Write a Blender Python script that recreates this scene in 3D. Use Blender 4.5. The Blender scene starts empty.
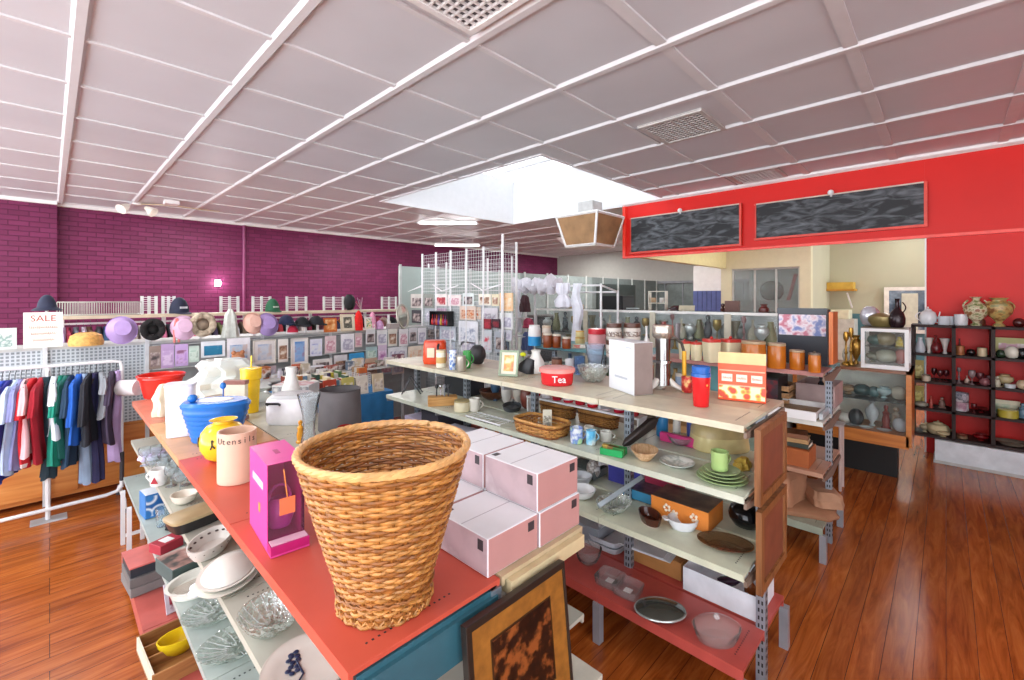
import bpy, math, random
from mathutils import Vector, Matrix
R = random.Random(7)
PI = math.pi
COL = bpy.context.scene.collection
CAMH = 1.8; CEIL = 3.48
TH = math.atan(.969); CT, ST = math.cos(TH), math.sin(TH)
F = 448.0; CX = 512.0; HY = 298.0

# ---------------------------------------------------------------- measuring the place from the photograph
def P(px, py, z):
    d = F*(CAMH-z)/(py-HY); r = (px-CX)/F*d
    return d*CT+r*ST, d*ST-r*CT
def onX(px, X):
    t = (px-CX)/F; d = X/(CT+t*ST); return d*(ST-t*CT), d
def onY(px, Y):
    t = (px-CX)/F; d = Y/(ST-t*CT); return d*(CT+t*ST), d
def zat(py, d): return CAMH-(py-HY)*d/F
def depth(x, y): return x*CT+y*ST
def spot(x0, x1, yb, yt, z, deep=1.0):
    """centre, width and height of a thing seen between these pixel columns, standing on a surface at height z"""
    px = (x0+x1)/2; t = (px-CX)/F
    x, y = P(px, yb, z); d = depth(x, y)
    w = (x1-x0)*d/F/math.sqrt(1+t*t)
    l = math.hypot(x, y); k = 1+deep*w/2/l
    x, y = x*k, y*k; d *= k
    w = (x1-x0)*d/F/math.sqrt(1+t*t)
    return x, y, w, max(.004, CAMH-(yt-HY)*d/F-z)

# ---------------------------------------------------------------- materials
def lin(h):
    h = h.lstrip('#'); c = [int(h[i:i+2], 16)/255 for i in (0, 2, 4)]
    return tuple(((v/12.92) if v <= .04045 else ((v+.055)/1.055)**2.4) for v in c)+(1,)
MC = {}
def node(nt, t, **kw):
    n = nt.nodes.new(t)
    for k, v in kw.items(): setattr(n, k, v)
    return n
def base_mat(key):
    m = bpy.data.materials.new('mat_%03d' % len(MC)); m.use_nodes = True; MC[key] = m
    return m, m.node_tree, m.node_tree.nodes['Principled BSDF']
def mt(hexc, rough=.5, metal=0, var=.12, scale=9, bump=0, spec=.5):
    key = (hexc, rough, metal, var, scale, bump, spec)
    if key in MC: return MC[key]
    m, nt, b = base_mat(key)
    c = lin(hexc)
    tc = node(nt, 'ShaderNodeTexCoord'); nz = node(nt, 'ShaderNodeTexNoise'); nz.inputs['Scale'].default_value = scale
    nz.inputs['Detail'].default_value = 3
    nt.links.new(tc.outputs['Object'], nz.inputs['Vector'])
    cr = node(nt, 'ShaderNodeValToRGB'); e = cr.color_ramp.elements
    e[0].position = .3; e[1].position = .7
    e[0].color = tuple(x*(1-var) for x in c[:3])+(1,); e[1].color = tuple(min(1, x*(1+var)) for x in c[:3])+(1,)
    nt.links.new(nz.outputs['Fac'], cr.inputs['Fac']); nt.links.new(cr.outputs['Color'], b.inputs['Base Color'])
    b.inputs['Roughness'].default_value = rough; b.inputs['Metallic'].default_value = metal
    b.inputs['Specular IOR Level'].default_value = spec
    if bump:
        bp = node(nt, 'ShaderNodeBump'); bp.inputs['Strength'].default_value = bump; bp.inputs['Distance'].default_value = .01
        nt.links.new(nz.outputs['Fac'], bp.inputs['Height']); nt.links.new(bp.outputs['Normal'], b.inputs['Normal'])
    return m
def glass(hexc='#eef6f4', clear=.82, rough=.04):
    key = ('glass', hexc, clear, rough)
    clear = 1-(1-clear)*.38
    if key in MC: return MC[key]
    m, nt, b = base_mat(key); nt.nodes.remove(b)
    out = nt.nodes['Material Output']
    tr = node(nt, 'ShaderNodeBsdfTransparent'); tr.inputs[0].default_value = tuple(1-(1-v)*.45 for v in lin(hexc)[:3])+(1,)
    gl = node(nt, 'ShaderNodeBsdfGlossy'); gl.inputs['Roughness'].default_value = rough
    df = node(nt, 'ShaderNodeBsdfDiffuse'); df.inputs[0].default_value = lin(hexc)
    lw = node(nt, 'ShaderNodeLayerWeight'); lw.inputs[0].default_value = .12
    mx = node(nt, 'ShaderNodeMixShader'); mx2 = node(nt, 'ShaderNodeMixShader'); mx2.inputs[0].default_value = 1-clear
    nt.links.new(tr.outputs[0], mx2.inputs[1]); nt.links.new(df.outputs[0], mx2.inputs[2])
    nt.links.new(lw.outputs['Fresnel'], mx.inputs[0]); nt.links.new(mx2.outputs[0], mx.inputs[1]); nt.links.new(gl.outputs[0], mx.inputs[2])
    nt.links.new(mx.outputs[0], out.inputs[0])
    return m
def cutglass():
    """pressed glass: small facets, each clear or milky, each tilted its own way"""
    if 'cutglass' in MC: return MC['cutglass']
    m, nt, b = base_mat('cutglass'); nt.nodes.remove(b)
    tc = node(nt, 'ShaderNodeTexCoord'); vo = node(nt, 'ShaderNodeTexVoronoi'); vo.inputs['Scale'].default_value = 75
    nt.links.new(tc.outputs['Object'], vo.inputs['Vector'])
    bp = node(nt, 'ShaderNodeBump'); bp.inputs['Strength'].default_value = 1; bp.inputs['Distance'].default_value = .004; nt.links.new(vo.outputs['Distance'], bp.inputs['Height'])
    gl = node(nt, 'ShaderNodeBsdfGlossy'); gl.inputs['Roughness'].default_value = .08; nt.links.new(bp.outputs['Normal'], gl.inputs['Normal'])
    tr = node(nt, 'ShaderNodeBsdfTransparent'); tr.inputs[0].default_value = (.93, .96, .94, 1); df = node(nt, 'ShaderNodeBsdfDiffuse'); df.inputs[0].default_value = lin('#d5dfd6')
    sp = node(nt, 'ShaderNodeSeparateColor'); nt.links.new(vo.outputs['Color'], sp.inputs[0])
    mr = node(nt, 'ShaderNodeMapRange'); mr.inputs[1].default_value = .45; mr.inputs[2].default_value = .9; mr.inputs[3].default_value = .02; mr.inputs[4].default_value = .5; nt.links.new(sp.outputs[0], mr.inputs[0])
    a = node(nt, 'ShaderNodeMixShader'); nt.links.new(mr.outputs[0], a.inputs[0]); nt.links.new(tr.outputs[0], a.inputs[1]); nt.links.new(df.outputs[0], a.inputs[2])
    c = node(nt, 'ShaderNodeMixShader'); c.inputs[0].default_value = .22; nt.links.new(a.outputs[0], c.inputs[1]); nt.links.new(gl.outputs[0], c.inputs[2])
    nt.links.new(c.outputs[0], nt.nodes['Material Output'].inputs[0]); return m
def pic(c1, c2, c3, scale=14, rough=.35, kind='noise'):
    """a printed picture: patches of three colours"""
    key = ('pic', c1, c2, c3, scale, rough, kind)
    if key in MC: return MC[key]
    m, nt, b = base_mat(key)
    tc = node(nt, 'ShaderNodeTexCoord')
    if kind == 'noise': tx = node(nt, 'ShaderNodeTexNoise'); tx.inputs['Detail'].default_value = 4; o = tx.outputs['Fac']
    elif kind == 'cells': tx = node(nt, 'ShaderNodeTexVoronoi'); o = tx.outputs['Distance']
    else: tx = node(nt, 'ShaderNodeTexWave'); tx.inputs['Distortion'].default_value = 3; o = tx.outputs['Fac']
    tx.inputs['Scale'].default_value = scale
    nt.links.new(tc.outputs['Object'], tx.inputs['Vector'])
    cr = node(nt, 'ShaderNodeValToRGB'); cr.color_ramp.interpolation = 'LINEAR'
    e = cr.color_ramp.elements; e[0].color = lin(c1); e[0].position = .38; e[1].color = lin(c3); e[1].position = .62
    x = e.new(.5); x.color = lin(c2)
    nt.links.new(o, cr.inputs['Fac']); nt.links.new(cr.outputs['Color'], b.inputs['Base Color'])
    b.inputs['Roughness'].default_value = rough
    return m
def glow(hexc, s):
    key = ('glow', hexc, s)
    if key in MC: return MC[key]
    m, nt, b = base_mat(key)
    b.inputs['Base Color'].default_value = lin(hexc); b.inputs['Emission Color'].default_value = lin(hexc); b.inputs['Emission Strength'].default_value = s
    return m
def wood(c1, c2, rough=.4, scale=3, axis=0):
    key = ('wood', c1, c2, rough, scale, axis)
    if key in MC: return MC[key]
    m, nt, b = base_mat(key)
    tc = node(nt, 'ShaderNodeTexCoord'); mp = node(nt, 'ShaderNodeMapping')
    s = [scale*6]*3; s[axis] = scale*.5; mp.inputs['Scale'].default_value = s
    nz = node(nt, 'ShaderNodeTexNoise'); nz.inputs['Scale'].default_value = 2.2; nz.inputs['Detail'].default_value = 6; nz.inputs['Distortion'].default_value = .6
    nt.links.new(tc.outputs['Object'], mp.inputs['Vector']); nt.links.new(mp.outputs[0], nz.inputs['Vector'])
    cr = node(nt, 'ShaderNodeValToRGB'); e = cr.color_ramp.elements; e[0].position = .32; e[1].position = .68
    e[0].color = lin(c1); e[1].color = lin(c2)
    nt.links.new(nz.outputs['Fac'], cr.inputs['Fac']); nt.links.new(cr.outputs['Color'], b.inputs['Base Color'])
    b.inputs['Roughness'].default_value = rough
    return m
def floor_mat():
    m, nt, b = base_mat('floor')
    tc = node(nt, 'ShaderNodeTexCoord')
    br = node(nt, 'ShaderNodeTexBrick'); br.offset = .37; br.offset_frequency = 3
    br.inputs['Color1'].default_value = (.0, .0, .0, 1); br.inputs['Color2'].default_value = (1, 1, 1, 1); br.inputs['Mortar'].default_value = (.5, .5, .5, 1)
    br.inputs['Scale'].default_value = 1; br.inputs['Brick Width'].default_value = 40; br.inputs['Row Height'].default_value = .115
    br.inputs['Mortar Size'].default_value = .0014; br.inputs['Mortar Smooth'].default_value = .3; br.inputs['Bias'].default_value = 0
    nt.links.new(tc.outputs['Object'], br.inputs['Vector'])
    mp = node(nt, 'ShaderNodeMapping'); mp.inputs['Scale'].default_value = (1.3, 13, 1)
    nt.links.new(tc.outputs['Object'], mp.inputs['Vector'])
    off = node(nt, 'ShaderNodeMixRGB', blend_type='ADD'); off.inputs[0].default_value = 1
    nt.links.new(mp.outputs[0], off.inputs[1]); nt.links.new(br.outputs['Color'], off.inputs[2])
    nz = node(nt, 'ShaderNodeTexNoise'); nz.inputs['Scale'].default_value = 1.6; nz.inputs['Detail'].default_value = 7; nz.inputs['Distortion'].default_value = 1.1; nz.inputs['Roughness'].default_value = .62
    nt.links.new(off.outputs[0], nz.inputs['Vector'])
    cr = node(nt, 'ShaderNodeValToRGB'); e = cr.color_ramp.elements
    e[0].position = .24; e[0].color = lin('#783812'); e[1].position = .78; e[1].color = lin('#d5823e')
    x = e.new(.5); x.color = lin('#b05e26')
    nt.links.new(nz.outputs['Fac'], cr.inputs['Fac'])
    # each board a little lighter or darker
    mx = node(nt, 'ShaderNodeMixRGB', blend_type='MULTIPLY'); mx.inputs[0].default_value = 1
    c2 = node(nt, 'ShaderNodeValToRGB'); c2.color_ramp.elements[0].color = (.78, .74, .70, 1); c2.color_ramp.elements[1].color = (1.0, .98, .95, 1)
    nt.links.new(br.outputs['Color'], c2.inputs['Fac'])
    nt.links.new(cr.outputs['Color'], mx.inputs[1]); nt.links.new(c2.outputs['Color'], mx.inputs[2])
    # large worn patches
    n2 = node(nt, 'ShaderNodeTexNoise'); n2.inputs['Scale'].default_value = .9; n2.inputs['Detail'].default_value = 5
    nt.links.new(tc.outputs['Object'], n2.inputs['Vector'])
    c3 = node(nt, 'ShaderNodeValToRGB'); c3.color_ramp.elements[0].position = .35; c3.color_ramp.elements[0].color = (.74, .66, .62, 1); c3.color_ramp.elements[1].position = .6; c3.color_ramp.elements[1].color = (1, 1, 1, 1)
    nt.links.new(n2.outputs['Fac'], c3.inputs['Fac'])
    m2 = node(nt, 'ShaderNodeMixRGB', blend_type='MULTIPLY'); m2.inputs[0].default_value = .8
    nt.links.new(mx.outputs[0], m2.inputs[1]); nt.links.new(c3.outputs['Color'], m2.inputs[2])
    # dark seams
    m3 = node(nt, 'ShaderNodeMixRGB'); m3.inputs[2].default_value = lin('#431d0c')
    nt.links.new(br.outputs['Fac'], m3.inputs[0]); nt.links.new(m2.outputs[0], m3.inputs[1])
    nt.links.new(m3.outputs[0], b.inputs['Base Color'])
    rr = node(nt, 'ShaderNodeMapRange'); rr.inputs[3].default_value = .12; rr.inputs[4].default_value = .34
    nt.links.new(n2.outputs['Fac'], rr.inputs[0]); nt.links.new(rr.outputs[0], b.inputs['Roughness'])
    bp = node(nt, 'ShaderNodeBump'); bp.inputs['Strength'].default_value = .25; bp.inputs['Distance'].default_value = .004; bp.invert = True
    nt.links.new(br.outputs['Fac'], bp.inputs['Height']); nt.links.new(bp.outputs['Normal'], b.inputs['Normal'])
    return m
def brick_mat():
    m, nt, b = base_mat('brick')
    tc = node(nt, 'ShaderNodeTexCoord'); sx = node(nt, 'ShaderNodeSeparateXYZ'); cb = node(nt, 'ShaderNodeCombineXYZ')
    nt.links.new(tc.outputs['Object'], sx.inputs[0]); nt.links.new(sx.outputs['X'], cb.inputs['X']); nt.links.new(sx.outputs['Z'], cb.inputs['Y'])
    br = node(nt, 'ShaderNodeTexBrick'); br.inputs['Scale'].default_value = 1; br.inputs['Brick Width'].default_value = .24; br.inputs['Row Height'].default_value = .086
    br.inputs['Mortar Size'].default_value = .008; br.inputs['Mortar Smooth'].default_value = .4
    br.inputs['Color1'].default_value = lin('#72284f'); br.inputs['Color2'].default_value = lin('#7f305a'); br.inputs['Mortar'].default_value = lin('#632046')
    nt.links.new(cb.outputs[0], br.inputs['Vector'])
    n2 = node(nt, 'ShaderNodeTexNoise'); n2.inputs['Scale'].default_value = 2.5; n2.inputs['Detail'].default_value = 6
    nt.links.new(tc.outputs['Object'], n2.inputs['Vector'])
    mx = node(nt, 'ShaderNodeMixRGB', blend_type='MULTIPLY'); mx.inputs[0].default_value = .35
    nt.links.new(br.outputs['Color'], mx.inputs[1]); nt.links.new(n2.outputs['Fac'], mx.inputs[2])
    nt.links.new(mx.outputs[0], b.inputs['Base Color']); b.inputs['Roughness'].default_value = .5; b.inputs['Specular IOR Level'].default_value = .25
    bp = node(nt, 'ShaderNodeBump'); bp.inputs['Strength'].default_value = .7; bp.inputs['Distance'].default_value = .012; bp.invert = True
    nt.links.new(br.outputs['Fac'], bp.inputs['Height']); nt.links.new(bp.outputs['Normal'], b.inputs['Normal'])
    return m
def chalk_mat():
    m, nt, b = base_mat('chalk')
    tc = node(nt, 'ShaderNodeTexCoord'); mp = node(nt, 'ShaderNodeMapping'); mp.inputs['Scale'].default_value = (1, 1.2, 4)
    nz = node(nt, 'ShaderNodeTexNoise'); nz.inputs['Scale'].default_value = 2.6; nz.inputs['Detail'].default_value = 8; nz.inputs['Distortion'].default_value = 1.5
    nt.links.new(tc.outputs['Object'], mp.inputs[0]); nt.links.new(mp.outputs[0], nz.inputs['Vector'])
    cr = node(nt, 'ShaderNodeValToRGB'); e = cr.color_ramp.elements; e[0].position = .42; e[0].color = lin('#17191c'); e[1].position = .78; e[1].color = lin('#70757a')
    nt.links.new(nz.outputs['Fac'], cr.inputs['Fac']); nt.links.new(cr.outputs['Color'], b.inputs['Base Color']); b.inputs['Roughness'].default_value = .6
    return m

# ---------------------------------------------------------------- mesh building
class MB:
    def __init__(s): s.v = []; s.f = []; s.m = []; s.mats = []; s.T = None
    def mi(s, m):
        if m is None: return 0
        if m not in s.mats: s.mats.append(m)
        return s.mats.index(m)
    def add(s, vs, fs, m=None):
        o = len(s.v); i = s.mi(m)
        if s.T is not None: vs = [tuple(s.T @ Vector(v)) for v in vs]
        s.v += [tuple(v) for v in vs]
        for f in fs: s.f.append(tuple(o+k for k in f)); s.m.append(i)
        return s
    def box(s, x0, x1, y0, y1, z0, z1, m=None):
        s.k = (getattr(s, 'k', -1)+1) % 4; e = .00018*s.k   # a hair's difference so that touching faces never coincide
        if min(x1-x0, y1-y0, z1-z0) > .0016: x0 += e; x1 -= e; y0 += e; y1 -= e; z0 += e; z1 -= e
        vs = [(x0,y0,z0),(x1,y0,z0),(x1,y1,z0),(x0,y1,z0),(x0,y0,z1),(x1,y0,z1),(x1,y1,z1),(x0,y1,z1)]
        return s.add(vs, [(3,2,1,0),(4,5,6,7),(0,1,5,4),(1,2,6,5),(2,3,7,6),(3,0,4,7)], m)
    def cbox(s, x, y, z, w, d, h, m=None):
        return s.box(x-w/2, x+w/2, y-d/2, y+d/2, z, z+h, m)
    def loft(s, lv, seg=24, m=None, cap0=True, cap1=True, fold=None, sq=0):
        """lv: levels (z, rx, ry[, cx, cy]); fold (amplitude, count) ripples each ring; sq rounds towards a square"""
        vs = []; n = len(lv)
        for j, L in enumerate(lv):
            z, rx, ry = L[:3]; cx, cy = (L[3], L[4]) if len(L) > 3 else (0, 0)
            for i in range(seg):
                a = 2*PI*i/seg; k = 1
                if fold: k += fold[0]*math.sin(fold[1]*a+j*.35)*(fold[2] if len(fold) > 2 else 1)
                c, si = math.cos(a), math.sin(a)
                if sq:
                    p = 1-sq*.75; c = math.copysign(abs(c)**p, c); si = math.copysign(abs(si)**p, si)
                vs.append((cx+rx*c*k, cy+ry*si*k, z))
        fs = [(j*seg+i, j*seg+(i+1) % seg, (j+1)*seg+(i+1) % seg, (j+1)*seg+i) for j in range(n-1) for i in range(seg)]
        if cap0: fs.append(tuple(reversed(range(seg))))
        if cap1: fs.append(tuple((n-1)*seg+i for i in range(seg)))
        return s.add(vs, fs, m)
    def lathe(s, prof, seg=24, m=None, sy=1, x=0, y=0, z=0, cap0=True, cap1=True, sq=0):
        return s.loft([(z+h, r, r*sy, x, y) for r, h in prof], seg, m, cap0, cap1, sq=sq)
    def tube(s, pts, r, seg=6, m=None, closed=False, r2=None):
        pts = [Vector(p) for p in pts]; n = len(pts); vs = []; up = Vector((0, 0, 1)); prev = None
        for i, p in enumerate(pts):
            a = pts[(i-1) % n] if (closed or i > 0) else p; b = pts[(i+1) % n] if (closed or i < n-1) else p
            t = (b-a).normalized() if (b-a).length > 1e-9 else Vector((0, 0, 1))
            if prev is None:
                q = t.cross(up)
                if q.length < .1: q = t.cross(Vector((1, 0, 0)))
                q.normalize()
            else:
                q = prev-t*prev.dot(t)
                q = q.normalized() if q.length > 1e-6 else t.orthogonal().normalized()
            prev = q; w = t.cross(q)
            rr = r if r2 is None else r+(r2-r)*i/max(1, n-1)
            for k in range(seg):
                A = 2*PI*k/seg; vs.append(tuple(p+q*math.cos(A)*rr+w*math.sin(A)*rr))
        m_ = n if closed else n-1
        fs = [(i*seg+k, ((i+1) % n)*seg+k, ((i+1) % n)*seg+(k+1) % seg, i*seg+(k+1) % seg) for i in range(m_) for k in range(seg)]
        if not closed: fs += [tuple(range(seg)), tuple(reversed([(n-1)*seg+k for k in range(seg)]))]
        return s.add(vs, fs, m)
    def ball(s, x, y, z, r, m=None, sz=1, seg=14, sy=1):
        n = 8
        return s.loft([(z+r*sz*math.sin(-PI/2+PI*j/n), max(1e-4, r*math.cos(-PI/2+PI*j/n)), max(1e-4, r*sy*math.cos(-PI/2+PI*j/n)), x, y) for j in range(n+1)], seg, m)
    def prism(s, poly, y0, y1, m=None):
        """outline in x,z extruded along y"""
        n = len(poly); vs = [(x, y0, z) for x, z in poly]+[(x, y1, z) for x, z in poly]
        fs = [tuple(range(n)), tuple(reversed(range(n, 2*n)))]+[(i, n+i, n+(i+1) % n, (i+1) % n) for i in range(n)]
        return s.add(vs, fs, m)
    def build(s, name, mat=None, parent=None, smooth=True, bevel=0, label=None):
        me = bpy.data.meshes.new(name); me.from_pydata(s.v, [], s.f)
        ms = s.mats or [mat or mt('#bbbbbb')]
        if mat and s.mats: ms = s.mats
        for m in ms: me.materials.append(m)
        me.polygons.foreach_set('material_index', s.m if s.mats else [0]*len(s.f))
        me.update(); 
        if smooth:
            me.polygons.foreach_set('use_smooth', [True]*len(me.polygons))
        o = bpy.data.objects.new(name, me); COL.objects.link(o)
        if smooth: 
            try: me.set_sharp_from_angle(angle=math.radians(38))
            except Exception: pass
        if bevel:
            b = o.modifiers.new('bevel', 'BEVEL'); b.width = bevel; b.segments = 2; b.limit_method = 'ANGLE'
        if parent: o.parent = parent
        if label: o['label'] = label
        return o
SEEN = {}
def tag(o, label, cat, group=None, kind=None):
    if label:
        if label in SEEN and not (group and SEEN[label] == group): print('DUPLABEL', label)
        SEEN[label] = group or o.name
        o['label'] = label
    if cat: o['category'] = cat
    if group: o['group'] = group
    if kind: o['kind'] = kind
    return o
def thing(name, label, cat, loc=(0,0,0), rz=0, group=None):
    o = bpy.data.objects.new(name, None); COL.objects.link(o); o.empty_display_size = .05
    o.location = loc; o.rotation_euler = (0, 0, rz)
    return tag(o, label, cat, group)
def put(o, loc, rz=0): o.location = loc; o.rotation_euler = (0, 0, rz); return o
def struct(name, mb, m, **kw):
    o = mb.build(name, m, **kw); o['kind'] = 'structure'; return o
def text(s, size, mat, parent, loc, rot, name='lettering', ext=.0006):
    cu = bpy.data.curves.new(name, 'FONT'); cu.body = s; cu.size = size; cu.extrude = ext; cu.align_x = 'CENTER'; cu.align_y = 'CENTER'; cu.resolution_u = 3
    tmp = bpy.data.objects.new('tmp', cu); COL.objects.link(tmp); bpy.context.view_layer.update()
    me = bpy.data.meshes.new_from_object(tmp.evaluated_get(bpy.context.evaluated_depsgraph_get())); me.materials.clear(); me.materials.append(mat)
    bpy.data.objects.remove(tmp); bpy.data.curves.remove(cu)
    o = bpy.data.objects.new(name, me); COL.objects.link(o); o.parent = parent; o.location = loc; o.rotation_euler = rot
    return o
def scrawl(mat, parent, x, y, z, w, h, seed, r=.0012, flat=False):
    """a line of handwriting too small to read: joined strokes"""
    q = random.Random(seed); n = max(6, int(w/h*3.2)); pts = []
    for i in range(n*3+1):
        u = -w/2+w*i/(n*3); v = h*.5*math.sin(i*2.1)*(.45+.55*q.random())
        pts.append((x+u+h*.12*math.cos(i*2.1), y+v, z) if flat else (x+u+h*.12*math.cos(i*2.1), y, z+v))
    return MB().tube(pts, r, 4, mat).build('lettering', None, parent)
# ---------------------------------------------------------------- common materials
CREAM = mt('#d9d3bd', .5); WHITE = mt('#e9e8e6', .45, var=.04); WMET = mt('#e6e6e6', .3, var=.03); BLACK = mt('#17171a', .4)
STEEL = mt('#c6c8cb', .22, 1, var=.05); GREY = mt('#8d9094', .5); DGREY = mt('#4a4c50', .5); CHROME = mt('#8f8e8c', .22, 1, var=.05)
REDTOP = mt('#c85542', .42, var=.1, scale=3, spec=.35); SHELF = mt('#b2b2a4', .4, var=.06, scale=3); TEAL = mt('#5e9298', .5)
GL = glass(); CARD = mt('#b98c5a', .7); WD = wood('#7a3c16', '#a65a24'); WDK = wood('#4c2413', '#74391d'); BROWN = mt('#6a3a22', .5)
SLOT = mt('#1d1f22', .6); GREYSHELF = mt('#a9ada8', .4, var=.08)
# ================================================================ THE ROOM
def room():
    f = MB().box(-4, 16, -5, 12, -.08, 0); struct('floor', f, floor_mat(), smooth=False)
    cm = mt('#c8cace', .38, var=.05, scale=1.2)
    SX0, SX1, SY0, SY1 = 3.98, 7.33, 3.38, 7.06
    c = MB()
    for a in ((-4, SX0, -5, 12), (SX1, 16, -5, 12), (SX0, SX1, -5, SY0), (SX0, SX1, SY1, 12)): c.box(*a, CEIL, CEIL+.06)
    struct('ceiling', c, cm, smooth=False)
    # battens over the sheet joints
    b = MB()
    def cut(lo, hi, a, z0, z1, along):
        return
    for k in range(-3, 18):
        X = .13+.9*k; w = .045 if k % 1 == 0 else .03
        if X < -3.6 or X > 14: continue
        segs = [(-5, 11.3)] if not (SX0-.05 < X < SX1+.05) else [(-5, SY0), (SY1, 11.3)]
        for y0, y1 in segs:
            if 7.1 < X: y0 = max(y0, -5)
            b.prism([(X-w, CEIL), (X-w*.55, CEIL-.022), (X+w*.55, CEIL-.022), (X+w, CEIL)], y0, y1)
    for j in range(-5, 14):
        Y = .454+.89*j
        if Y < -4.5 or Y > 11.2: continue
        segs = [(-4, 14.3)] if not (SY0-.05 < Y < SY1+.05) else [(-4, SX0), (SX1, 14.3)]
        w = .04 if j < 2 else .02
        for x0, x1 in segs: b.box(x0, x1, Y-w, Y+w, CEIL-.014, CEIL+.001)
    struct('trim_1', b, mt('#d0d0d1', .4, var=.03), smooth=False)
    # skylight well, its upper opening smaller than its lower
    s = MB(); wz = CEIL+.95; t = .04
    wm = mt('#e4e5e6', .7, var=.02)
    zc = CEIL-.012
    s.box(SX0, SX0+t, SY0, SY1, zc, wz); s.box(SX1-t, SX1, SY0, SY1, zc, wz)
    s.box(SX0, SX1, SY0, SY0+t, zc, wz); s.box(SX0, SX1, SY1-t, SY1, zc, wz)
    struct('trim_2', s, wm, smooth=False)
    g = MB()
    for i in range(1, 5):
        X = SX0+(SX1-SX0)*i/5; g.box(X-.02, X+.02, SY0, SY1, wz, wz+.05)
    g.box(SX0-t, SX1+t, (SY0+SY1)/2-.03, (SY0+SY1)/2+.03, wz, wz+.06)
    struct('window_1', g, wm, smooth=False)
    # opal roofing sheet over the well: lets the daylight through
    key = 'opal'; m, nt, bb = base_mat(key); nt.nodes.remove(bb)
    tr = node(nt, 'ShaderNodeBsdfTranslucent'); tr.inputs[0].default_value = (.8, .81, .82, 1); tp = node(nt, 'ShaderNodeBsdfTransparent')
    mx = node(nt, 'ShaderNodeMixShader'); tp.inputs[0].default_value = (.66, .66, .66, 1); mx.inputs[0].default_value = .55; nt.links.new(tr.outputs[0], mx.inputs[1]); nt.links.new(tp.outputs[0], mx.inputs[2])
    nt.links.new(mx.outputs[0], nt.nodes['Material Output'].inputs[0])
    struct('window_2', MB().box(SX0-t, SX1+t, SY0-t, SY1+t, wz+.06, wz+.07), m, smooth=False)
    # walls
    BR = brick_mat()
    w = MB().box(.09, 14.3, 11.3, 11.5, 0, CEIL).box(-4, .09, 11.14, 11.5, 0, CEIL); struct('wall_back', w, BR, smooth=False)
    struct('trim_3', MB().box(.09, 14.3, 11.24, 11.3, CEIL-.06, CEIL).box(-4, .09, 11.08, 11.14, CEIL-.06, CEIL), WHITE, smooth=False)
    struct('trim_4', MB().lathe([(.035, 0), (.035, CEIL-.06)], 12, x=3.02, y=11.26), mt('#7a2c58', .4))
    wall = mt('#bdbda2', .55, var=.04, scale=2)
    fw = MB().box(14.3, 14.5, 2.11, 11.5, 0, CEIL); struct('wall_end', fw, mt('#b0b0a8', .6, var=.03), smooth=False)
    # red wall with its wide opening below a bulkhead
    RED = mt('#d3190f', .45, var=.04, scale=1.5, spec=.3)
    r = MB().box(7.14, 7.34, .18, 4.12, 2.52, CEIL).box(7.14, 7.34, -5, .18, 0, CEIL)
    struct('wall_red', r, RED, smooth=False)
    struct('wall_light_block', MB().box(.8, 7.14, -4.2, -4.0, 0, CEIL), mt('#cfcbc6', .6), smooth=False)  # unseen wall added to hold back daylight on the right
    struct('trim_5', MB().prism([(7.14, CEIL), (7.14, CEIL-.055), (7.09, CEIL-.03), (7.08, CEIL)], -5, 4.14).box(7.13, 7.35, .165, .18, 0, 2.52), WHITE, smooth=False)
    struct('trim_6', MB().box(7.10, 7.145, -5, 4.14, 2.50, 2.535).box(7.10, 7.145, 4.085, 4.14, 2.5, CEIL-.06), mt('#f0402f', .3), smooth=False)
    # the kitchen room behind: header, window wall, side wall, rear wall
    YEL = mt('#d9cf97', .55, var=.04)
    struct('wall_kitchen_header', MB().box(7.34, 11.5, 3.86, 3.98, 2.52, CEIL), YEL, smooth=False)
    kw = MB().box(11.5, 11.7, 2.11, 2.32, 0, CEIL).box(11.5, 11.7, 2.32, 3.98, 2.5, CEIL).box(11.5, 11.7, 2.32, 3.98, 0, 1.3).box(11.5, 11.7, 3.74, 3.98, 1.3, 2.5)
    struct('wall_kitchen_window', kw, mt('#d6d2b0', .55, var=.03), smooth=False)
    struct('wall_kitchen_side', MB().box(11.7, 13.7, 2.11, 2.3, 0, CEIL), wall, smooth=False)
    struct('wall_kitchen_rear', MB().box(13.7, 13.9, -5, 2.3, 1.42, CEIL), mt('#b9b99c', .55, var=.05, scale=1), smooth=False)
    struct('wall_kitchen_dado', MB().box(13.69, 13.9, -5, 2.3, 0, 1.42), mt('#4f7f86', .5), smooth=False)
    wf = MB()
    for y in (2.34, 2.79, 3.24, 3.72): wf.box(11.56, 11.6, y-.02, y+.02, 1.3, 2.5)
    for z in (1.32, 2.48): wf.box(11.56, 11.6, 2.32, 3.74, z-.02, z+.02)
    struct('window_3', wf, mt('#b9bdb9', .4), smooth=False)
    struct('window_4', MB().box(11.575, 11.585, 2.34, 3.72, 1.32, 2.48), glass('#dfe8e8', .7), smooth=False)
    struct('wall_store_rear', MB().box(13.7, 13.9, 2.3, 3.98, 0, CEIL), mt('#9aa39f', .5), smooth=False)
    # white and blue panelled passage beside the window
    wp = MB().box(11.5, 11.6, 3.98, 4.66, 1.98, 2.62, WHITE).box(11.49, 11.6, 3.98, 4.66, 0, 1.98, mt('#56639a', .5))
    for i in range(1, 6): wp.box(11.482, 11.49, 3.98+.113*i-.006, 3.98+.113*i+.006, 0, 1.98, mt('#3f4a78', .5))
    struct('door_1', wp, None, smooth=False)
    # tall partition of sheets down the shop
    pg = mt('#aebdb6', .4, var=.08, scale=2); pd = mt('#6f7876', .45)
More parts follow.
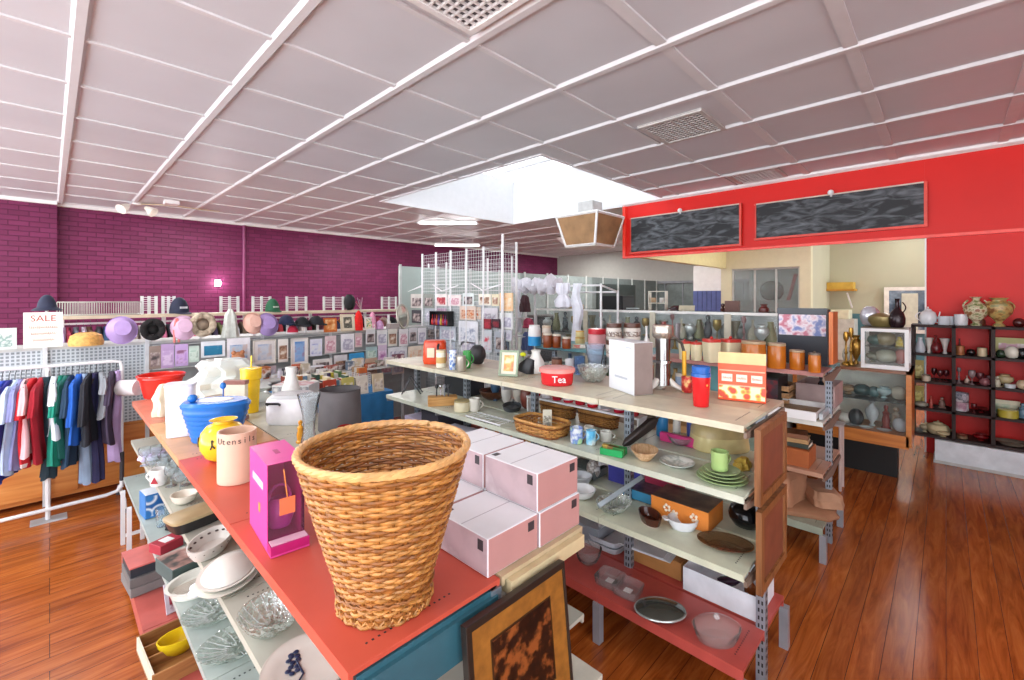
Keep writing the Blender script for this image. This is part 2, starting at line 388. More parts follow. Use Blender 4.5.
    p = MB().box(4.35, 7.5, 7.0, 7.05, 0, 2.37, pg).box(7.5, 10.4, 7.0, 7.05, 0, 2.37, mt('#8c9794', .4)).box(10.4, 14.3, 7.0, 7.05, 0, 2.37, pd)
    for i in range(13): p.box(4.35+.82*i-.02, 4.35+.82*i+.02, 6.97, 7.0, 0, 2.4, mt('#c3c8c4', .4))
    struct('wall_partition', p, None, smooth=False)
    d = MB()
    for a, b2 in ((10.6, 11.6), (11.75, 12.7)): d.box(a, b2, 6.95, 6.995, 0, 2.2, mt('#3b4240', .4))
    struct('door_2', d, None, smooth=False)
    # windows far behind: tall frames
    q = MB()
    for i in range(8): q.box(14.25, 14.3, 2.5+.6*i, 2.54+.6*i, 0, 2.3, GREY)
    q.box(14.2, 14.3, 2.3, 7, 2.28, 2.36, GREY); q.box(14.27, 14.3, 2.3, 7, 0, 2.28, mt('#7c8684', .25)); struct('window_5', q, None, smooth=False)
    # kitchen counter shelf behind
room()

def grille(name, label, x0, x1, y0, y1, n=9, fr='#b9b5b1', drop=.02, dark='#3c3a3a'):
    t = thing(name, label, 'vent', ((x0+x1)/2, (y0+y1)/2, CEIL)); hx, hy = (x1-x0)/2, (y1-y0)/2
    MB().box(-hx, hx, -hy, hy, -drop*.4-.003, -drop*.4).build('backing', mt(dark, .6), t)
    f = MB(); w = .04
    f.box(-hx, hx, -hy, -hy+w, -drop-.006, .0); f.box(-hx, hx, hy-w, hy, -drop-.006, 0); f.box(-hx, -hx+w, -hy, hy, -drop-.006, 0); f.box(hx-w, hx, -hy, hy, -drop-.006, 0)
    f.build('frame', mt(fr, .4), t)
    s = MB()
    for i in range(n+1):
        u = -hx+w+(2*hx-2*w)*i/n; s.box(u-.006, u+.006, -hy+w, hy-w, -drop, -drop*.4)
    mny = max(3, int(n*hy/hx))
    for i in range(mny+1):
        u = -hy+w+(2*hy-2*w)*i/mny; s.box(-hx+w, hx-w, u-.006, u+.006, -drop, -drop*.4)
    s.build('lattice', mt(fr, .4), t)
x, y = P(640, 128, CEIL) if False else (0, 0)
def cp(px, py): return P(px, py, CEIL)
grille('ceiling_vent', 'square ceiling vent with lattice nearest the camera, beside the top edge', 1.25, 1.84, 1.55, 2.14, 10, '#dedcda', .03, '#55555a')
grille('ceiling_vent', 'rectangular dusty ceiling vent halfway between camera and red wall', 4.0, 4.64, 1.55, 2.17, 11)
grille('ceiling_vent', 'slim ceiling vent close above the longer chalkboard', 6.42, 7.0, 1.55, 2.15, 11)
# -------- chalkboards on the bulkhead
def chalkboard(label, pa, pb, zt, zb):
    ya, _ = onX(pa, 7.12); yb, _ = onX(pb, 7.12); y0, y1 = min(ya, yb), max(ya, yb); cy = (y0+y1)/2; h = (y1-y0)/2
    t = thing('chalkboard', label, 'chalkboard', (7.125, cy, zb)); H = zt-zb
    MB().box(-.035, -.005, -h, h, 0, H).build('board', chalk_mat(), t)
    f = MB(); w = .03
    f.box(-.05, -.002, -h-w, h+w, -w, 0); f.box(-.05, -.002, -h-w, h+w, H, H+.016); f.box(-.05, -.002, -h-w, -h, 0, H); f.box(-.05, -.002, h, h+w*.5, 0, H)
    f.build('frame', mt('#d8412f', .4), t)
    MB().box(-.052, -.045, -h, h, H, H+.016).build('top_edge', mt('#c9b9a8', .5), t)
    k = MB().ball(-.07, 0, H+.03, .035); k.lathe([(.012, 0), (.012, .05)], 8, x=-.05, y=0, z=H-.02); k.build('hanging_hook', WHITE, t)
chalkboard('shorter dusty chalkboard on the red bulkhead, nearer its free end', 632, 740, 3.18, 2.60)
chalkboard('longer dusty chalkboard on the red bulkhead above the kitchen opening', 757, 924, 3.14, 2.66)
# -------- lights
def fluoro(label, x, y, z, rz, L=1.25):
    t = thing('fluorescent_light', label, 'light', (x, y, z), rz)
    MB().box(-L/2, L/2, -.04, .04, .02, .07).build('housing', WHITE, t)
    MB().lathe([(.019, -L/2+.02), (.019, L/2-.02)], 10).build('tube', glow('#ffffff', 14), t).rotation_euler = (0, PI/2, 0)
    for s in (-1, 1):
        MB().box(s*L/2-.02, s*L/2+.02, -.03, .03, -.03, .03).build('end_cap', WHITE, t)
        MB().tube([(s*L*.35, 0, .07), (s*L*.35, 0, CEIL-z)], .008).build('hanger_rod', WHITE, t)
fluoro('lit fluorescent tube hanging in front of the purple brick wall', 8.0, 9.9, 3.28, -.75)
fluoro('lit fluorescent tube beyond the skylight edge, close under the ceiling', 6.0, 7.75, 3.42, -.75)
# spotlight cluster near purple wall
x, y = P(137, 209, 3.3) if False else onY(137, 10.2)[0], 10.2
t = thing('security_light', 'white twin-head sensor light on the ceiling by the purple wall', 'light', (x, y, CEIL))
MB().lathe([(.07, -.05), (.07, 0)], 14).build('mount', WHITE, t)
for s in (-1, 1):
    o = MB().lathe([(.035, 0), (.07, .09), (.09, .16)], 14).build('lamp_head', mt('#eeeade', .4), t); o.location = (.12*s, 0, -.07); o.rotation_euler = (2.2, 0, s*.9)
MB().tube([(0, 0, -.03), (.4, -.3, -.03), (.9, -.35, -.05), (1.2, -.2, -.02)], .012).build('cable', mt('#b9a78a', .5), t)
MB().box(.3, .5, -.65, -.45, -.06, 0).build('junction_box', WHITE, t)
# bright spot on the brick, built as a glowing ball on a bracket
x, d = onY(218, 11.22)
t = thing('wall_bright_spot', 'small dazzling white spot on the purple brick wall', 'light', (x, 11.3, 2.12))
MB().box(-.05, .05, -.04, 0, -.07, .07).build('bracket', WHITE, t)
MB().ball(0, -.09, 0, .06).build('glow_ball', glow('#ffffff', 60), t)
# hanging evaporative outlet: tapered box with four brown filter faces and white ribs
d = 7.0; zb, zt = zat(247, 6.6), zat(222, 6.6)
Y, d = onX(588, 6.0)
t = thing('air_outlet_box', 'white-ribbed tapering air outlet with brown faces hanging at the red bulkhead end', 'air vent', (6.62, 4.50, 0))
z0, z1 = 2.71, 3.22; a, b = .30, .42
fa = MB()
for k in range(4):
    c, s_ = math.cos(k*PI/2), math.sin(k*PI/2); rot = lambda x, y, z: (x*c-y*s_, x*s_+y*c, z)
    fa.add([rot(-a, -a, z0), rot(a, -a, z0), rot(b, -b, z1), rot(-b, -b, z1)], [(0, 1, 2, 3)])
fa.build('filter_face', mt('#9a7650', .7, var=.2, scale=5), t)
fr = MB()
for k in range(4):
    c, s_ = math.cos(k*PI/2), math.sin(k*PI/2)
    fr.tube([((-a)*c-(-a)*s_, (-a)*s_+(-a)*c, z0), ((-b)*c-(-b)*s_, (-b)*s_+(-b)*c, z1)], .022, 4)
    fr.tube([((-a)*c-(-a)*s_, (-a)*s_+(-a)*c, z0), (a*c-(-a)*s_, a*s_+(-a)*c, z0)], .02, 4)
    fr.tube([((-b)*c-(-b)*s_, (-b)*s_+(-b)*c, z1), (b*c-(-b)*s_, b*s_+(-b)*c, z1)], .025, 4)
fr.build('frame', WHITE, t)
MB().box(-.3, .3, -.3, .3, z0-.03, z0).build('base_tray', mt('#d9d4cb', .5), t)
MB().box(-.15, .15, -.15, .15, z1, CEIL).build('duct', mt('#b9b9b6', .4), t)

# ---------------------------------------------------------------- shelving
def perfpost(h, w=.04, m=None):
    mb = MB().box(-w/2, w/2, -w/2, w/2, 0, h, m or mt('#9fa9b3', .35, .6))
    z = .05
    while z < h-.03:
        mb.box(-w/2-.001, -w/2, -.011, -.004, z, z+.018, SLOT); mb.box(-w/2-.001, -w/2, .004, .011, z, z+.018, SLOT)
        mb.box(-.011, -.004, -w/2-.001, -w/2, z, z+.018, SLOT); mb.box(.004, .011, -w/2-.001, -w/2, z, z+.018, SLOT)
        z += .036
    return mb
def board(x0, x1, y0, y1, z, m, th=.028, lip=.03, holes=True):
    mb = MB().box(x0, x1, y0, y1, z-th*.5, z, m).box(x0+.0004, x0+.012, y0, y1, z-lip, z-th*.5, m).box(x1-.012, x1-.0004, y0, y1, z-lip, z-th*.5, m)
    if holes:
        for yy in (y0+.05, y1-.05):
            x = x0+.07
            while x < min(x1-.05, x0+.33): mb.box(x, x+.006, yy, yy+.006, z, z+.0006, SLOT); x += .017
    return mb

# gondola A: the long low double-sided unit with the salmon top
UA = [.97, 1.93, 2.89, 3.85, 4.81]
t = thing('display_gondola', 'long low shelving unit with salmon red top under the wicker basket', 'shelving', (.93, .97, 0)); GA = t
for i in range(4):
    y0, y1 = UA[i]-.97+.002, UA[i+1]-.97-.002
    top = [REDTOP, REDTOP, mt('#cf9a6c', .38, spec=.4), mt('#c87a62', .38, spec=.4)][i]
    board(-.46, .02, y0, y1, .95, top, lip=.035).build('top_shelf', None, t, bevel=.003)
    backm = [mt('#b9a583', .5), SHELF, mt('#bdbaa6', .4), GREYSHELF][i]
    board(.03, .45, y0, y1, .95, backm, lip=.03).build('top_shelf', None, t, bevel=.003)
    if i < 4:
        board(-.485, -.01, y0, y1-(.2 if i == 3 else 0), .68, SHELF).build('shelf', None, t)
        board(-.53, -.01, y0, y1-(.2 if i == 3 else 0), .40, mt('#a9b3ad', .35)).build('shelf', None, t)
        board(.01, .46, y0, y1, .62, SHELF, holes=False).build('shelf', None, t)
    if i < 3: board(-.605, .5, y0, y1, .13, mt('#bb5b52', .4), th=.06, lip=.08, holes=False).build('base_shelf', None, t)
    MB().box(-.008, .008, y0, y1, .15, .93).build('back_panel', mt('#8f9b97', .5), t)
for y in UA:
    o = perfpost(.93).build('post', None, t, smooth=False); o.location = (0, y-.97+(.015 if y < 1 else 0), 0)
MB().box(-.44, .0, .0, .018, .80, .93).box(-.44, 0, -.012, .0, .80, .915).build('end_fascia', mt('#2f5d6a', .4), t)
MB().box(.05, .43, -.02, .03, .89, .935).build('end_rail', mt('#cdbb92', .5), t)
board(.05, .66, .05, .80, .245, mt('#d9d6c6', .4), th=.03, lip=.05).build('base_shelf', None, t, label='cream base tray standing out at the near end')
for s in (-.55, .42):
    MB().box(s-.02, s+.02, 0, .04, 0, .08).build('foot', DGREY, t)

for yy in (2.98, 3.35):
    MB().box(-.57, -.545, yy-.012, yy+.012, 0, .39).box(-.46, -.435, yy-.012, yy+.012, 0, .39).box(-.57, -.435, yy-.01, yy+.01, .05, .07).build('end_leg', WMET, t, smooth=False)
# gondola D: tall double-sided unit across the aisle
def gondolaD(label, X0, Xc, X1, Ys, tops, levels, base, name='display_gondola', topz=1.27, Ytop=None):
    t = thing(name, label, 'shelving', (Xc, Ys[0], 0)); Y0 = Ys[0]; n = len(Ys)-1
    for i in range(n):
        y0, y1 = Ys[i]-Y0+.002, Ys[i+1]-Y0-.002
        if Ytop is None or Ys[i] < Ytop:
            board(X0-Xc, -.0, y0, y1, topz, tops[0], lip=.03).build('top_shelf', None, t, bevel=.002)
            board(.001, X1-Xc, y0, y1, topz-.0005, tops[1], lip=.03).build('top_shelf', None, t, bevel=.002)
        for z, m in levels:
            board(X0-Xc, -.01, y0, y1, z, m).build('shelf', None, t)
            board(.01, X1-Xc, y0, y1, z, m).build('shelf', None, t)
        board(X0-Xc-.01, -.01, y0, y1, base[0], base[1], th=.03, lip=.05).build('base_shelf', None, t)
        board(.01, X1-Xc, y0, y1, base[0], base[1], th=.03, lip=.05).build('base_shelf', None, t)
    for y in Ys:
        h = topz-.015 if (Ytop is None or y <= Ytop) else 1.0
        o = perfpost(h).build('post', None, t, smooth=False); o.location = (0, y-Y0+(.02 if y == Y0 else 0), 0)
        for sx in (X0-Xc, X1-Xc):
            s = 1 if sx > 0 else -1
            for z, m in levels+[(topz, 0)]:
                if z > h+.02: continue
                MB().prism([(0, z-.03), (sx*.96, z-.03), (sx*.96, z-.055), (0, z-.10)], y-Y0-.006, y-Y0+.006).build('bracket', mt('#7d6a5c', .5) if y == Ys[0] else GREY, t, smooth=False)
            MB().box(sx-.02, sx+.02, y-Y0-.02, y-Y0+.02, 0, base[0]-.05).build('leg', mt('#aab2ba', .3, .5), t)
    return t
UD = [.6, 1.31, 2.03, 2.75, 3.44]
GD = gondolaD('tall shelving unit with beige top shelf, glassware and red base shelf', 2.0, 2.32, 2.64, UD, [mt('#c8c1a8', .4), mt('#b9a892', .4)], [(.974, mt('#c5cab8', .35)), (.65, mt('#ccd0b8', .35))], (.26, mt('#b14a41', .4)))
def endpanel(x0, x1, z0, z1, y, label):
    t = thing('framed_board', label, 'board', ((x0+x1)/2, y, z0)); w = (x1-x0)/2; h = z1-z0
    MB().box(-w+.03, w-.03, -.008, .004, .03, h-.03).build('panel', mt('#7a4430', .5, var=.2), t)
    MB().box(-w, -w+.035, -.018, .006, 0, h).box(w-.035, w, -.018, .006, 0, h).box(-w, w, -.018, .006, 0, .035).box(-w, w, -.018, .006, h-.035, h).build('frame', wood('#6b4022', '#94633a', .4, 3, 2), t)
endpanel(2.05, 2.48, .93, 1.25, .57, 'upper brown framed board fixed to the end of the beige-topped shelving unit')
endpanel(2.07, 2.48, .55, .90, .57, 'lower brown framed board fixed to the end of the beige-topped shelving unit')
# slanting angle brace seen at its lower level
MB().tube([(-.30, .72, .70), (-.02, .62, .80)], .016, 4).build('brace', mt('#b7c4cc', .3, .5), GD)

UE = [.6, 1.25, 1.9, 2.55, 3.2]
GE = gondolaD('shelving unit with orange jars and canisters on top, behind the beige-topped unit', 3.66, 4.0, 4.34, UE, [mt('#a5716a', .45), TEAL], [(.95, mt('#d5d6cc', .4)), (.60, mt('#b98c72', .45))], (.235, mt('#9aa290', .4)), topz=1.29)
for o in list(GE.children):
    if o.name.startswith('top_shelf') and o.data.vertices[0].co.x < 0:
        if o.data.vertices[0].co.y > 1.0: o.data.materials[0] = TEAL
MB().box(-.17, .02, -.03, -.005, 1.33, 1.70).build('end_board', wood('#a8501c', '#c46a2a', .4, 2, 2), GE, label='orange wooden end board')
MB().box(-.30, -.04, .01, .03, .96, 1.0).build('brace', mt('#c8d0d4', .3, .4), GE)
# magazine header panel hung behind the end board
t = thing('poster_box', 'dark display box with a pink and blue printed strip beside the orange end board', 'display box', (4.10, .80, 1.292))
MB().box(-.06, .06, -.165, .165, 0, .42).build('box', mt('#20252e', .4), t)
MB().box(-.066, -.06, -.155, .155, .22, .38).build('printed_strip', pic('#6a7ab0', '#dcd4da', '#b86a7c', 14), t)
MB().box(-.075, -.06, -.165, .165, .385, .43).build('top_rail', mt('#3c4248', .4), t)
# ================================================================ MAKERS
def solo(name, label, cat, mb, m=None, loc=(0,0,0), rz=0, group=None, **kw):
    o = mb.build(name, m, **kw); put(o, loc, rz); return tag(o, label, cat, group)
LOOK = -PI/4   # faces the aisle diagonal
def vessel(prof, w, h, m, seg=28, sy=1, wall=.006, sq=0):
    """open hollow vessel from outer profile (r 0..1, z 0..1)"""
    a = [(r*w/2, z*h) for r, z in prof]
    inn = [(max(.001, r-wall), max(z, wall)) for r, z in reversed(a)]
    return MB().lathe(a+inn, seg, m, sy, sq=sq)
def mug(name, label, cat, x, y, z, w, h, c, c2=None, rz=0, prof=None, group=None, hand=True, rough=.25):
    m = c if not isinstance(c, str) else mt(c, rough, var=.05)
    t = thing(name, label, cat, (x, y, z), rz, group)
    vessel(prof or [(.001, 0), (.88, 0), (.97, .1), (1, 1)], w, h, m).build('body', None, t)
    if c2: MB().lathe([(w*.503, h*.25), (w*.508, h*.3), (w*.508, h*.75), (w*.503, h*.8)], 24, cap0=False, cap1=False).build('painted_band', mt(c2, .3) if isinstance(c2, str) else c2, t)
    if hand:
        MB().tube([(w*.46+math.sin(PI*i/8)*w*.34, 0, h*(.82-.62*i/8)) for i in range(9)], max(.004, w*.06), 6).build('handle', m, t)
    return t
def jar(name, label, cat, x, y, z, w, h, c, lid, prof=None, lidh=.14, knob=False, group=None, rz=0, sq=0, band=None, rough=.3, sy=1):
    m = c if not isinstance(c, str) else mt(c, rough, var=.06); lm = lid if not isinstance(lid, str) else mt(lid, .35)
    t = thing(name, label, cat, (x, y, z), rz, group)
    hb = h*(1-lidh)
    MB().lathe([(r*w/2, q*hb) for r, q in (prof or [(.001, 0), (.9, 0), (.98, .06), (1, .5), (.97, .93), (.9, 1), (.001, 1)])], 24, m, sy, sq=sq).build('body', None, t)
    L = MB().lathe([(.001, hb), (w*.49, hb), (w*.5, hb+.3*h*lidh), (w*.48, h), (.001, h)], 24, lm, sy, sq=sq)
    L.build('lid', None, t)
    if knob: MB().ball(0, 0, h+w*.08, w*.1).build('knob', lm, t)
    if band: MB().lathe([(w*.503, hb*.3), (w*.507, hb*.32), (w*.507, hb*.68), (w*.503, hb*.7)], 24, None, sy, cap0=False, cap1=False, sq=sq).build('label_band', mt(band, .5) if isinstance(band, str) else band, t)
    return t
VASE = {'amphora': [(.001,0),(.42,0),(.45,.04),(.25,.10),(.3,.16),(.8,.35),(1,.55),(.9,.68),(.45,.8),(.28,.88),(.32,.95),(.5,1),(.001,1)],
        'bottle': [(.001,0),(.7,0),(.95,.12),(1,.32),(.8,.5),(.3,.66),(.22,.8),(.24,.95),(.36,1),(.001,1)],
        'urn': [(.001,0),(.45,0),(.42,.05),(.2,.14),(.45,.26),(.9,.45),(1,.62),(.92,.78),(.5,.88),(.48,.93),(.7,1),(.001,1)],
        'flare': [(.001,0),(.45,0),(.4,.06),(.3,.2),(.45,.45),(.7,.75),(1,1),(.9,1),(.001,.5)],
        'globe': [(.001,0),(.4,0),(.7,.08),(.97,.35),(1,.52),(.9,.75),(.6,.93),(.42,.97),(.4,1),(.001,1)],
        'goblet': [(.001,0),(.8,0),(.75,.03),(.12,.08),(.1,.42),(.5,.5),(.95,.65),(1,.85),(.9,1),(.86,1),(.9,.85),(.4,.55),(.001,.5)],
        'figure': [(.001,0),(.95,0),(1,.06),(.7,.12),(.85,.35),(.6,.55),(.75,.66),(.35,.74),(.3,.78),(.5,.86),(.42,.95),(.001,1)],
        'stick': [(.001,0),(.9,0),(.8,.05),(.25,.12),(.2,.3),(.4,.36),(.2,.42),(.18,.7),(.5,.78),(.55,.9),(.4,1),(.001,1)],
        'pitcher': [(.001,0),(.85,0),(1,.2),(.8,.5),(.5,.75),(.42,.86),(.5,1),(.001,1)],
        'plain': [(.001,0),(.95,0),(1,.05),(1,.95),(.95,1),(.001,1)],
        'cone': [(.001,0),(.8,0),(.84,.02),(1,1),(.001,1)]}
def vase(name, label, cat, x, y, z, w, h, c, kind='bottle', rz=0, group=None, handles=0, rough=.25, metal=0, sy=1):
    m = c if not isinstance(c, str) else mt(c, rough, metal)
    mb = MB().lathe([(r*w/2, q*h) for r, q in VASE[kind]], 20, m, sy)
    if not handles: return solo(name, label, cat, mb, None, (x, y, z), rz, group)
    t = thing(name, label, cat, (x, y, z), rz, group); mb.build('body', None, t)
    for s in ((1,), (1, -1))[handles-1]:
        MB().tube([(s*(w*.3+math.sin(PI*i/8)*w*.19), 0, h*(.88-.38*i/8)) for i in range(9)], max(.003, w*.045), 6, m).build('handle', None, t)
    return t
def teapot(label, x, y, z, w, h, c, rz=0, name='teapot'):
    m = mt(c, .2, var=.04); t = thing(name, label, 'teapot', (x, y, z), rz)
    MB().lathe([(.001,0),(.3*w,0),(.42*w,.2*h),(.45*w,.42*h),(.36*w,.68*h),(.2*w,.78*h),(.001,.78*h)], 24, m).build('body', None, t)
    MB().lathe([(.2*w,.78*h),(.16*w,.86*h),(.04*w,.9*h),(.03*w,.94*h),(.05*w,.98*h),(.001,h)], 20, m).build('lid', None, t)
    MB().tube([(-.36*w,0,.3*h),(-.52*w,0,.45*h),(-.58*w,0,.72*h)], .05*w, 8, m, r2=.03*w).build('spout', None, t)
    MB().tube([(.38*w+math.sin(PI*i/8)*.24*w, 0, h*(.7-.5*i/8)) for i in range(9)], .03*w, 6, m).build('handle', None, t)
    return t
def plate(name, label, x, y, z, w, c, rim=None, l=None, h=.02, cat='plate', rz=0, group=None, rough=.2, lay=0):
    sy = (l or w)/w; m = c if not isinstance(c, str) else mt(c, rough, var=.04)
    mb = MB().lathe([(.001,0),(w*.3,0),(w*.34,h*.35),(w*.48,h*.85),(w*.5,h),(w*.49,h),(w*.34,h*.55),(w*.3,h*.3),(.001,h*.3)], 36, m, sy)
    if not rim: return solo(name, label, cat, mb, None, (x, y, z), rz, group)
    t = thing(name, label, cat, (x, y, z), rz, group); mb.build('dish', None, t)
    MB().lathe([(w*.485,h+.0005),(w*.502,h+.0005),(w*.502,h-.002)], 36, None, sy, cap0=False, cap1=False).build('rim', mt(rim, .3) if isinstance(rim, str) else rim, t)
    return t
def bowl(name, label, x, y, z, w, h, c, cat='bowl', l=None, rz=0, group=None, wall=.006, rough=.2, sq=0, prof=None):
    m = c if not isinstance(c, str) else mt(c, rough, var=.05)
    return solo(name, label, cat, vessel(prof or [(.001,0),(.5,0),(.75,.25),(.92,.65),(1,1)], w, h, m, 32, (l or w)/w, wall, sq), None, (x, y, z), rz, group)
def carton(name, label, cat, x, y, z, w, d, h, c, rz=LOOK, top=None, face=None, open_=False, group=None, marks=None):
    t = thing(name, label, cat, (x, y, z), rz, group); m = c if not isinstance(c, str) else mt(c, .6)
    mb = MB()
    if open_:
        k = .004; mb.box(-w/2, w/2, -d/2, d/2, 0, k, m); mb.box(-w/2, w/2, -d/2, -d/2+k, 0, h, m); mb.box(-w/2, w/2, d/2-k, d/2, 0, h, m); mb.box(-w/2, -w/2+k, -d/2, d/2, 0, h, m); mb.box(w/2-k, w/2, -d/2, d/2, 0, h, m)
    else: mb.box(-w/2, w/2, -d/2, d/2, 0, h, m)
    mb.build('box_body', None, t, smooth=False, bevel=min(.003, h*.06))
    if top: MB().box(-w/2+.002, w/2-.002, -d/2+.002, d/2-.002, h, h+.0015).build('top_panel', mt(top, .5) if isinstance(top, str) else top, t, smooth=False)
    if face: MB().box(-w/2+.004, w/2-.004, -d/2-.0015, -d/2, h*.08, h*.92).build('printed_face', mt(face, .5) if isinstance(face, str) else face, t, smooth=False)
    return t
def book(label, x, y, z, w, d, h, c, rz=0, name='book', group=None, tilt=0):
    """lying book: w across, d deep, h thick"""
    t = thing(name, label, 'book', (x, y, z), rz, group); m = mt(c, .5) if isinstance(c, str) else c
    MB().box(-w/2, w/2, -d/2, d/2, 0, h*.1, m).box(-w/2, w/2, -d/2, d/2, h*.9, h, m).box(-w/2, -w/2+.004, -d/2, d/2, 0, h, m).build('cover', None, t, smooth=False)
    MB().box(-w/2+.004, w/2-.005, -d/2+.004, d/2-.004, h*.1, h*.9).build('pages', mt('#e6dfc9', .8), t, smooth=False)
    if tilt: t.rotation_euler = (tilt, 0, rz)
    return t
def frame(label, x, y, z, w, h, fc, mc, p, rz=0, lean=.18, b=.02, name='framed_print', cat='picture frame', group=None, dep=.018):
    t = thing(name, label, cat, (x, y, z), rz, group); t.rotation_euler = (-lean, 0, rz)
    fm = mt(fc, .4) if isinstance(fc, str) else fc
    MB().box(-w/2, w/2, -dep/2, dep/2, 0, b, fm).box(-w/2, w/2, -dep/2, dep/2, h-b, h, fm).box(-w/2, -w/2+b, -dep/2, dep/2, b, h-b, fm).box(w/2-b, w/2, -dep/2, dep/2, b, h-b, fm).build('frame', None, t, smooth=False)
    if mc: MB().box(-w/2+b, w/2-b, -dep*.1, dep*.35, b, h-b).build('mat_board', mt(mc, .6), t, smooth=False)
    k = b+(min(w, h)*.14 if mc else 0)
    MB().box(-w/2+k, w/2-k, -dep*.16-.001, dep*.3, k, h-k).build('picture', p, t, smooth=False)
    return t
def packet(label, x, y, z, w, h, c, p, rz=0, name='greeting_card', cat='card', group=None, dep=.006, lean=.0):
    """thin card or bagged item hanging on a hook or standing in a rail, picture on its face"""
    t = thing(name, label, cat, (x, y, z), rz, group); t.rotation_euler = (-lean, 0, rz)
    MB().box(-w/2, w/2, -dep/2, dep/2, 0, h).build('backing', mt(c, .5) if isinstance(c, str) else c, t, smooth=False)
    MB().box(-w*.38, w*.38, -dep/2-.001, -dep/2, h*.12, h*.72).build('printed_picture', p, t, smooth=False)
    return t
def wicker(name, label, cat, x, y, z, w, l, h, rz=0, flare=.85, c1='#8a5222', c2='#c08a48', rowh=.012):
    t = thing(name, label, cat, (x, y, z), rz); m = mt(c2, .45, var=.3, scale=30); md = mt(c1, .5, var=.25, scale=25)
    n = 28; rows = int(h/rowh); W = MB(); seg = n*4
    def prof(k): return flare+(1-flare)*k
    def pt(a, k, off):
        c, s = math.cos(a), math.sin(a); p = .45; q = prof(k)
        return (math.copysign(abs(c)**p, c)*(w/2*q+off), math.copysign(abs(s)**p, s)*(l/2*q+off), k*h)
    for r in range(rows):
        k = (r+.5)/rows
        W.tube([pt(2*PI*i/seg, k, .0035*math.cos(n/2*2*PI*i/seg+r*PI)) for i in range(seg)], rowh*.52, 5, md if r % 5 == 0 else m, True)
    W.build('weave', None, t)
    S = MB()
    for i in range(n): S.tube([pt(2*PI*i/n, 0, 0), pt(2*PI*i/n, 1, 0)], .003, 4)
    S.build('wicker_ribs', md, t)
    MB().tube([pt(2*PI*i/60, 1, .0) for i in range(60)], .009, 7, m, True).build('rim', None, t)
    b = MB(); q = prof(0); b.box(-w/2*q*.9, w/2*q*.9, -l/2*q*.9, l/2*q*.9, 0, .005); b.build('base', md, t)
    return t
def garment(label, X, Y, ztop, zbot, c, half=.2, th=.035, kind='shirt', c2=None, group=None, rz=0, name=None):
    """clothing on a hanger, hanging across the rail (thin along x)"""
    t = thing(name or {'shirt': 'shirt', 'jacket': 'jacket', 'trousers': 'trousers', 'dress': 'dress'}[kind], label, {'shirt': 'shirt', 'jacket': 'jacket', 'trousers': 'trousers', 'dress': 'dress'}[kind], (X, Y, ztop), rz, group)
    H = ztop-zbot; m = mt(c, .8, var=.18, scale=6) if isinstance(c, str) else c
    ph = R.random()*6
    lv = []
    if kind == 'trousers': P_ = [(0, .45), (.08, .48), (.45, .5), (1, .38)]
    else: P_ = [(0, .16), (.03, .35), (.09, .93), (.16, 1), (.3, .88), (.6, .86), (1, .98)]
    N = 14
    for j in range(N+1):
        k = j/N; 
        for (a, wa), (b, wb) in zip(P_, P_[1:]):
            if a <= k <= b+1e-6: wd = wa+(wb-wa)*(k-a)/(b-a); break
        lv.append((-H*k, th*(.6+.55*k), half*wd, .012*math.sin(k*5+ph), .012*math.sin(k*4+ph*2)))
    # build with folds that run down the cloth
    seg = 40; vs = []
    for z, rx, ry, cx, cy in reversed(lv):
        for i in range(seg):
            a = 2*PI*i/seg; f = 1+.38*math.sin(7*a+ph)*min(1, -z/H*2.2+.15)
            vs.append((cx+rx*math.cos(a)*f, cy+ry*math.sin(a), z+(.012*math.sin(3*a+ph) if z < -H*.98 else 0)))
    n = N+1
    fs = [(j*seg+i, j*seg+(i+1) % seg, (j+1)*seg+(i+1) % seg, (j+1)*seg+i) for j in range(n-1) for i in range(seg)]
    fs += [tuple(reversed(range(seg))), tuple((n-1)*seg+i for i in range(seg))]
    MB().add(vs, fs, m).build('cloth', None, t)
    if kind in ('shirt', 'jacket', 'dress'):
        L = H*(.34 if kind != 'jacket' else .62)
        for s in (-1, 1):
            MB().loft([(-H*.09-L, th*.75, half*.2, .01*s, s*half*1.0), (-H*.09-L*.5, th*.8, half*.2, 0, s*half*.98), (-H*.12, th*.6, half*.2, 0, s*half*.86), (-H*.05, th*.3, half*.1, 0, s*half*.6)], 16, m, fold=(.15, 5)).build('sleeve', None, t)
    if c2:
        MB().loft([(-H*1.002, th*1.18, half*1.0, .012*math.sin(5+ph), .012*math.sin(4+ph*2)), (-H*.96, th*1.22, half*1.0, .012*math.sin(5+ph), .012*math.sin(4+ph*2))], 24, mt(c2, .7), fold=(.02, 7)).build('hem_band', None, t)
    hk = MB().tube([(0, 0, 0), (0, 0, .03), (0, .012, .05), (0, .022, .065), (0, .012, .082), (0, -.005, .078)], .0028, 5).tube([(0, -half*.85, -H*.085), (0, 0, 0), (0, half*.85, -H*.085)], .005, 5)
    hk.build('hanger', BLACK, t)
    return t
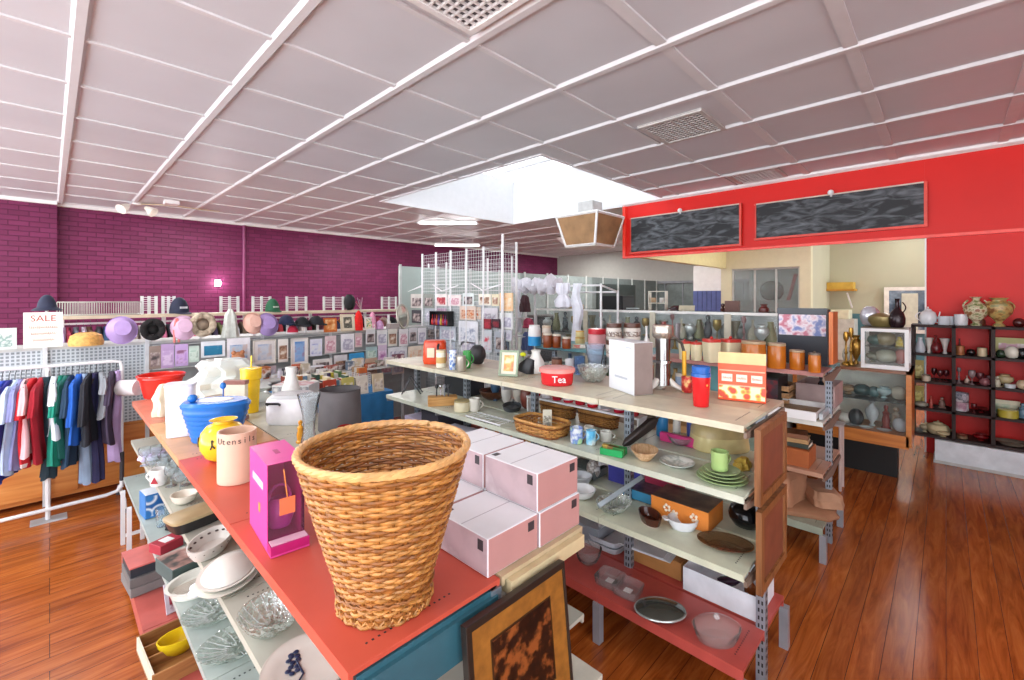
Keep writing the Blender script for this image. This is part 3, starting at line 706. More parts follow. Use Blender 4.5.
def cap(label, x, y, z, w, c, rz=0, brim=True, c2=None, tiltx=0, name='baseball_cap', cat='hat', h=None):
    t = thing(name, label, cat, (x, y, z), rz); t.rotation_euler = (tiltx, 0, rz); h = h or w*.62; m = mt(c, .8) if isinstance(c, str) else c
    MB().loft([(h*math.sin(PI/2*j/7), w/2*math.cos(PI/2*j/7)+.001, w/2*1.1*math.cos(PI/2*j/7)+.001) for j in range(8)], 20, m).build('crown', None, t)
    if brim == 'round':
        MB().lathe([(w*.48, .01), (w*.78, -.012), (w*.8, -.006), (w*.5, .02)], 28, m, cap0=False, cap1=False).build('brim', None, t)
    elif brim:
        vs = []; n = 12
        for k in (0, 1):
            for i in range(n+1):
                a = PI+PI*i/n; rr = (w*.5, w*.53)[k]
                vs.append((math.cos(a)*rr, (math.sin(a)*rr*(1.0 if k == 0 else 1.75)), .01-.02*k*abs(math.sin(a))))
        top = [(i, i+1, n+2+i, n+1+i) for i in range(n)]
        o = len(vs); vs2 = vs+[(a, b, c_+.006) for a, b, c_ in vs]
        MB().add(vs2, top+[tuple(o+q for q in reversed(f)) for f in top]+[(n+1+i, n+2+i, o+n+2+i, o+n+1+i) for i in range(n)], m).build('brim', None, t)
    if c2: MB().box(-w*.2, w*.2, -w*.53, -w*.46, h*.3, h*.42).build('badge', mt(c2, .6), t)
    return t

# ================================================================ THE BACK ROWS
# --- long display gondola in front of the clothes (its face at Y 5.6)
Y5 = 5.6
def x5(px): return onY(px, Y5)[0]
def z5(px, py, Y=Y5): return zat(py, onY(px, Y)[1])
t = thing('display_gondola', 'long pegboard display wall over orange wooden cupboards, full of cards and frames', 'shelving', (1.6, 5.8, 0)); G5 = t
X0 = -.9-1.6; X1 = 3.96-1.6
ow = wood('#c4702e', '#e09a52', .35, 1.2, 0)
cb = MB().box(X0, .8, -.16, .2, .04, .62, ow)
cb.build('cupboard', None, t, smooth=False)
for i in range(6):
    a = X0+.55*i
    MB().box(a+.02, a+.53, -.185, -.16, .08, .58).build('door', ow, t, smooth=False, bevel=.004)
MB().box(.8, X1, -.16, .2, .1, .66).build('lower_cabinet', mt('#9a9c9a', .5), t, smooth=False)
pb = MB().box(X0, X0+1.545, -.2, -.19, .62, 1.365)
pm = mt('#b3bfc4', .5, var=.02)
key = 'mesh'; m, nt, b_ = base_mat(key)
tc = node(nt, 'ShaderNodeTexCoord'); sx = node(nt, 'ShaderNodeSeparateXYZ'); cbn = node(nt, 'ShaderNodeCombineXYZ')
nt.links.new(tc.outputs['Object'], sx.inputs[0]); nt.links.new(sx.outputs['X'], cbn.inputs['X']); nt.links.new(sx.outputs['Z'], cbn.inputs['Y'])
bk = node(nt, 'ShaderNodeTexBrick'); bk.offset = 0; bk.inputs['Scale'].default_value = 1; bk.inputs['Brick Width'].default_value = .03; bk.inputs['Row Height'].default_value = .03; bk.inputs['Mortar Size'].default_value = .006; bk.inputs['Mortar Smooth'].default_value = .1
bk.inputs['Color1'].default_value = lin('#848e93'); bk.inputs['Color2'].default_value = lin('#8b959a'); bk.inputs['Mortar'].default_value = lin('#c9d2d6')
nt.links.new(cbn.outputs[0], bk.inputs['Vector']); nt.links.new(bk.outputs['Color'], b_.inputs['Base Color']); b_.inputs['Roughness'].default_value = .45
MESHM = m
pb.build('mesh_panel', MESHM, t, smooth=False)
MB().box(X0+1.545, X1, -.2, -.185, .62, 1.365).build('back_board', mt('#9fa3a3', .5), t, smooth=False)
MB().box(X0, X1, -.21, .2, 1.35, 1.375).build('top_ledge', mt('#bfc1bd', .4), t, smooth=False)
for px in (45, 147, 262, 330, 402):
    xx = x5(px)-1.6
    MB().box(xx-.015, xx+.015, -.225, -.2, .0, 1.40).build('post', mt('#d6dadb', .35), t, smooth=False)
for k in range(3):
    MB().box(X0+1.6, X1, -.26, -.2, [1.335, 1.10, .86][k]-.005, [1.335, 1.10, .86][k]).build('card_rail', mt('#c6c9c7', .4), t, smooth=False)
# hat pegs on top of it
for px, py in ((61, 0), (120, 0), (152, 0), (183, 0), (201, 0), (228, 0), (254, 0), (264, 0), (288, 0), (306, 0), (318, 0), (389, 0)):
    xx = x5(px)-1.6; MB().box(xx-.012, xx+.012, -.20, -.18, 1.37, 1.56).build('hat_peg', WHITE, t, smooth=False)

# --- clothing row behind (Y 7.5) with wire tops
Y7 = 7.5
def x7(px): return onY(px, Y7)[0]
t = thing('clothes_rack', 'long double clothes rail with a pale wooden top below the purple wall', 'clothes rack', (2.4, Y7, 0))
MB().box(-2.35, 2.6, -.16, .16, 1.55, 1.59).build('top_board', mt('#d8cbb0', .5), t, smooth=False)
MB().tube([(-2.35, 0, 1.49), (2.6, 0, 1.49)], .014).build('rail', WHITE, t)
for i in range(6):
    MB().box(-2.3+.96*i-.02, -2.3+.96*i+.02, -.02, .02, 0, 1.55).build('post', WHITE, t, smooth=False)
    MB().box(-2.3+.96*i-.02, -2.3+.96*i+.02, -.3, .3, 0, .04).build('foot', WHITE, t, smooth=False)
def wirefence(label, pa, pb, zt, zb, n, group=None, cat='wire rack', name='wire_rack', dy=.16, yy=Y7):
    xa, xb = onY(pa, yy)[0], onY(pb, yy)[0]; cx = (xa+xb)/2; h = (xb-xa)/2
    t = thing(name, label, cat, (cx, yy, zb), 0, group)
    f = MB()
    for y in (-dy, dy):
        for z in (0.006, zt-zb): f.tube([(-h, y, z), (h, y, z)], .006, 4)
        for i in range(n+1):
            u = -h+2*h*i/n; f.tube([(u, y, 0), (u, y, zt-zb)], .003, 4)
    for i in range(n+1):
        u = -h+2*h*i/n; f.tube([(u, -dy, .006), (u, dy, .006)], .003, 4)
    f.build('wire_frame', mt('#a5a29a', .4, .3), t)
    for s in (-h, h): MB().box(s-.008, s+.008, -dy-.006, dy+.006, 0, .012).build('end_bar', WMET, t, smooth=False)
wirefence('long empty wire basket lying on the pale rack top behind the sale sign', 57, 140, 1.75, 1.59, 34)
def fence(label, pa, pb, py0=296, gr=None):
    xa, xb = x7(pa), x7(pb); cx = (xa+xb)/2; h = (xb-xa)/2
    t = thing('wire_divider', label, 'wire divider', (cx, Y7, 1.59)); H = .235
    f = MB()
    for k in range(7): f.tube([(-h, 0, .05+k*.028), (h, 0, .05+k*.028)], .004, 4)
    f.build('wire', WMET, t)
    for k in (-h, 0, h): MB().box(k-.016, k+.016, -.012, .012, 0, H).build('upright', mt('#d8dcda', .4), t, smooth=False)
fence('wire divider upright at the end of the long wire basket', 142, 156)
fence('wire divider beside the dark navy cap', 163, 174)
fence('wire divider above the grey scarf', 221, 238)
fence('wire divider just before the green cap', 253, 270)
fence('wire divider following the green cap', 287, 306)
fence('wire divider just before the black round cap', 324, 343)
fence('wire divider last before the oval mirror', 382, 396)
t = thing('sparkler_ornament', 'twiggy silver and pink ornament beside the black round cap', 'ornament', (x7(361), Y7, 1.59))
for k in range(9):
    a = R.uniform(-1, 1); MB().tube([(0, 0, 0), (math.sin(a)*.12, R.uniform(-.05, .05), .12+.1*R.random())], .004, 4, mt(['#c9bfc4', '#d86a80', '#b7b9bb'][k % 3], .3, .3)).build('twig', None, t)
# garments, small, along the back rail
cols = ['#b9a6c9','#8d2340','#6b6f7a','#c9b9c9','#6b4a3a','#3a3c44','#2e4a6b','#44506b','#7f9ab5','#2c3a55','#9a8f8a','#d8d4d0','#4a3f3a','#20242c','#c06a8a','#31343c','#e0c4cc','#274a5a','#d4566a','#5a5048','#b5b8a0','#3a3148','#7a7f50','#1f2b3a','#c5c8cc','#6a5a4a','#2f2c30','#8a7a60','#54605a','#3c2a3a','#a0303a','#24445a','#574a63','#d0c8c0','#7a1f3a','#3a4a3a','#8a5a6a','#20242c','#333a55','#b06a30','#3a2f2a','#686a70','#1c1e24','#4a5878','#c8506a','#c0b8a8','#303438','#887088','#252a30','#5a3a50']
CN = {}
def cname(h):
    r, g, b = [int(h[i:i+2], 16) for i in (1, 3, 5)]
    import colorsys
    H, S, V = colorsys.rgb_to_hsv(r/255, g/255, b/255); H *= 360
    if S < .14: n = 'black' if V < .22 else 'charcoal' if V < .4 else 'grey' if V < .72 else 'white'
    else:
        n = ('red' if H < 12 or H > 345 else 'brown' if H < 40 and V < .65 else 'orange' if H < 40 else 'yellow' if H < 68 else 'green' if H < 165 else 'teal' if H < 195 else 'blue' if H < 250 else 'purple' if H < 300 else 'pink')
        n = ('dark ' if V < .35 else 'pale ' if S < .35 and V > .6 else 'dull ' if S < .35 else '')+n
    return n
for i in range(len(cols)):
    px = 62+(412-62)*i/(len(cols)-1)
    n = cname(cols[i])
    # which things stand before each stretch of the rail, so that each garment can be found
    zones = [(100, 'behind the sale sign and straw hat'), (140, 'behind the lilac baby cap'), (175, 'behind the black furry hat'), (215, 'behind the speckled wreath hat'), (245, 'behind the grey scarf'), (285, 'behind the pale pink and mauve hats'), (330, 'behind the two black caps'), (360, 'behind the orange frame'), (500, 'behind the red hat and oval mirror')]
    z = [b for a, b in zones if px <= a][0]
    w = ['shirt', 'shirt', 'dress', 'jacket'][i % 4]
    lab = '%s %s on the back rail %s' % (n, w, z); k = 2
    while lab in SEEN:
        lab = ['', '', '%s %s on the back rail %s, longer hem', '%s %s on the back rail %s, thicker', '%s %s on the back rail %s, crumpled'][k] % (n, w, z); k += 1
    garment(lab, x7(px), Y7-.01, 1.45, .75+R.uniform(-.1, .12), cols[i], .21, .04, w)

# --- wire mesh stands (white grid panels) with packets, along X ~ 4
t = thing('grid_stand', 'tall white wire grid stand hung with craft packets', 'display stand', (4.0, 4.05, 0))
L = 1.75; f = MB(); zt = 2.45
for i in range(int(L/.05)+1): f.tube([(0, i*.05, .3), (0, i*.05, zt)], .0022, 3)
for k in range(int((zt-.3)/.05)+1): f.tube([(0, 0, .3+k*.05), (0, L, .3+k*.05)], .0022, 3)
f.build('grid', WMET, t)
for i in range(6): MB().tube([(0, L*i/5, 0), (0, L*i/5, zt+.03)], .016, 6).build('upright', WMET, t)
MB().box(.03, .05, 0, L, .3, 1.75).build('back_board', mt('#aeb4b5', .5), t, smooth=False)
for i in range(3): MB().tube([(0, L*i/2, 2.0-.02), (-.06, L*i/2+.3, 1.9), (0, min(L, L*i/2+.6), 2.0)], .01, 5).build('arm', WMET, t)
t = thing('grid_stand', 'second white wire grid stand set at a right angle at the aisle end', 'display stand', (3.96, 4.0, 0))
f = MB()
for i in range(6): f.tube([(i*.05, 0, .3), (i*.05, 0, 2.50)], .0022, 3)
for k in range(45): f.tube([(0, 0, .3+k*.05), (.25, 0, .3+k*.05)], .0022, 3)
f.build('grid', WMET, t)
for s in (0, .25): MB().tube([(s, 0, 0), (s, 0, 2.6-s*.3)], .016, 6).build('upright', WMET, t)
t = thing('grid_stand', 'white wire grid stand in the row behind the craft packets', 'display stand', (5.0, 4.85, 0))
f = MB(); L = 2.2
for i in range(int(L/.06)+1): f.tube([(0, i*.06, .3), (0, i*.06, 2.42)], .0022, 3)
for k in range(35): f.tube([(0, 0, .3+k*.06), (0, L, .3+k*.06)], .0022, 3)
f.build('grid', WMET, t)
for i in range(5): MB().tube([(0, L*i/4, 0), (0, L*i/4, 2.45)], .016, 6).build('upright', WMET, t)

# --- white clothes frame draped with lace between the stands and the glass case
t = thing('display_rack', 'white tubular rack draped with white lace cloth', 'display rack', (4.85, 4.2, 0))
xa, ya = 4.8, onX(517, 4.8)[0]; xb, yb = 4.8, onX(601, 4.8)[0]
for yy in (ya-4.2, yb-4.2):
    MB().tube([(-.05, yy, 0), (-.05, yy, 1.98)], .016, 6).build('upright', WMET, t)
    MB().tube([(.35, yy, 0), (.35, yy, 1.9)], .016, 6).build('upright', WMET, t)
MB().tube([(-.05, ya-4.2, 1.96), (-.05, yb-4.2, 1.96)], .014, 6).tube([(.35, ya-4.2, 1.88), (.35, yb-4.2, 1.88)], .014, 6).tube([(-.05, yb-4.2, 1.96), (.35, yb-4.2, 1.88)], .012, 6).tube([(-.05, ya-4.2, 1.9), (.35, ya-4.2, 1.88)], .012, 6).build('top_frame', WMET, t)
def cloth(label, Y_a, Y_b, X, z, w=.10, drop=.06, name='lace_cloth', c='#e6e4ea'):
    mb = MB(); n = 30; vs = []; seg = 14; lv = []
    for i in range(n+1):
        y = Y_a+(Y_b-Y_a)*i/n; s = .8+.35*math.sin(i*1.7)+.2*math.sin(i*3.1)
        for k in range(seg):
            a = 2*PI*k/seg; q = 1+.25*math.sin(3*a+i)
            vs.append((X+w*s*math.cos(a)*q, y, z+drop*s*math.sin(a)*q-.02*math.sin(PI*i/n)))
    fs = [(i*seg+k, (i+1)*seg+k, (i+1)*seg+(k+1) % seg, i*seg+(k+1) % seg) for i in range(n) for k in range(seg)]+[tuple(range(seg)), tuple(n*seg+k for k in reversed(range(seg)))]
    return solo(name, label, 'cloth', MB().add(vs, fs), mt(c, .8), (0, 0, 0))
cloth('bunched white lace cloth laid along the top of the tubular rack', ya, onX(558, 4.8)[0], 4.8, 1.99, .14, .10)
def strip(name, label, px, zt, zb, w, c='#e2e4ec'):
    n = 14; y = onX(px, 4.76)[0]
    return solo(name, label, 'cloth', MB().loft([(zb+(zt-zb)*k/n, w*(.30+.08*math.sin(k*1.3)), w*(.5+.10*math.sin(k*.9)), .01*math.sin(k), .012*math.sin(k*.7)) for k in range(n+1)], 22, mt(c, .85), fold=(.14, 6)), None, (4.76, y, 0))
strip('white_scarf', 'long narrow white scarf hanging from the rack end past the glass rail', 577, 1.99, 1.15, .13)
strip('lace_strip', 'white lace strip hanging down beside the grid corner', 519, 1.97, 1.30, .09, '#e8e8ee')
y = onX(563, 4.76)[0]
solo('lace_bonnet', 'white puffed lace bundle drooping from the tubular rack', 'cloth', MB().loft([(1.66, .03, .03), (1.68, .09, .10), (1.76, .10, .12), (1.84, .05, .06), (1.9, .08, .10), (2.0, .07, .09)], 24, mt('#e6e6ee', .85), fold=(.14, 7)), None, (4.76, y, 0))

# --- long glass display case (X 5.3)
ca, cz = onX(782, 5.3)[0], onX(536, 5.3)[0]
t = thing('glass_display_case', 'long glass cabinet with white frame filled with silverware and ornaments', 'display case', (5.3, ca, 0)); GC = t
L = cz-ca; ZT = 1.64
fm = MB()
for x in (0, .45):
    fm.box(x-.015, x+.015, 0, L, ZT-.03, ZT); fm.box(x-.015, x+.015, 0, L, .78, .81)
for y in (0, L): fm.box(0, .45, y-.015, y+.015, ZT-.03, ZT)
fm.build('frame', mt('#f0efe9', .35), t, smooth=False)
for px in (586, 653, 728):
    y = onX(px, 5.3)[0]-ca
    MB().box(-.02, .0, y-.035, y+.035, .8, ZT-.02).build('mullion', mt('#cfc9b3', .4), t, smooth=False)
for y in (0, L): MB().box(-.012, .012, y-.015, y+.015, .8, ZT).build('mullion', WHITE, t, smooth=False)
MB().box(0, .45, 0, L, 0, .78).build('base_cabinet', mt('#8f9694', .5), t, smooth=False)
MB().box(.44, .45, 0, L, .8, ZT-.03).build('rear_panel', mt('#d0d4d2', .4), t, smooth=False)
for z in (1.02, 1.30): MB().box(.01, .44, .01, L-.01, z-.008, z).build('glass_shelf', glass('#cfe0dc', .6), t, smooth=False)
MB().box(-.003, .003, .02, L-.02, .81, ZT-.03).build('front_glass', glass('#f2f6f5', .95), t, smooth=False)
MB().box(0.0, .45, .0, L, ZT, ZT+.006).build('top_glass', glass('#e8eeec', .8), t, smooth=False)

# --- counter cabinet with orange wooden frame (X 5.6)
t = thing('glass_counter', 'glass fronted counter with orange wooden base strip before the red bookcase', 'display counter', (5.6, .25, 0)); L = .94
MB().box(.3, .5, .1, L-.02, 0, .38).build('plinth', mt('#0e0a08', .6), t, smooth=False)  # near-black block stands in for the shade under the raised counter
cw = wood('#b06428', '#cc8038', .35, 2, 1)
MB().box(-.02, .52, 0, L, .38, .50).build('base', cw, t, smooth=False)
MB().box(-.02, .52, -.02, .02, .40, 1.11).build('end_frame', cw, t, smooth=False)
MB().box(-.02, .52, L-.04, L, .40, 1.11).build('end_frame', cw, t, smooth=False)
MB().box(-.02, .54, -.02, L, 1.08, 1.11).build('top', wood('#6e4630', '#8c5d40', .3, 2, 1), t, smooth=False)
MB().box(.5, .52, .02, L-.04, .50, 1.08).build('back_panel', mt('#e6e6d8', .5), t, smooth=False)
MB().box(.02, .5, .02, L-.04, .79, .798).build('glass_shelf', glass('#cfe0dc', .7), t, smooth=False)
MB().box(-.004, .0, .02, L-.04, .50, 1.08).build('front_glass', glass('#f2f6f5', .95), t, smooth=False)
# small white glass case on it
y0, y1 = onX(909, 5.62)[0], onX(861, 5.62)[0]
t = thing('countertop_case', 'small white-framed glass case standing on the wooden counter', 'display case', (5.62, y0, 1.112)); W = y1-y0; Hc = .39
f = MB()
for x in (0, .36):
    f.box(x-.015, x+.015, 0, .03, 0, Hc); f.box(x-.015, x+.015, W-.03, W, 0, Hc); f.box(x-.015, x+.015, 0, W, 0, .04); f.box(x-.015, x+.015, 0, W, Hc-.03, Hc)
for y in (0, W-.03): f.box(0, .36, y, y+.03, 0, .04); f.box(0, .36, y, y+.03, Hc-.03, Hc)
f.build('frame', WHITE, t, smooth=False)
MB().box(-.002, .002, .03, W-.03, .04, Hc-.03).build('front_glass', glass('#eef2ee', .9), t, smooth=False)
MB().box(.01, .35, .03, W-.03, .21, .216).build('glass_shelf', glass('#cfe0dc', .6), t, smooth=False)
MB().box(.355, .36, .03, W-.03, .04, Hc-.03).build('back_panel', mt('#5a5040', .6), t, smooth=False)
MB().box(0, .36, 0, W, Hc, Hc+.01).build('top_panel', mt('#6a5a48', .5), t, smooth=False)
CCX, CCY, CCW = 5.62, y0, W

# --- dark bookcase against the red wall
BX = 6.78; ys = [.27, -.06, -.35, -.66, -.97]; zs = [.27, .56, .865, 1.17, 1.49]
t = thing('open_bookcase', 'dark brown open bookcase of ornaments against the red wall', 'bookcase', (BX, .27, 0))
dk = wood('#1f100d', '#301813', .65, 2, 2)
for y in ys: MB().box(0, .33, y-.27-.015, y-.27+.015, .27, 1.5).build('upright', dk, t, smooth=False)
for i, z in enumerate(zs): MB().box(0, .33, ys[-1]-.27-.015, .015, z-.015, z+.012).build('shelf', dk, t, smooth=False)
t = thing('plinth_box', 'long white painted plinth under the dark bookcase', 'plinth', (BX, -.45, 0))
MB().box(-.03, .33, -.65, .54, 0, .25).build('body', mt('#d5dade', .4), t, smooth=False, bevel=.006)
MB().box(-.04, .33, -.65, .55, .0, .03).build('skirt', mt('#b9b9b6', .4), t, smooth=False)

# --- book table and blue cloth
t = thing('book_table', 'low table under a blue cloth holding rows of books', 'table', (2.0, 4.55, 0))
MB().box(-.45, .45, -.4, .4, .80, .84).build('tabletop', mt('#c4c0b5', .5), t, smooth=False)
for sx in (-.4, .4):
    for sy in (-.35, .35): MB().tube([(sx, sy, 0), (sx, sy, .8)], .02).build('leg', GREY, t)
o = MB(); n = 80; vs = []
pth = [(-.48, -.43), (.48, -.43), (.48, .43), (-.48, .43)]
pts = []
for a, b in zip(pth, pth[1:]+pth[:1]):
    for i in range(24): k = i/24; pts.append((a[0]+(b[0]-a[0])*k, a[1]+(b[1]-a[1])*k, a, b))
vs = []
for z, fl in ((.845, 0), (.80, .2), (.4, .8), (.12, 1)):
    for i, (x, y, a, b) in enumerate(pts):
        nx, ny = (b[1]-a[1]), -(b[0]-a[0]); l = math.hypot(nx, ny); q = .018*math.sin(i*1.6)*fl
        vs.append((x+nx/l*q, y+ny/l*q, z))
N = len(pts); fs = [(j*N+i, j*N+(i+1) % N, (j+1)*N+(i+1) % N, (j+1)*N+i) for j in range(3) for i in range(N)]+[tuple(range(N))]
solo('tablecloth', 'bright blue pleated cloth over the book table', 'tablecloth', MB().add(vs, fs), mt('#2f7fb8', .7), (2.0, 4.55, 0))
# ================================================================ GONDOLA A: TOP (z .95)
ZA = .952
# -- the big wicker basket: round weave that tapers to a footed base
t = thing('wicker_basket', 'large tapering round wicker basket standing empty on the salmon red shelf top', 'basket', (.665, 1.145, ZA), .4)
H = .425; n = 34; rows = 50
def br(k): return .120+.016*math.sin(min(1, k/.14)*PI)*(k < .14)+(.229-.120)*max(0, (k-.12)/.88)**.92 if k > .12 else .128-.008*k/.12
wm1 = mt('#b67e3e', .4, var=.35, scale=40); wm2 = mt('#925a25', .42, var=.3, scale=35); wl = mt('#d6a468', .4, var=.25, scale=30)
W = MB(); seg = n*4
for r in range(rows):
    k = (r+.5)/rows; z = k*H; ra = br(k)
    W.tube([((ra+.0042*math.cos(n*PI*i/seg*1.0+r*PI))*math.cos(2*PI*i/seg), (ra+.0042*math.cos(n*PI*i/seg+r*PI))*math.sin(2*PI*i/seg), z+.0012*math.sin(9*i/seg*2*PI+r)) for i in range(seg)], .0052, 6, [wm1, wm1, wm2, wm1, wm2][(r*7) % 5], True)
W.build('weave', None, t)
S = MB()
for i in range(n):
    a = 2*PI*(i+.0)/n
    S.tube([(br(k)*math.cos(a), br(k)*math.sin(a), k*H) for k in (0, .1, .2, .4, .6, .8, 1)], .0042, 5)
S.build('wicker_ribs', wm2, t)
rm = MB()
for q in range(3):
    rm.tube([((.230+.0035*math.cos(2*PI*q/3+i*.9))*math.cos(2*PI*i/120), (.230+.0035*math.cos(2*PI*q/3+i*.9))*math.sin(2*PI*i/120), H+.004+.0035*math.sin(2*PI*q/3+i*.9)) for i in range(120)], .0085, 6, wl, True)
rm.build('rim', None, t)
b = MB().lathe([(.001, .006), (.122, .006), (.124, .012), (.001, .014)], 40)
b.build('base', wm2, t)
zz = MB(); zz.tube([(.131*math.cos(2*PI*i/72), .131*math.sin(2*PI*i/72), .006+.012*(i % 2)) for i in range(72)], .004, 5, wm1, True); zz.tube([(.134*math.cos(2*PI*i/72), .134*math.sin(2*PI*i/72), .052+.004*(i % 2)) for i in range(72)], .0035, 5, wm2, True)
zz.build('foot_braid', None, t)

# -- magenta boxed toy
t = thing('toy_box', 'magenta pink window box holding a purple handbag, with an orange tag', 'box', (.572, 1.725, ZA), -.08)
mg = mt('#e0489c', .35, var=.05); mg2 = mt('#b81f6e', .35)
w_, d_, h_ = .060, .155, .29
bb = MB().box(-w_, w_, -d_, d_, 0, .006, mg).box(-w_, -w_+.003, -d_+.05, d_, 0, h_, mg).box(-w_, w_, d_-.003, d_, 0, h_, mg).box(-w_, w_, -d_+.05, d_, h_-.003, h_, mg).box(w_-.003, w_, -d_+.09, d_, 0, h_, mg)
bb.box(-w_, w_, -d_, -d_+.004, 0, .035, mg2).box(-w_, -w_+.003, -d_, -d_+.05, 0, .035, mg2).box(w_-.003, w_, -d_, -d_+.09, 0, .035, mg2)
bb.build('box_body', None, t, smooth=False)
MB().box(-w_+.004, w_-.004, -d_+.006, -d_+.045, .034, .037).build('display_ledge', mt('#e8b8cc', .5), t, smooth=False)
MB().box(-w_+.004, w_-.004, -d_+.050, -d_+.052, .036, h_-.004).box(w_-.004, w_-.002, -d_+.05, -d_+.09, .036, h_-.004).build('window', glass('#f3c6e0', .9), t, smooth=False)
hb = MB().loft([(.04, .035, .03, 0, -.02), (.07, .046, .036, 0, -.02), (.12, .042, .03, 0, -.02), (.14, .03, .02, 0, -.02)], 24, mt('#b03aa0', .3))
hb.tube([(.035*math.cos(PI*i/10), -.02, .135+.05*math.sin(PI*i/10)) for i in range(11)], .005, 6, mt('#b85ab0', .3)); hb.build('toy_handbag', None, t)
MB().tube([(-.02, -d_+.004, h_-.01), (-.012, -d_-.006, h_-.10)], .0018, 5).build('tag_string', mt('#e88a3a', .5), t)
MB().box(-.036, .012, -d_-.009, -d_-.007, h_-.155, h_-.10).build('tag', mt('#f07a50', .5), t, smooth=False)
dd = MB().box(-w_-.001, -w_, -.05, .10, .19, .215, mt('#f4c8de', .5)).box(-w_-.0012, -w_, -.01, .01, .10, .13, mt('#f0a030', .5)); dd.build('printed_mark', None, t, smooth=False)
MB().box(-.008, .008, 0, .05, h_, h_+.0006).build('carry_slot', mg2, t, smooth=False)

# -- utensil canister, pale pinkish beige, with its lettering
x, y, w, h = spot(217, 257, 485, 430, ZA)
t = thing('utensil_canister', 'pale beige open utensil canister with dark lettering beside the magenta box', 'canister', (x, y, ZA), LOOK)
vessel([(.001, 0), (1, 0), (1, 1)], w, h, mt('#dcb59c', .4, var=.03), 36, 1, .008).build('body', None, t)
for i, ch in enumerate('Utensils'):
    a = -PI/2-.42+i*.27; r = w/2+.0012
    text(ch, .038, mt('#4a3a34', .5), t, (r*math.cos(a), r*math.sin(a), h*.86), (PI/2, 0, a+PI/2))
# -- yellow ball jar
x, y, w, h = spot(199, 248, 465, 419, ZA)
t = thing('globe_vase', 'glossy yellow globe vase with small black figures beside the beige canister', 'vase', (x, y, ZA), LOOK)
yl = mt('#efc02c', .15, var=.03)
MB().lathe([(r*w/2, q*h) for r, q in [(.001,0),(.45,0),(.75,.1),(.97,.32),(1,.5),(.93,.7),(.7,.86),(.42,.92),(.42,.96),(.6,1),(.56,1),(.36,.94),(.001,.9)]], 36, yl).build('body', None, t)
fg = MB()
for a0 in (-2.6, -1.55, -.4):
    for pts in ([(0, .40), (.08, .5), (.04, .62)], [(.08, .5), (.2, .42)], [(.04, .62), (.12, .58)]):
        q_ = []
        for u, k in pts:
            a = a0+u; rr = w/2*math.sqrt(max(.05, 1-((k-.5)/.55)**2))+.002; q_.append((rr*math.cos(a), rr*math.sin(a), k*h))
        fg.tube(q_, .004, 5)
fg.build('painted_figure', mt('#3a3320', .4), t)
# -- blue ribbed oval bucket with lid and white button
x, y, w, h = spot(180, 251, 449, 401, ZA)
y += .03; x += .01
t = thing('ribbed_container', 'blue ribbed oval container with lid behind the yellow globe vase', 'container', (x, y, ZA), -.55)
bl = mt('#1f6fc4', .25, var=.04)
pr = []
for i in range(7):
    k = i/7; pr += [(.70+.3*k, k*.8), (.74+.3*k, k*.8+.05), (.73+.3*k, k*.8+.09)]
MB().lathe([(.001, 0)]+[(min(r, 1)*w/2, q*h) for r, q in pr]+[(w/2*1.0, .85*h), (.001, .85*h)], 36, bl, .66).build('body', None, t)
MB().lathe([(.001, .85*h), (w*.52, .85*h), (w*.53, .92*h), (w*.48, h), (.001, h)], 36, bl, .66).build('lid', None, t)
MB().lathe([(.001, h), (w*.26, h), (w*.25, h+.006), (.001, h+.008)], 28, WHITE, .6).build('lid_inset', None, t)
k = MB().ball(-w*.32, -.03, h+.022, .026, bl, .9); k.ball(.02, .05, h+.075, .017, bl, 1.2); k.tube([(.02, .05, h), (.02, .05, h+.06)], .003, 5, bl); k.build('knob', None, t)
# -- white tub behind it
x, y, w, h = spot(174, 206, 440, 388, ZA)
t = thing('storage_tub', 'tall square white plastic tub tucked behind the blue container', 'tub', (x-.03, y+.10, ZA), -.3)
vessel([(.001, 0), (.9, 0), (1, 1)], w*.95, h*1.02, mt('#eceaf0', .4), 32, 1, .006, .7).build('body', None, t)
MB().lathe([(.001, h*1.02), (w*.50, h*1.02), (w*.50, h*1.07), (.001, h*1.08)], 32, mt('#d9dbe4', .4), sq=.7).build('lid', None, t)
# -- creamy crumpled paper parcel
def lumpy(name, label, cat, x, y, z, w, d, h, c, seed, rough=.6, fold=.12, lv=7, rz=0, m=None, sq=.3):
    r = random.Random(seed); mb = MB(); L = []
    for i in range(lv+1):
        k = i/lv; s = (1-k**2.6*.55)*(1+r.uniform(-.08, .08)); L.append((h*k, w/2*s, d/2*s, r.uniform(-.06, .06)*w, r.uniform(-.06, .06)*d))
    mb.loft(L, 28, m or mt(c, rough, var=.08, scale=12, bump=.4), fold=(fold, 6+seed % 3), sq=sq)
    return solo(name, label, cat, mb, None, (x, y, z), rz)
x, y, w, h = spot(152, 178, 417, 384, ZA)
lumpy('paper_parcel', 'crumpled cream paper parcel between the red bowl and white tub', 'parcel', x, y, ZA, w, w*.8, h, '#e0d8bd', 3, .7, .16)
x, y, w, h = spot(118, 141, 397, 380, ZA)
solo('tissue_roll', 'white paper roll lying at the far end beside the red bowl', 'paper roll', MB().lathe([(.001, -w/2), (h/2, -w/2), (h/2, w/2), (.001, w/2)], 20), mt('#f0eef0', .7), (x, y, ZA+h/2+.001), 0).rotation_euler = (PI/2, 0, PI/4)
x, y, w, h = spot(134, 183, 400, 375, ZA)
t = thing('plastic_bowl', 'wide red plastic bowl with thick rim at the far end of the red top', 'bowl', (x+.02, y, ZA))
vessel([(.001, 0), (.72, 0), (.82, .4), (.93, .85), (1, .88), (1, 1)], w, h, mt('#e0352a', .25), 36, 1, .01).build('body', None, t)
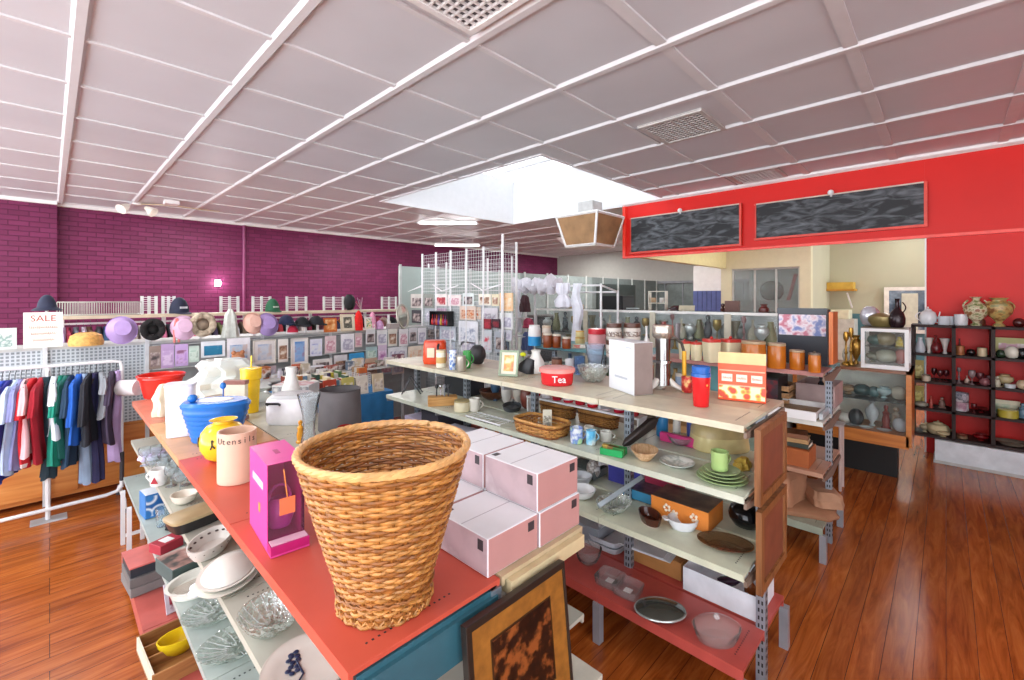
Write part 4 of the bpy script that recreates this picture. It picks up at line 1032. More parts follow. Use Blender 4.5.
MB().tube([(w*.5*math.cos(a), w*.5*math.sin(a), h) for a in [2*PI*i/48 for i in range(48)]], .008, 6, None, True).build('rim', mt('#e8392c', .25), t)
# -- big clear plastic bag over something pale
x, y = P(215, 408, ZA); d = depth(x, y)
lumpy('plastic_bag', 'big shiny clear plastic bag full of white goods behind the blue container', 'bag', x+.10, y+.10, ZA, .55, .42, .36, '#e4ebe6', 5, .18, .14, 9, m=mt('#dfe6e1', .12, var=.1, scale=5, bump=.9))
x, y, w, h = spot(217, 243, 425, 382, ZA)
book('upright book with dark red cover and photos beside the yellow cup', x+.05, y+.05, ZA, w, .05, h, '#8a5a50', LOOK, name='photo_book')
# -- yellow cup with straw
x, y, w, h = spot(240, 262, 414, 369, ZA)
t = thing('drink_tumbler', 'tall yellow plastic tumbler with lid and straw', 'cup', (x, y, ZA)); ym = mt('#f2c81c', .25)
vessel([(.001, 0), (.72, 0), (.86, .75), (.98, .78), (1, 1)], w, h, ym).build('body', None, t)
MB().lathe([(.001, h), (w*.52, h), (w*.52, h+.008), (.001, h+.012)], 24, ym).build('lid', None, t)
MB().tube([(0, 0, h), (.004, 0, h+.10)], .006, 8).build('straw', ym, t)
# -- slow cooker
x, y, w, h = spot(266, 316, 428, 394, ZA)
t = thing('deep_fryer', 'white rounded cooking appliance with black handle beside the yellow tumbler', 'appliance', (x+.02, y+.03, ZA), LOOK)
MB().lathe([(.001, 0), (w*.46, 0), (w*.5, h*.1), (w*.5, h*.82), (w*.46, h*.9), (.001, h*.9)], 32, mt('#e6e6e8', .3), .8, sq=.5).build('body', None, t)
MB().lathe([(.001, h*.9), (w*.47, h*.9), (w*.40, h), (.001, h*1.03)], 32, mt('#c4c6c6', .25), .8, sq=.4).build('lid', None, t)
MB().tube([(-w*.34, -w*.41, h*.72), (-w*.34, -w*.47, h*.78), (-w*.08, -w*.47, h*.78), (-w*.08, -w*.41, h*.72)], .008, 6).build('handle', BLACK, t)
x, y, w, h = spot(281, 304, 400, 368, ZA)
d = 3.6
x, y = onY(291, 3.55)[0], 3.55; dd_ = depth(x, y)
vase('white_bottle', 'white cone-shaped plastic bottle rising behind the white appliance', 'bottle', x, y, ZA, .16, zat(367, dd_)-ZA, '#efefea', 'pitcher', rough=.3)
carton('appliance_box', 'white printed carton of a small appliance behind the cone-shaped bottle', 'box', x+.16, y+.33, ZA, .30, .2, .14, '#dfe2e2', LOOK, top=pic('#d9dcdc', '#c8888a', '#e9e9e9', 8), face=pic('#d9dcdc', '#8a8f98', '#e9e9e9', 8))
# -- lampshade
x, y, w, h = spot(318, 362, 433, 389, ZA)
t = thing('lamp_shade', 'dark grey drum lamp shade standing beyond the wicker basket', 'lamp shade', (x, y, ZA))
mb = MB(); mb.lathe([(w*.5, 0), (w*.47, h), (w*.465, h), (w*.495, 0)], 40, mt('#5e5a5b', .7), cap0=False, cap1=False); mb.build('shade', None, t)
MB().tube([(w*.47*math.cos(a), w*.47*math.sin(a), h) for a in [2*PI*i/40 for i in range(40)]], .003, 6, None, True).tube([(-w*.46, 0, h-.02), (0, 0, h-.03), (w*.46, 0, h-.02)], .003, 5).build('wire_ring', mt('#3a393b', .4), t)
# -- tall glass vase and amber piece
x, y, w, h = spot(297, 321, 450, 394, ZA)
solo('glass_vase', 'tall clear flared glass vase behind the rim of the wicker basket', 'vase', vessel([(.001, 0), (.8, 0), (.5, .3), (.55, .6), (1, 1)], w, h, glass('#e6eef0', .72), 28), None, (x, y, ZA))
x, y, w, h = spot(296, 305, 441, 412, ZA)
vase('amber_ornament', 'small amber yellow glass ornament next to the clear vase', 'ornament', x-.02, y-.05, ZA, w, h*.8, '#e0a030', 'figure')
x, y, w, h = spot(432, 455, 425, 413, ZA)
mug('paint_pot', 'small dark red pot standing just past the wicker basket rim', 'pot', 1.25, 2.62, ZA, .09, .07, '#9a2a2a', hand=False)
# -- white glassware cartons
bi = 0
bx = mt('#e7e7ea', .45, var=.02); pf = pic('#c0a8ac', '#b09a9e', '#cdbfc2', 5, .4); sf = mt('#bb8a86', .5, var=.04)
def gbox(label, x0, x1, y0, y1, z, h):
    w, d = x1-x0, y1-y0
    t = thing('glassware_carton', label, 'box', ((x0+x1)/2, (y0+y1)/2, z), 0, 'white glassware cartons beside the wicker basket')
    MB().box(-w/2, w/2, -d/2, d/2, 0, h).build('box_body', bx, t, smooth=False, bevel=.002)
    MB().box(-w/2+.003, w/2-.003, -d/2-.0012, -d/2, .003, h-.003).build('side_panel', sf, t, smooth=False)
    MB().box(-w/2-.0012, -w/2, -d/2+.003, d/2-.003, .003, h-.003).build('picture_panel', pf, t, smooth=False)
    MB().box(w/2-.05, w/2-.02, -d/2-.002, -d/2-.001, h-.045, h-.015).box(-w/2-.002, -w/2-.001, -d/2+.02, -d/2+.045, h-.045, h-.012).box(-w/2+.02, -w/2+.05, d/2-.035, d/2-.012, h, h+.0008).build('printed_icon', mt('#3a3438', .5), t, smooth=False)
    MB().box(-w/2+.004, w/2-.004, -.002, .002, h, h+.0006).build('flap_seam', mt('#b9b5ba', .6), t, smooth=False)
    return t
gbox('lower white carton at the salmon top corner, nothing stacked on it', .922, 1.152, .995, 1.255, ZA, .118)
gbox('lower white carton second from the salmon top corner, partly behind the basket', .922, 1.152, 1.27, 1.53, ZA, .118)
gbox('white carton under the front upper carton at the shelf end', 1.157, 1.385, .99, 1.25, ZA, .118)
gbox('white carton under the rear upper carton', 1.157, 1.385, 1.265, 1.525, ZA, .118)
gbox('front upper white carton with grey bowl picture, top of the stack', 1.15, 1.38, .995, 1.255, ZA+.120, .132)
gbox('rear upper white carton, top of the stack behind the front one', 1.15, 1.38, 1.268, 1.53, ZA+.120, .132)

# -- framed picture leaning against the end
t = thing('framed_picture', 'black framed picture with gold mat and dark painting leaning at the shelf end', 'picture frame', (.985, .90, .50)); t.rotation_euler = (-.10, 0, 0)
w, h = .43, .42; b = .035
MB().box(-w/2, w/2, -.025, 0, 0, b*.6).box(-w/2, w/2, -.025, 0, h-b*.6, h).box(-w/2, -w/2+b*.6, -.025, 0, 0, h).box(w/2-b*.3, w/2, -.025, 0, 0, h).build('frame', mt('#241d18', .35), t, smooth=False, bevel=.002)
MB().box(-w/2+.02, w/2-.01, -.018, -.012, .02, h-.02).build('mat_board', mt('#8e5c22', .45, var=.25, scale=30), t, smooth=False)
MB().box(-w/2+.095, w/2-.085, -.02, -.017, .095, h-.085).build('painting', pic('#120a08', '#2c150c', '#8a4c24', 24, .3), t, smooth=False)
MB().box(-w/2+.088, w/2-.078, -.0185, -.0175, .088, h-.078).build('inner_line', mt('#3a2210', .4), t, smooth=False)

# ================================================================ GONDOLA A: SHELVES BELOW, AISLE SIDE
Z2, Z3, Z4 = .682, .402, .132
MILK = mt('#e9e6dc', .25, var=.03)
def G(x0, x1, yb, yt, z, f, *a, **k):
    x, y, w, h = spot(x0, x1, yb, yt, z); return f(x, y, w, h, *a, **k)
# casserole with tan lid
x, y, w, h = spot(168, 212, 533, 506, Z2)
t = thing('roasting_dish', 'dark roasting dish under a tan rectangular lid on the upper side shelf', 'baking dish', (x+.02, y, Z2), .25)
vessel([(.001, 0), (.85, 0), (1, 1)], .23, .05, mt('#2a2a2a', .3), 32, .62, .006, .8).build('dish', None, t)
MB().lathe([(.001, .05), (.118, .05), (.12, .062), (.105, .068), (.001, .068)], 32, mt('#b5a078', .35), .62, sq=.8).build('lid', None, t)
x, y = P(208, 551, Z2)
t = thing('oval_casserole', 'white oval casserole decorated inside with dark dots on the upper side shelf', 'casserole dish', (x+.01, y, Z2), .9)
vessel([(.001, 0), (.75, 0), (.95, .6), (1, 1)], .25, .055, mt('#d6d3cb', .3), 36, .6, .008).build('dish', None, t)
dm = MB()
for i in range(16): a = 2*PI*i/16; dm.ball(.112*math.cos(a), .066*math.sin(a), .036, .008, None, .5, 8)
dm.build('dot_pattern', mt('#4a3a34', .4), t)
x, y = P(232, 578, Z2)
t = thing('covered_platter', 'stacked white oval serving dishes with domed lid nearest the salmon edge', 'serving dish', (x-.01, y, Z2), 1.0)
plate_prof = [(.001, 0), (.6, 0), (.95, .7), (1, 1), (.97, 1), (.6, .35), (.001, .35)]
MB().lathe([(r*.15, q*.022) for r, q in plate_prof], 40, MILK, .72).build('lower_dish', None, t)
MB().lathe([(r*.142, .02+q*.022) for r, q in plate_prof], 40, MILK, .72).build('upper_dish', None, t)
MB().lathe([(.001, .085), (.05, .08), (.09, .066), (.12, .045), (.122, .04), (.001, .04)], 40, MILK, .72).build('lid', None, t)
def cutbowl(name, label, x, y, z, w, h, c='#dfeae6', clear=.6, n=18, l=1, cat='glass bowl'):
    mb = MB(); m = cutglass(); seg = n*4; lv = []
    prof = [(.02, 0), (.5, 0), (.72, .25), (.9, .65), (1, 1), (.96, 1), (.86, .65), (.68, .3), (.45, .08), (.02, .08)]
    vs = []
    for r, q in prof:
        for i in range(seg):
            a = 2*PI*i/seg; k = 1+.025*abs(math.sin(n*a/2))*(.3+q); zz = q*h*(1+.04*math.cos(n*a/2)**2*(q > .9)); vs.append((r*w/2*k*math.cos(a), r*w/2*l*k*math.sin(a), zz))
    nn = len(prof); fs = [(j*seg+i, j*seg+(i+1) % seg, (j+1)*seg+(i+1) % seg, (j+1)*seg+i) for j in range(nn-1) for i in range(seg)]+[tuple(reversed(range(seg))), tuple((nn-1)*seg+i for i in range(seg))]
    t = thing(name, label, cat, (x, y, z)); mb.add(vs, fs, m).build('bowl_body', None, t)
    # raised cut ribs catch the light
    rb = MB()
    for i in range(n):
        a = 2*PI*i/n; rb.tube([(math.cos(a+.25*q)*r*w/2*.97, math.sin(a+.25*q)*r*w/2*l*.97, q*h+.002) for r, q in [(.3, .09), (.5, .1), (.72, .32), (.9, .68), (1, 1)]], .0014, 5)
    rb.build('cut_ribs', glass('#ffffff', .1, .02), t)
    return t
x, y = P(272, 628, Z2)
cutbowl('cut_glass_bowl', 'wide cut glass bowl on the upper side shelf under the wicker basket', x, y, Z2, .20, .07)
x, y = P(290, 676, Z2)
t = plate('patterned_plate', 'cream plate with blue flower painting at the near end of the side shelf', x+.05, y-.01, Z2, .26, '#ddd6cb', '#c9c2b6', rz=.4)
fl = MB()
for (cx, cy) in ((.0, .06), (-.03, .03), (.02, .09)):
    for i in range(5): a = 2*PI*i/5; fl.ball(cx+.014*math.cos(a), cy+.014*math.sin(a), .009, .009, None, .25, 8)
fl.tube([(0, .05, .009), (-.03, -.01, .010), (-.08, -.03, .013)], .003, 5); fl.build('painted_flower', mt('#25304f', .4), t)
x, y = P(182, 503, Z2)
bowl('cream_bowl', 'small cream lidded ramekin on the upper side shelf beside the glasses', x+.01, y, Z2, .13, .05, '#e6dfcf', 'bowl')
x, y = P(152, 486, Z2); t = mug('patterned_mug', 'white mug with red triangle pattern among the stemware', 'mug', x+.03, y, Z2, .085, .095, '#e9e7e4', None, 2.4)
MB().prism([(-.02, .02), (.02, .02), (0, .06)], -.0445, -.043).build('painted_triangle', mt('#a02030', .4), t, smooth=False).rotation_euler = (0, 0, -2.4-.6)
GLASS_G = 'stemmed glasses on the upper side shelf'
g0 = None
for i, (px, py) in enumerate([(148, 476), (158, 480), (167, 487), (176, 493), (162, 472), (172, 478), (181, 486), (141, 466), (152, 464), (190, 494)]):
    x, y = P(px, py, Z2); m = glass('#dfe8ea', .62)
    if i == 0:
        g0 = solo('stemmed_glass', 'clear stemmed glass in the cluster at the shelf far end', 'glass', MB().lathe([(r*.035, q*.12) for r, q in VASE['goblet']], 16, m), None, (x+.02, y, Z2), 0, GLASS_G)
    else:
        o = g0.copy(); COL.objects.link(o); o.location = (x+.02, y, Z2)
x, y = P(143, 460, Z2)
lumpy('plastic_packet', 'lilac plastic packet lying behind the stemmed glasses', 'packet', x+.06, y+.0, Z2, .16, .12, .06, '#c5b9d8', 4, .3, .1)
# third level
x, y = P(149, 517, Z3)
t = carton('tea_box', 'upright blue and white printed carton on the middle side shelf', 'box', x+.02, y+.04, Z3, .10, .14, .15, '#2f74b5', .1, top='#dfe6ee', face=pic('#2f74b5', '#e9eef2', '#1f5a9a', 12, .4, 'cells'))
x, y = P(158, 528, Z3)
for i, (px, py, lab) in enumerate([(157, 527, 'clear tumbler right beside the blue and white carton'), (166, 522, 'clear tumbler between the carton and dark kettle grill')]):
    x, y = P(px, py, Z3); solo('glass_tumbler', lab, 'glass', vessel([(.001, 0), (.8, 0), (1, 1)], .08, .11, glass('#e0ecef', .65)), None, (x+.03, y, Z3))
x, y = P(170, 530, Z3); lumpy('dark_bag', 'crumpled dark bag on the middle side shelf below the tan lid', 'bag', x+.10, y+.02, Z3, .2, .16, .10, '#2a2c30', 8, .35, .2)
x, y = P(162, 550, Z3)
t = carton('label_tin', 'small red carton with white label on the middle side shelf', 'tin', x+.02, y, Z3, .12, .10, .05, '#a82a3a', .4, top=None); MB().box(-.025, .025, -.03, .03, .05, .0515).build('label', WHITE, t, smooth=False)
x, y = P(180, 572, Z3)
carton('picture_carton', 'dark printed gift carton with cutlery photo on the middle side shelf', 'box', x+.05, y+.02, Z3, .24, .20, .07, '#4a5a58', .2, top=pic('#4a4a48', '#b58a80', '#c8c8c0', 7), face='#3a4a46')
x, y = P(186, 592, Z3)
t = thing('fluted_dish', 'white fluted flan dish with ribbed underside on the middle side shelf', 'flan dish', (x+.05, y, Z3), .2)
MB().lathe([(.001, 0), (.11, 0), (.125, .035), (.135, .04), (.12, .04), (.105, .012), (.001, .012)], 40, MILK, .85).build('dish', None, t)
rb = MB()
for i in range(9): rb.tube([(-.09, -.06+.015*i, .013), (.09, -.06+.015*i, .013)], .003, 5)
rb.build('ribbed_base', mt('#cdbfb0', .4), t)
for i, (px, py, w, lab) in enumerate([(214, 617, .26, 'oval pressed glass platter farther along the middle side shelf'), (236, 650, .28, 'large pressed glass platter at the near end of the middle side shelf')]):
    x, y = P(px, py, Z3); cutbowl('glass_platter', lab, x+.01, y, Z3, w, .04, '#d6e2de', .5, 24, .75, 'glass platter')
x, y = P(196, 604, Z3); lumpy('crumpled_plastic', 'crumpled white cellophane lying on the glass platter', 'wrapping', x+.05, y+.01, Z3+.045, .12, .10, .04, '#e9e6f0', 9, .15, .25)
# base level
x, y = P(140, 592, Z4)
t = thing('storage_binder', 'pink topped dark album box uppermost on the base shelf pile', 'album', (x+.06, y+.10, Z4+.105), .05)
MB().box(-.11, .11, -.12, .12, 0, .05).build('box_body', mt('#262f38', .5), t, smooth=False); MB().box(-.115, .115, -.125, .125, .05, .058).build('cover', mt('#cf6f68', .4), t, smooth=False)
MB().box(.05, .054, -.122, .122, 0, .059).build('elastic_band', mt('#d8c84a', .4), t, smooth=False)
carton('album', 'thick grey album directly under the pink topped one', 'album', x+.06, y+.09, Z4+.053, .23, .25, .05, '#6d6a68', .05)
carton('album', 'thick grey album lowest in the pile on the base shelf', 'album', x+.06, y+.09, Z4+.001, .23, .25, .05, '#7b7876', .08)
x, y = P(170, 618, Z4); packet('white card with red flower picture standing on the base shelf', x+.06, y+.05, Z4, .14, .15, '#d8d2dc', pic('#d8d2dc', '#8a1f30', '#b05060', 20), .2, 'flower_card', lean=.3)
x, y = P(172, 660, Z4)
t = thing('wooden_tray', 'wooden crate tray with pale rim on the base shelf', 'tray', (x+.05, y+.02, Z4), .05)
wt = wood('#8a5a30', '#b07c48', .5, 4, 0)
MB().box(-.15, .15, -.17, .17, 0, .01, wt).box(-.15, .15, -.17, -.16, 0, .07, wt).box(-.15, .15, .16, .17, 0, .07, wt).box(-.15, -.14, -.17, .17, 0, .07, mt('#e0d6bf', .5)).box(.14, .15, -.17, .17, 0, .07, wt).build('tray_body', None, t, smooth=False)
MB().box(-.14, .14, -.02, -.012, .01, .06).box(-.14, .14, .07, .078, .01, .06).build('divider', wt, t, smooth=False)
bowl('melamine_bowl', 'small bright yellow oval bowl inside the wooden tray', x+.03, y+.025, Z4+.012, .17, .075, '#e8c520', 'bowl', .12)
solo('teal_mug', 'teal cup inside the wooden tray beside the yellow bowl', 'cup', vessel([(.001, 0), (.8, 0), (1, 1)], .07, .06, mt('#2f6a68', .3)), None, (x+.15, y+.06, Z4+.012))
x, y = P(200, 676, Z4)
t = book('dark red book with pale lettering at the near corner of the base shelf', x+.11, y+.0, Z4+.075, .22, .18, .03, '#7a1c2e', .1, 'red_book')
scrawl(mt('#e8d8c8', .6), t, 0, .04, .031, .17, .04, 3, .0016, True); scrawl(mt('#e8d8c8', .6), t, 0, -.03, .031, .15, .03, 5, .0016, True)
# goods glimpsed under the near end
board_z = .247
x, y = P(440, 668, .26)
t = thing('glass_dish', 'pale glass dish in paper under the near end of the salmon top', 'glass dish', (1.08, 1.15, .635))
vessel([(.001, 0), (.8, 0), (1, 1)], .2, .05, glass('#e0ecef', .6), 28).build('dish', None, t)
lumpy('tissue_paper', 'crumpled white tissue paper under the near end of the salmon top', 'paper', .98, 1.30, .622, .2, .15, .06, '#dfe3e8', 14, .7, .3)
vase('dark_bottle', 'dark brown round bottle standing on the cream base tray', 'bottle', 1.22, 1.25, .247, .17, .24, '#24160f', 'globe')
# ================================================================ CLOTHES RAIL ON CASTORS (Y 5.2)
YR = 5.2
def xr(px): return onY(px, YR)[0]
def zr(px, py): return zat(py, onY(px, YR)[1])
t = thing('clothes_rail', 'white tubular clothes rail with round bottom bar hung with shirts and trousers', 'clothes rail', (0, YR, 0))
xe = .44
MB().tube([(-1.5, 0, 1.25), (xe-.06, 0, 1.25), (xe-.01, 0, 1.24), (xe, 0, 1.19), (xe, 0, .14)], .013, 8).build('rail', WMET, t)
MB().tube([(-1.5, 0, .08), (xe-.10, 0, .10), (xe-.03, 0, .115), (xe, 0, .16), (xe, 0, .3)], .015, 8).build('bottom_bar', WMET, t)
MB().tube([(xe, -.25, .03), (xe, -.2, .09), (xe, .2, .09), (xe, .25, .03)], .014, 8).build('foot_bar', WMET, t)
MB().tube([(xe, 0, .2), (xe+.001, -.02, .45)], .016, 8, mt('#3a3c40', .4)).build('clamp', None, t)
xm = xr(48)
MB().tube([(xm, .02, .012), (xm, .02, 1.25)], .016, 8).build('upright', WMET, t)
MB().box(xm-.10, xm+.11, -.04, .08, 0, .012).build('foot_plate', mt('#a9adb0', .4), t, smooth=False)
for yy in (.25, -.25):
    MB().lathe([(.02, 0), (.02, .03)], 12).build('castor', mt('#2e3034', .5), t).location = (xe, yy, 0)
rows = [  # px, top y, hem y, colour, kind, hem, label
 (2, 377, 478, '#1f3fa8', 'shirt', None, 'royal blue shirt at the cut-off end of the clothes rail'),
 (9, 378, 470, '#2b2f86', 'jacket', None, 'deep violet blue jacket second on the clothes rail'),
 (15, 379, 468, '#bcd0ea', 'shirt', None, 'pale blue shirt between the violet jacket and the lilac top'),
 (21, 380, 464, '#8a8fc0', 'shirt', None, 'lilac striped top before the first red shirt'),
 (26, 378, 452, '#e8b8bc', 'shirt', None, 'pale pink short top peeking out beside the red shirts'),
 (31, 375, 461, '#c8202c', 'shirt', '#f0e8e6', 'bright red sports shirt with white hem stripe'),
 (41, 377, 458, '#a01428', 'shirt', None, 'darker crimson shirt following the bright red one'),
 (49, 380, 478, '#1d3540', 'trousers', None, 'dark teal trousers hanging lower than the green shirts'),
 (54, 379, 435, '#d9e4ea', 'shirt', None, 'short white top squeezed before the green satin shirt'),
 (59, 378, 460, '#138a74', 'shirt', None, 'green satin shirt, the brightest green on the clothes rail'),
 (66, 378, 452, '#0f5f56', 'shirt', None, 'darker green shirt just after the satin one'),
 (72, 374, 462, '#22405a', 'shirt', None, 'navy shirt with small white badge'),
 (79, 375, 440, '#1f62c4', 'jacket', None, 'shiny bright blue jacket between navy garments'),
 (85, 374, 492, '#8ba0b8', 'trousers', None, 'long faded blue jeans on the clothes rail'),
 (90, 373, 440, '#23262e', 'jacket', None, 'black jacket with long sleeve on the clothes rail'),
 (96, 373, 495, '#23234a', 'trousers', None, 'long dark navy trousers, the lowest hanging of the rail'),
 (103, 378, 415, '#8d9298', 'shirt', None, 'grey short top after the dark trousers'),
 (110, 370, 440, '#3a2f45', 'shirt', None, 'dark plum top near the rail end'),
 (116, 374, 460, '#b9a0cc', 'trousers', None, 'long lilac scarf-like trousers last on the clothes rail')]
for px, ty, hy, c, k, hem, lab in rows:
    garment(lab, xr(px), YR, 1.165, max(.25, zr(px, hy)), c, .19 if k != 'trousers' else .13, .034, k, hem, rz=R.uniform(-.18, .1)-.12)

# ================================================================ ON AND OVER THE PEGBOARD WALL (Y 5.6)
ZL = 1.377
def hatpos(px, py, Y=5.56): x, d = onY(px, Y); return x, Y, zat(py, d), d
def H(px, py, wpx, *a, **k):
    x, Y, z, d = hatpos(px, py); return x, Y, z, wpx*d/F/math.sqrt(1+((px-CX)/F)**2)
def hat(label, px, py, wpx, c, kind='cap', rz=0, c2=None, Y=5.56, stand=False):
    x, d = onY(px, Y); z = zat(py, d); w = wpx*d/F/math.sqrt(1+((px-CX)/F)**2)
    return x, Y, z, w
# sale sign
x, Y, z, w = hat('', 43.5, 345, 34, None)
t = thing('sale_sign', 'white card sign with handwritten red sale lettering on the pegboard ledge', 'sign', (x, 5.56, ZL), -.08); h = zat(310, 3.9)-ZL
w = .235; h = .30
MB().box(-w/2, w/2, -.006, .006, 0, h).build('card', mt('#ece9df', .6, var=.03), t, smooth=False)
text('SALE', .074, mt('#a8483a', .6), t, (0, -.0075, h*.82), (PI/2, 0, 0))
for i, s in enumerate(['Clothes', 'On Sale', 'These']):
    scrawl(mt('#b88a70', .6), t, 0, -.0075, h*(.58-.18*i), .17-.02*i, .035, 11+i, .0014)
t = packet('small pale green printed notice at the cut-off end of the pegboard ledge', onY(4, 5.56)[0]-.03, 5.56, ZL, .20, .175, '#cfe0d8', pic('#cfe0d8', '#7a9a90', '#e6efe9', 20), 0, 'paper_notice', 'sign')
x, Y, z, w = hat('', 48, 308, 22, None); cap('dark navy brimmed hat resting above the sale sign', xx_ := onY(47, 5.72)[0], 5.72, 1.70, .125, '#252a40', .3, 'round', name='brimmed_hat', h=.13)
# peg for the navy hat: it stands on the sign's post
solo('hat_peg', 'thin white hat peg rising behind the sale sign', 'hat peg', MB().tube([(0, 0, 0), (0, 0, .325)], .012, 8, WHITE), None, (xx_, 5.72, ZL), 0)
x = onY(86, 5.56)[0]
solo('straw_hat', 'golden straw hat with ragged open crown lying on the pegboard ledge', 'hat', MB().lathe([(.05, 0), (.115, .0), (.12, .03), (.105, .09), (.06, .115), (.055, .11), (.1, .08), (.11, .03)], 26, mt('#d8a458', .7, var=.25, scale=40)), None, (x, 5.52, ZL))
def ledgehat(label, px, w, c, kind, up, h=.13, c2=None, rz=0, tilt=PI/2*.85):
    """soft hat hooked on a peg, its crown towards the aisle"""
    x = onY(px, 5.5)[0]; zc = ZL+up
    if kind == 'cap': cap(label, x, 5.56, zc, w, c, rz, True, c2, 0)
    elif kind == 'bonnet':
        t = thing('bucket_hat', label, 'hat', (x, 5.50, zc), rz); t.rotation_euler = (1.25, 0, rz); m = mt(c, .85)
        MB().lathe([(w*.20, .05), (w*.32, .045), (w*.36, 0), (w*.52, -.03), (w*.54, -.025), (w*.37, .012), (w*.30, .06), (.001, .065)], 24, m, 1.15).build('crown', None, t)
        MB().lathe([(w*.53, -.028), (w*.56, -.02)], 24, m, 1.15, cap0=False, cap1=False).build('brim_edge', None, t)
    elif kind == 'ring':
        t = thing('furry_hat', label, 'hat', (x, 5.50, zc), rz)
        mb = MB(); r = random.Random(int(px)); pts = []
        mb.tube([(math.cos(a)*w*.36, .01*math.sin(5*a), math.sin(a)*w*.40) for a in [2*PI*i/30 for i in range(30)]], w*.14, 9, mt(c, .95, var=.45, scale=25, bump=.8), True); mb.build('brim', None, t)
        MB().ball(0, .05, 0, w*.30, mt(c2 or c, .9, var=.3, scale=20), .9).build('crown', None, t)
    elif kind == 'beanie':
        t = thing('knitted_hat', label, 'hat', (x, 5.54, zc), rz)
        MB().loft([(0, w*.48, w*.4), (.03, w*.5, w*.42), (h*.5, w*.48, w*.4), (h*.85, w*.32, w*.28), (h, w*.06, w*.06)], 24, mt(c, .9, var=.15, scale=30), fold=(.02, 12)).build('knit', None, t)
        MB().loft([(0, w*.51, w*.44), (h*.2, w*.52, w*.45)], 24, mt(c2 or c, .9), fold=(.02, 12)).build('turned_edge', None, t)
    elif kind == 'scarf':
        t = thing('scarf', label, 'scarf', (x, 5.52, ZL+.0), rz)
        MB().loft([(0, w*.5, .04), (.08, w*.42, .05), (.16, w*.36, .05), (.24, w*.3, .06), (up, w*.1, .04)], 24, mt(c, .9, var=.15, scale=20), fold=(.18, 5)).build('cloth', None, t)
ledgehat('lilac baby bonnet on a peg above the mesh panel', 122, .21, '#b59ad0', 'bonnet', .13)
ledgehat('black furry hat on a peg before the coral ribbon', 153, .2, '#1e1c1c', 'ring', .12, c2='#141312')
ledgehat('pale pink lilac frilled bonnet below the navy cap', 184, .2, '#d8b4cc', 'bonnet', .13)
ledgehat('large speckled brown and cream furry ring hat', 203, .24, '#b3a48e', 'ring', .15, c2='#8a7a68')
ledgehat('long pale grey knitted scarf draped over a peg', 231, .16, '#c3c6bd', 'scarf', .30)
ledgehat('peach pink soft hat next to the mauve bonnet', 254, .19, '#e0b2a0', 'bonnet', .15)
ledgehat('mauve satin bonnet beside the peach hat', 268, .21, '#a58cc0', 'bonnet', .13)
ledgehat('dark navy peaked cap on a peg beside the mauve bonnet', 288, .17, '#1d2444', 'cap', .12, c2=None)
ledgehat('red hat with white dots below the navy peaked cap', 294, .12, '#c02a44', 'beanie', .0, .10, c2='#d8d0d4')
ledgehat('black peaked cap, first of the pair beside the orange frame', 304, .17, '#17181c', 'cap', .09)
ledgehat('black peaked cap, second of the pair, touching the orange frame', 318, .17, '#1b1c22', 'cap', .10, rz=.4)
ledgehat('bright red pointed knitted hat standing tall on the ledge', 360, .115, '#e0241f', 'beanie', .0, .26)
ledgehat('pink knitted hat peak behind the small yellow picture', 374, .10, '#e09ab4', 'beanie', .0, .24)
ledgehat('pale mauve round knitted hat right after the yellow picture', 381, .11, '#c79ac0', 'beanie', .0, .12)
x = onY(177, 5.5)[0]; 
t = thing('ribbon', 'coral ribbon hanging down beside the black furry hat', 'ribbon', (x, 5.50, ZL-.02)); 
for s in (-.02, .015): MB().tube([(s, 0, .0), (s*1.2, .0, .12), (s*.2, .01, .24)], .010, 4, mt('#e0807a', .6)).build('ribbon_tail', None, t)
# hats on the rack behind
x, d = onY(179, Y7); cap('dark navy baseball cap with white stripe standing on the pale rack top', x, Y7-.02, 1.592, .22, '#23283e', .3, True, '#d8d8e0', h=.22)
x, d = onY(272, Y7); cap('green cap with white brim on the pale rack top', x, Y7-.02, 1.592, .2, '#2f6a4a', .2, True, '#c8d8c8', h=.2)
x, d = onY(349, Y7); vase('mannequin_hat', 'round black hat on a short stand on the pale rack top', 'hat', x, Y7-.02, 1.592, .20, .27, '#18181c', 'globe', rough=.7)
# ledge frames
def lf(label, px0, px1, yt, fc, mc, p, **k):
    x0, x1 = onY(px0, 5.5)[0], onY(px1, 5.5)[0]; z = zat(yt, onY((px0+px1)/2, 5.5)[1]); return frame(label, (x0+x1)/2, 5.5, ZL, x1-x0, z-ZL, fc, mc, p, 0, .12, **k)
lf('small orange framed picture on the ledge', 324, 337, 318, '#c86a2c', None, pic('#c86a2c', '#e09a58', '#f0d0a0', 14))
lf('cream mounted picture of a dark vase on the ledge', 341, 355, 314, '#d0c2a4', '#e2d8c0', pic('#e2d8c0', '#4a4a40', '#8a8a78', 12), b=.012)
lf('small white framed yellow flower picture on the ledge', 365, 375, 317, '#e6e2da', None, pic('#d8b820', '#e8e4d0', '#5a8a3a', 25))
x = onY(394, 5.5)[0]; carton('trinket_box', 'silver oblong trinket box beside the oval mirror', 'box', x-.02, 5.5, ZL, .15, .1, .07, '#a89c98', 0, top='#c8c4c0')
t = thing('oval_mirror', 'oval mirror in ornate silver frame leaning on the ledge', 'mirror', (onY(404, 5.52)[0], 5.52, ZL)); t.rotation_euler = (-.15, 0, .2); hh = .33; ww = .21
MB().tube([(ww/2*math.cos(a), 0, hh/2+hh/2*math.sin(a)) for a in [2*PI*i/40 for i in range(40)]], .016, 8, mt('#b9b4a6', .35, .4, bump=.4), True).build('frame', None, t)
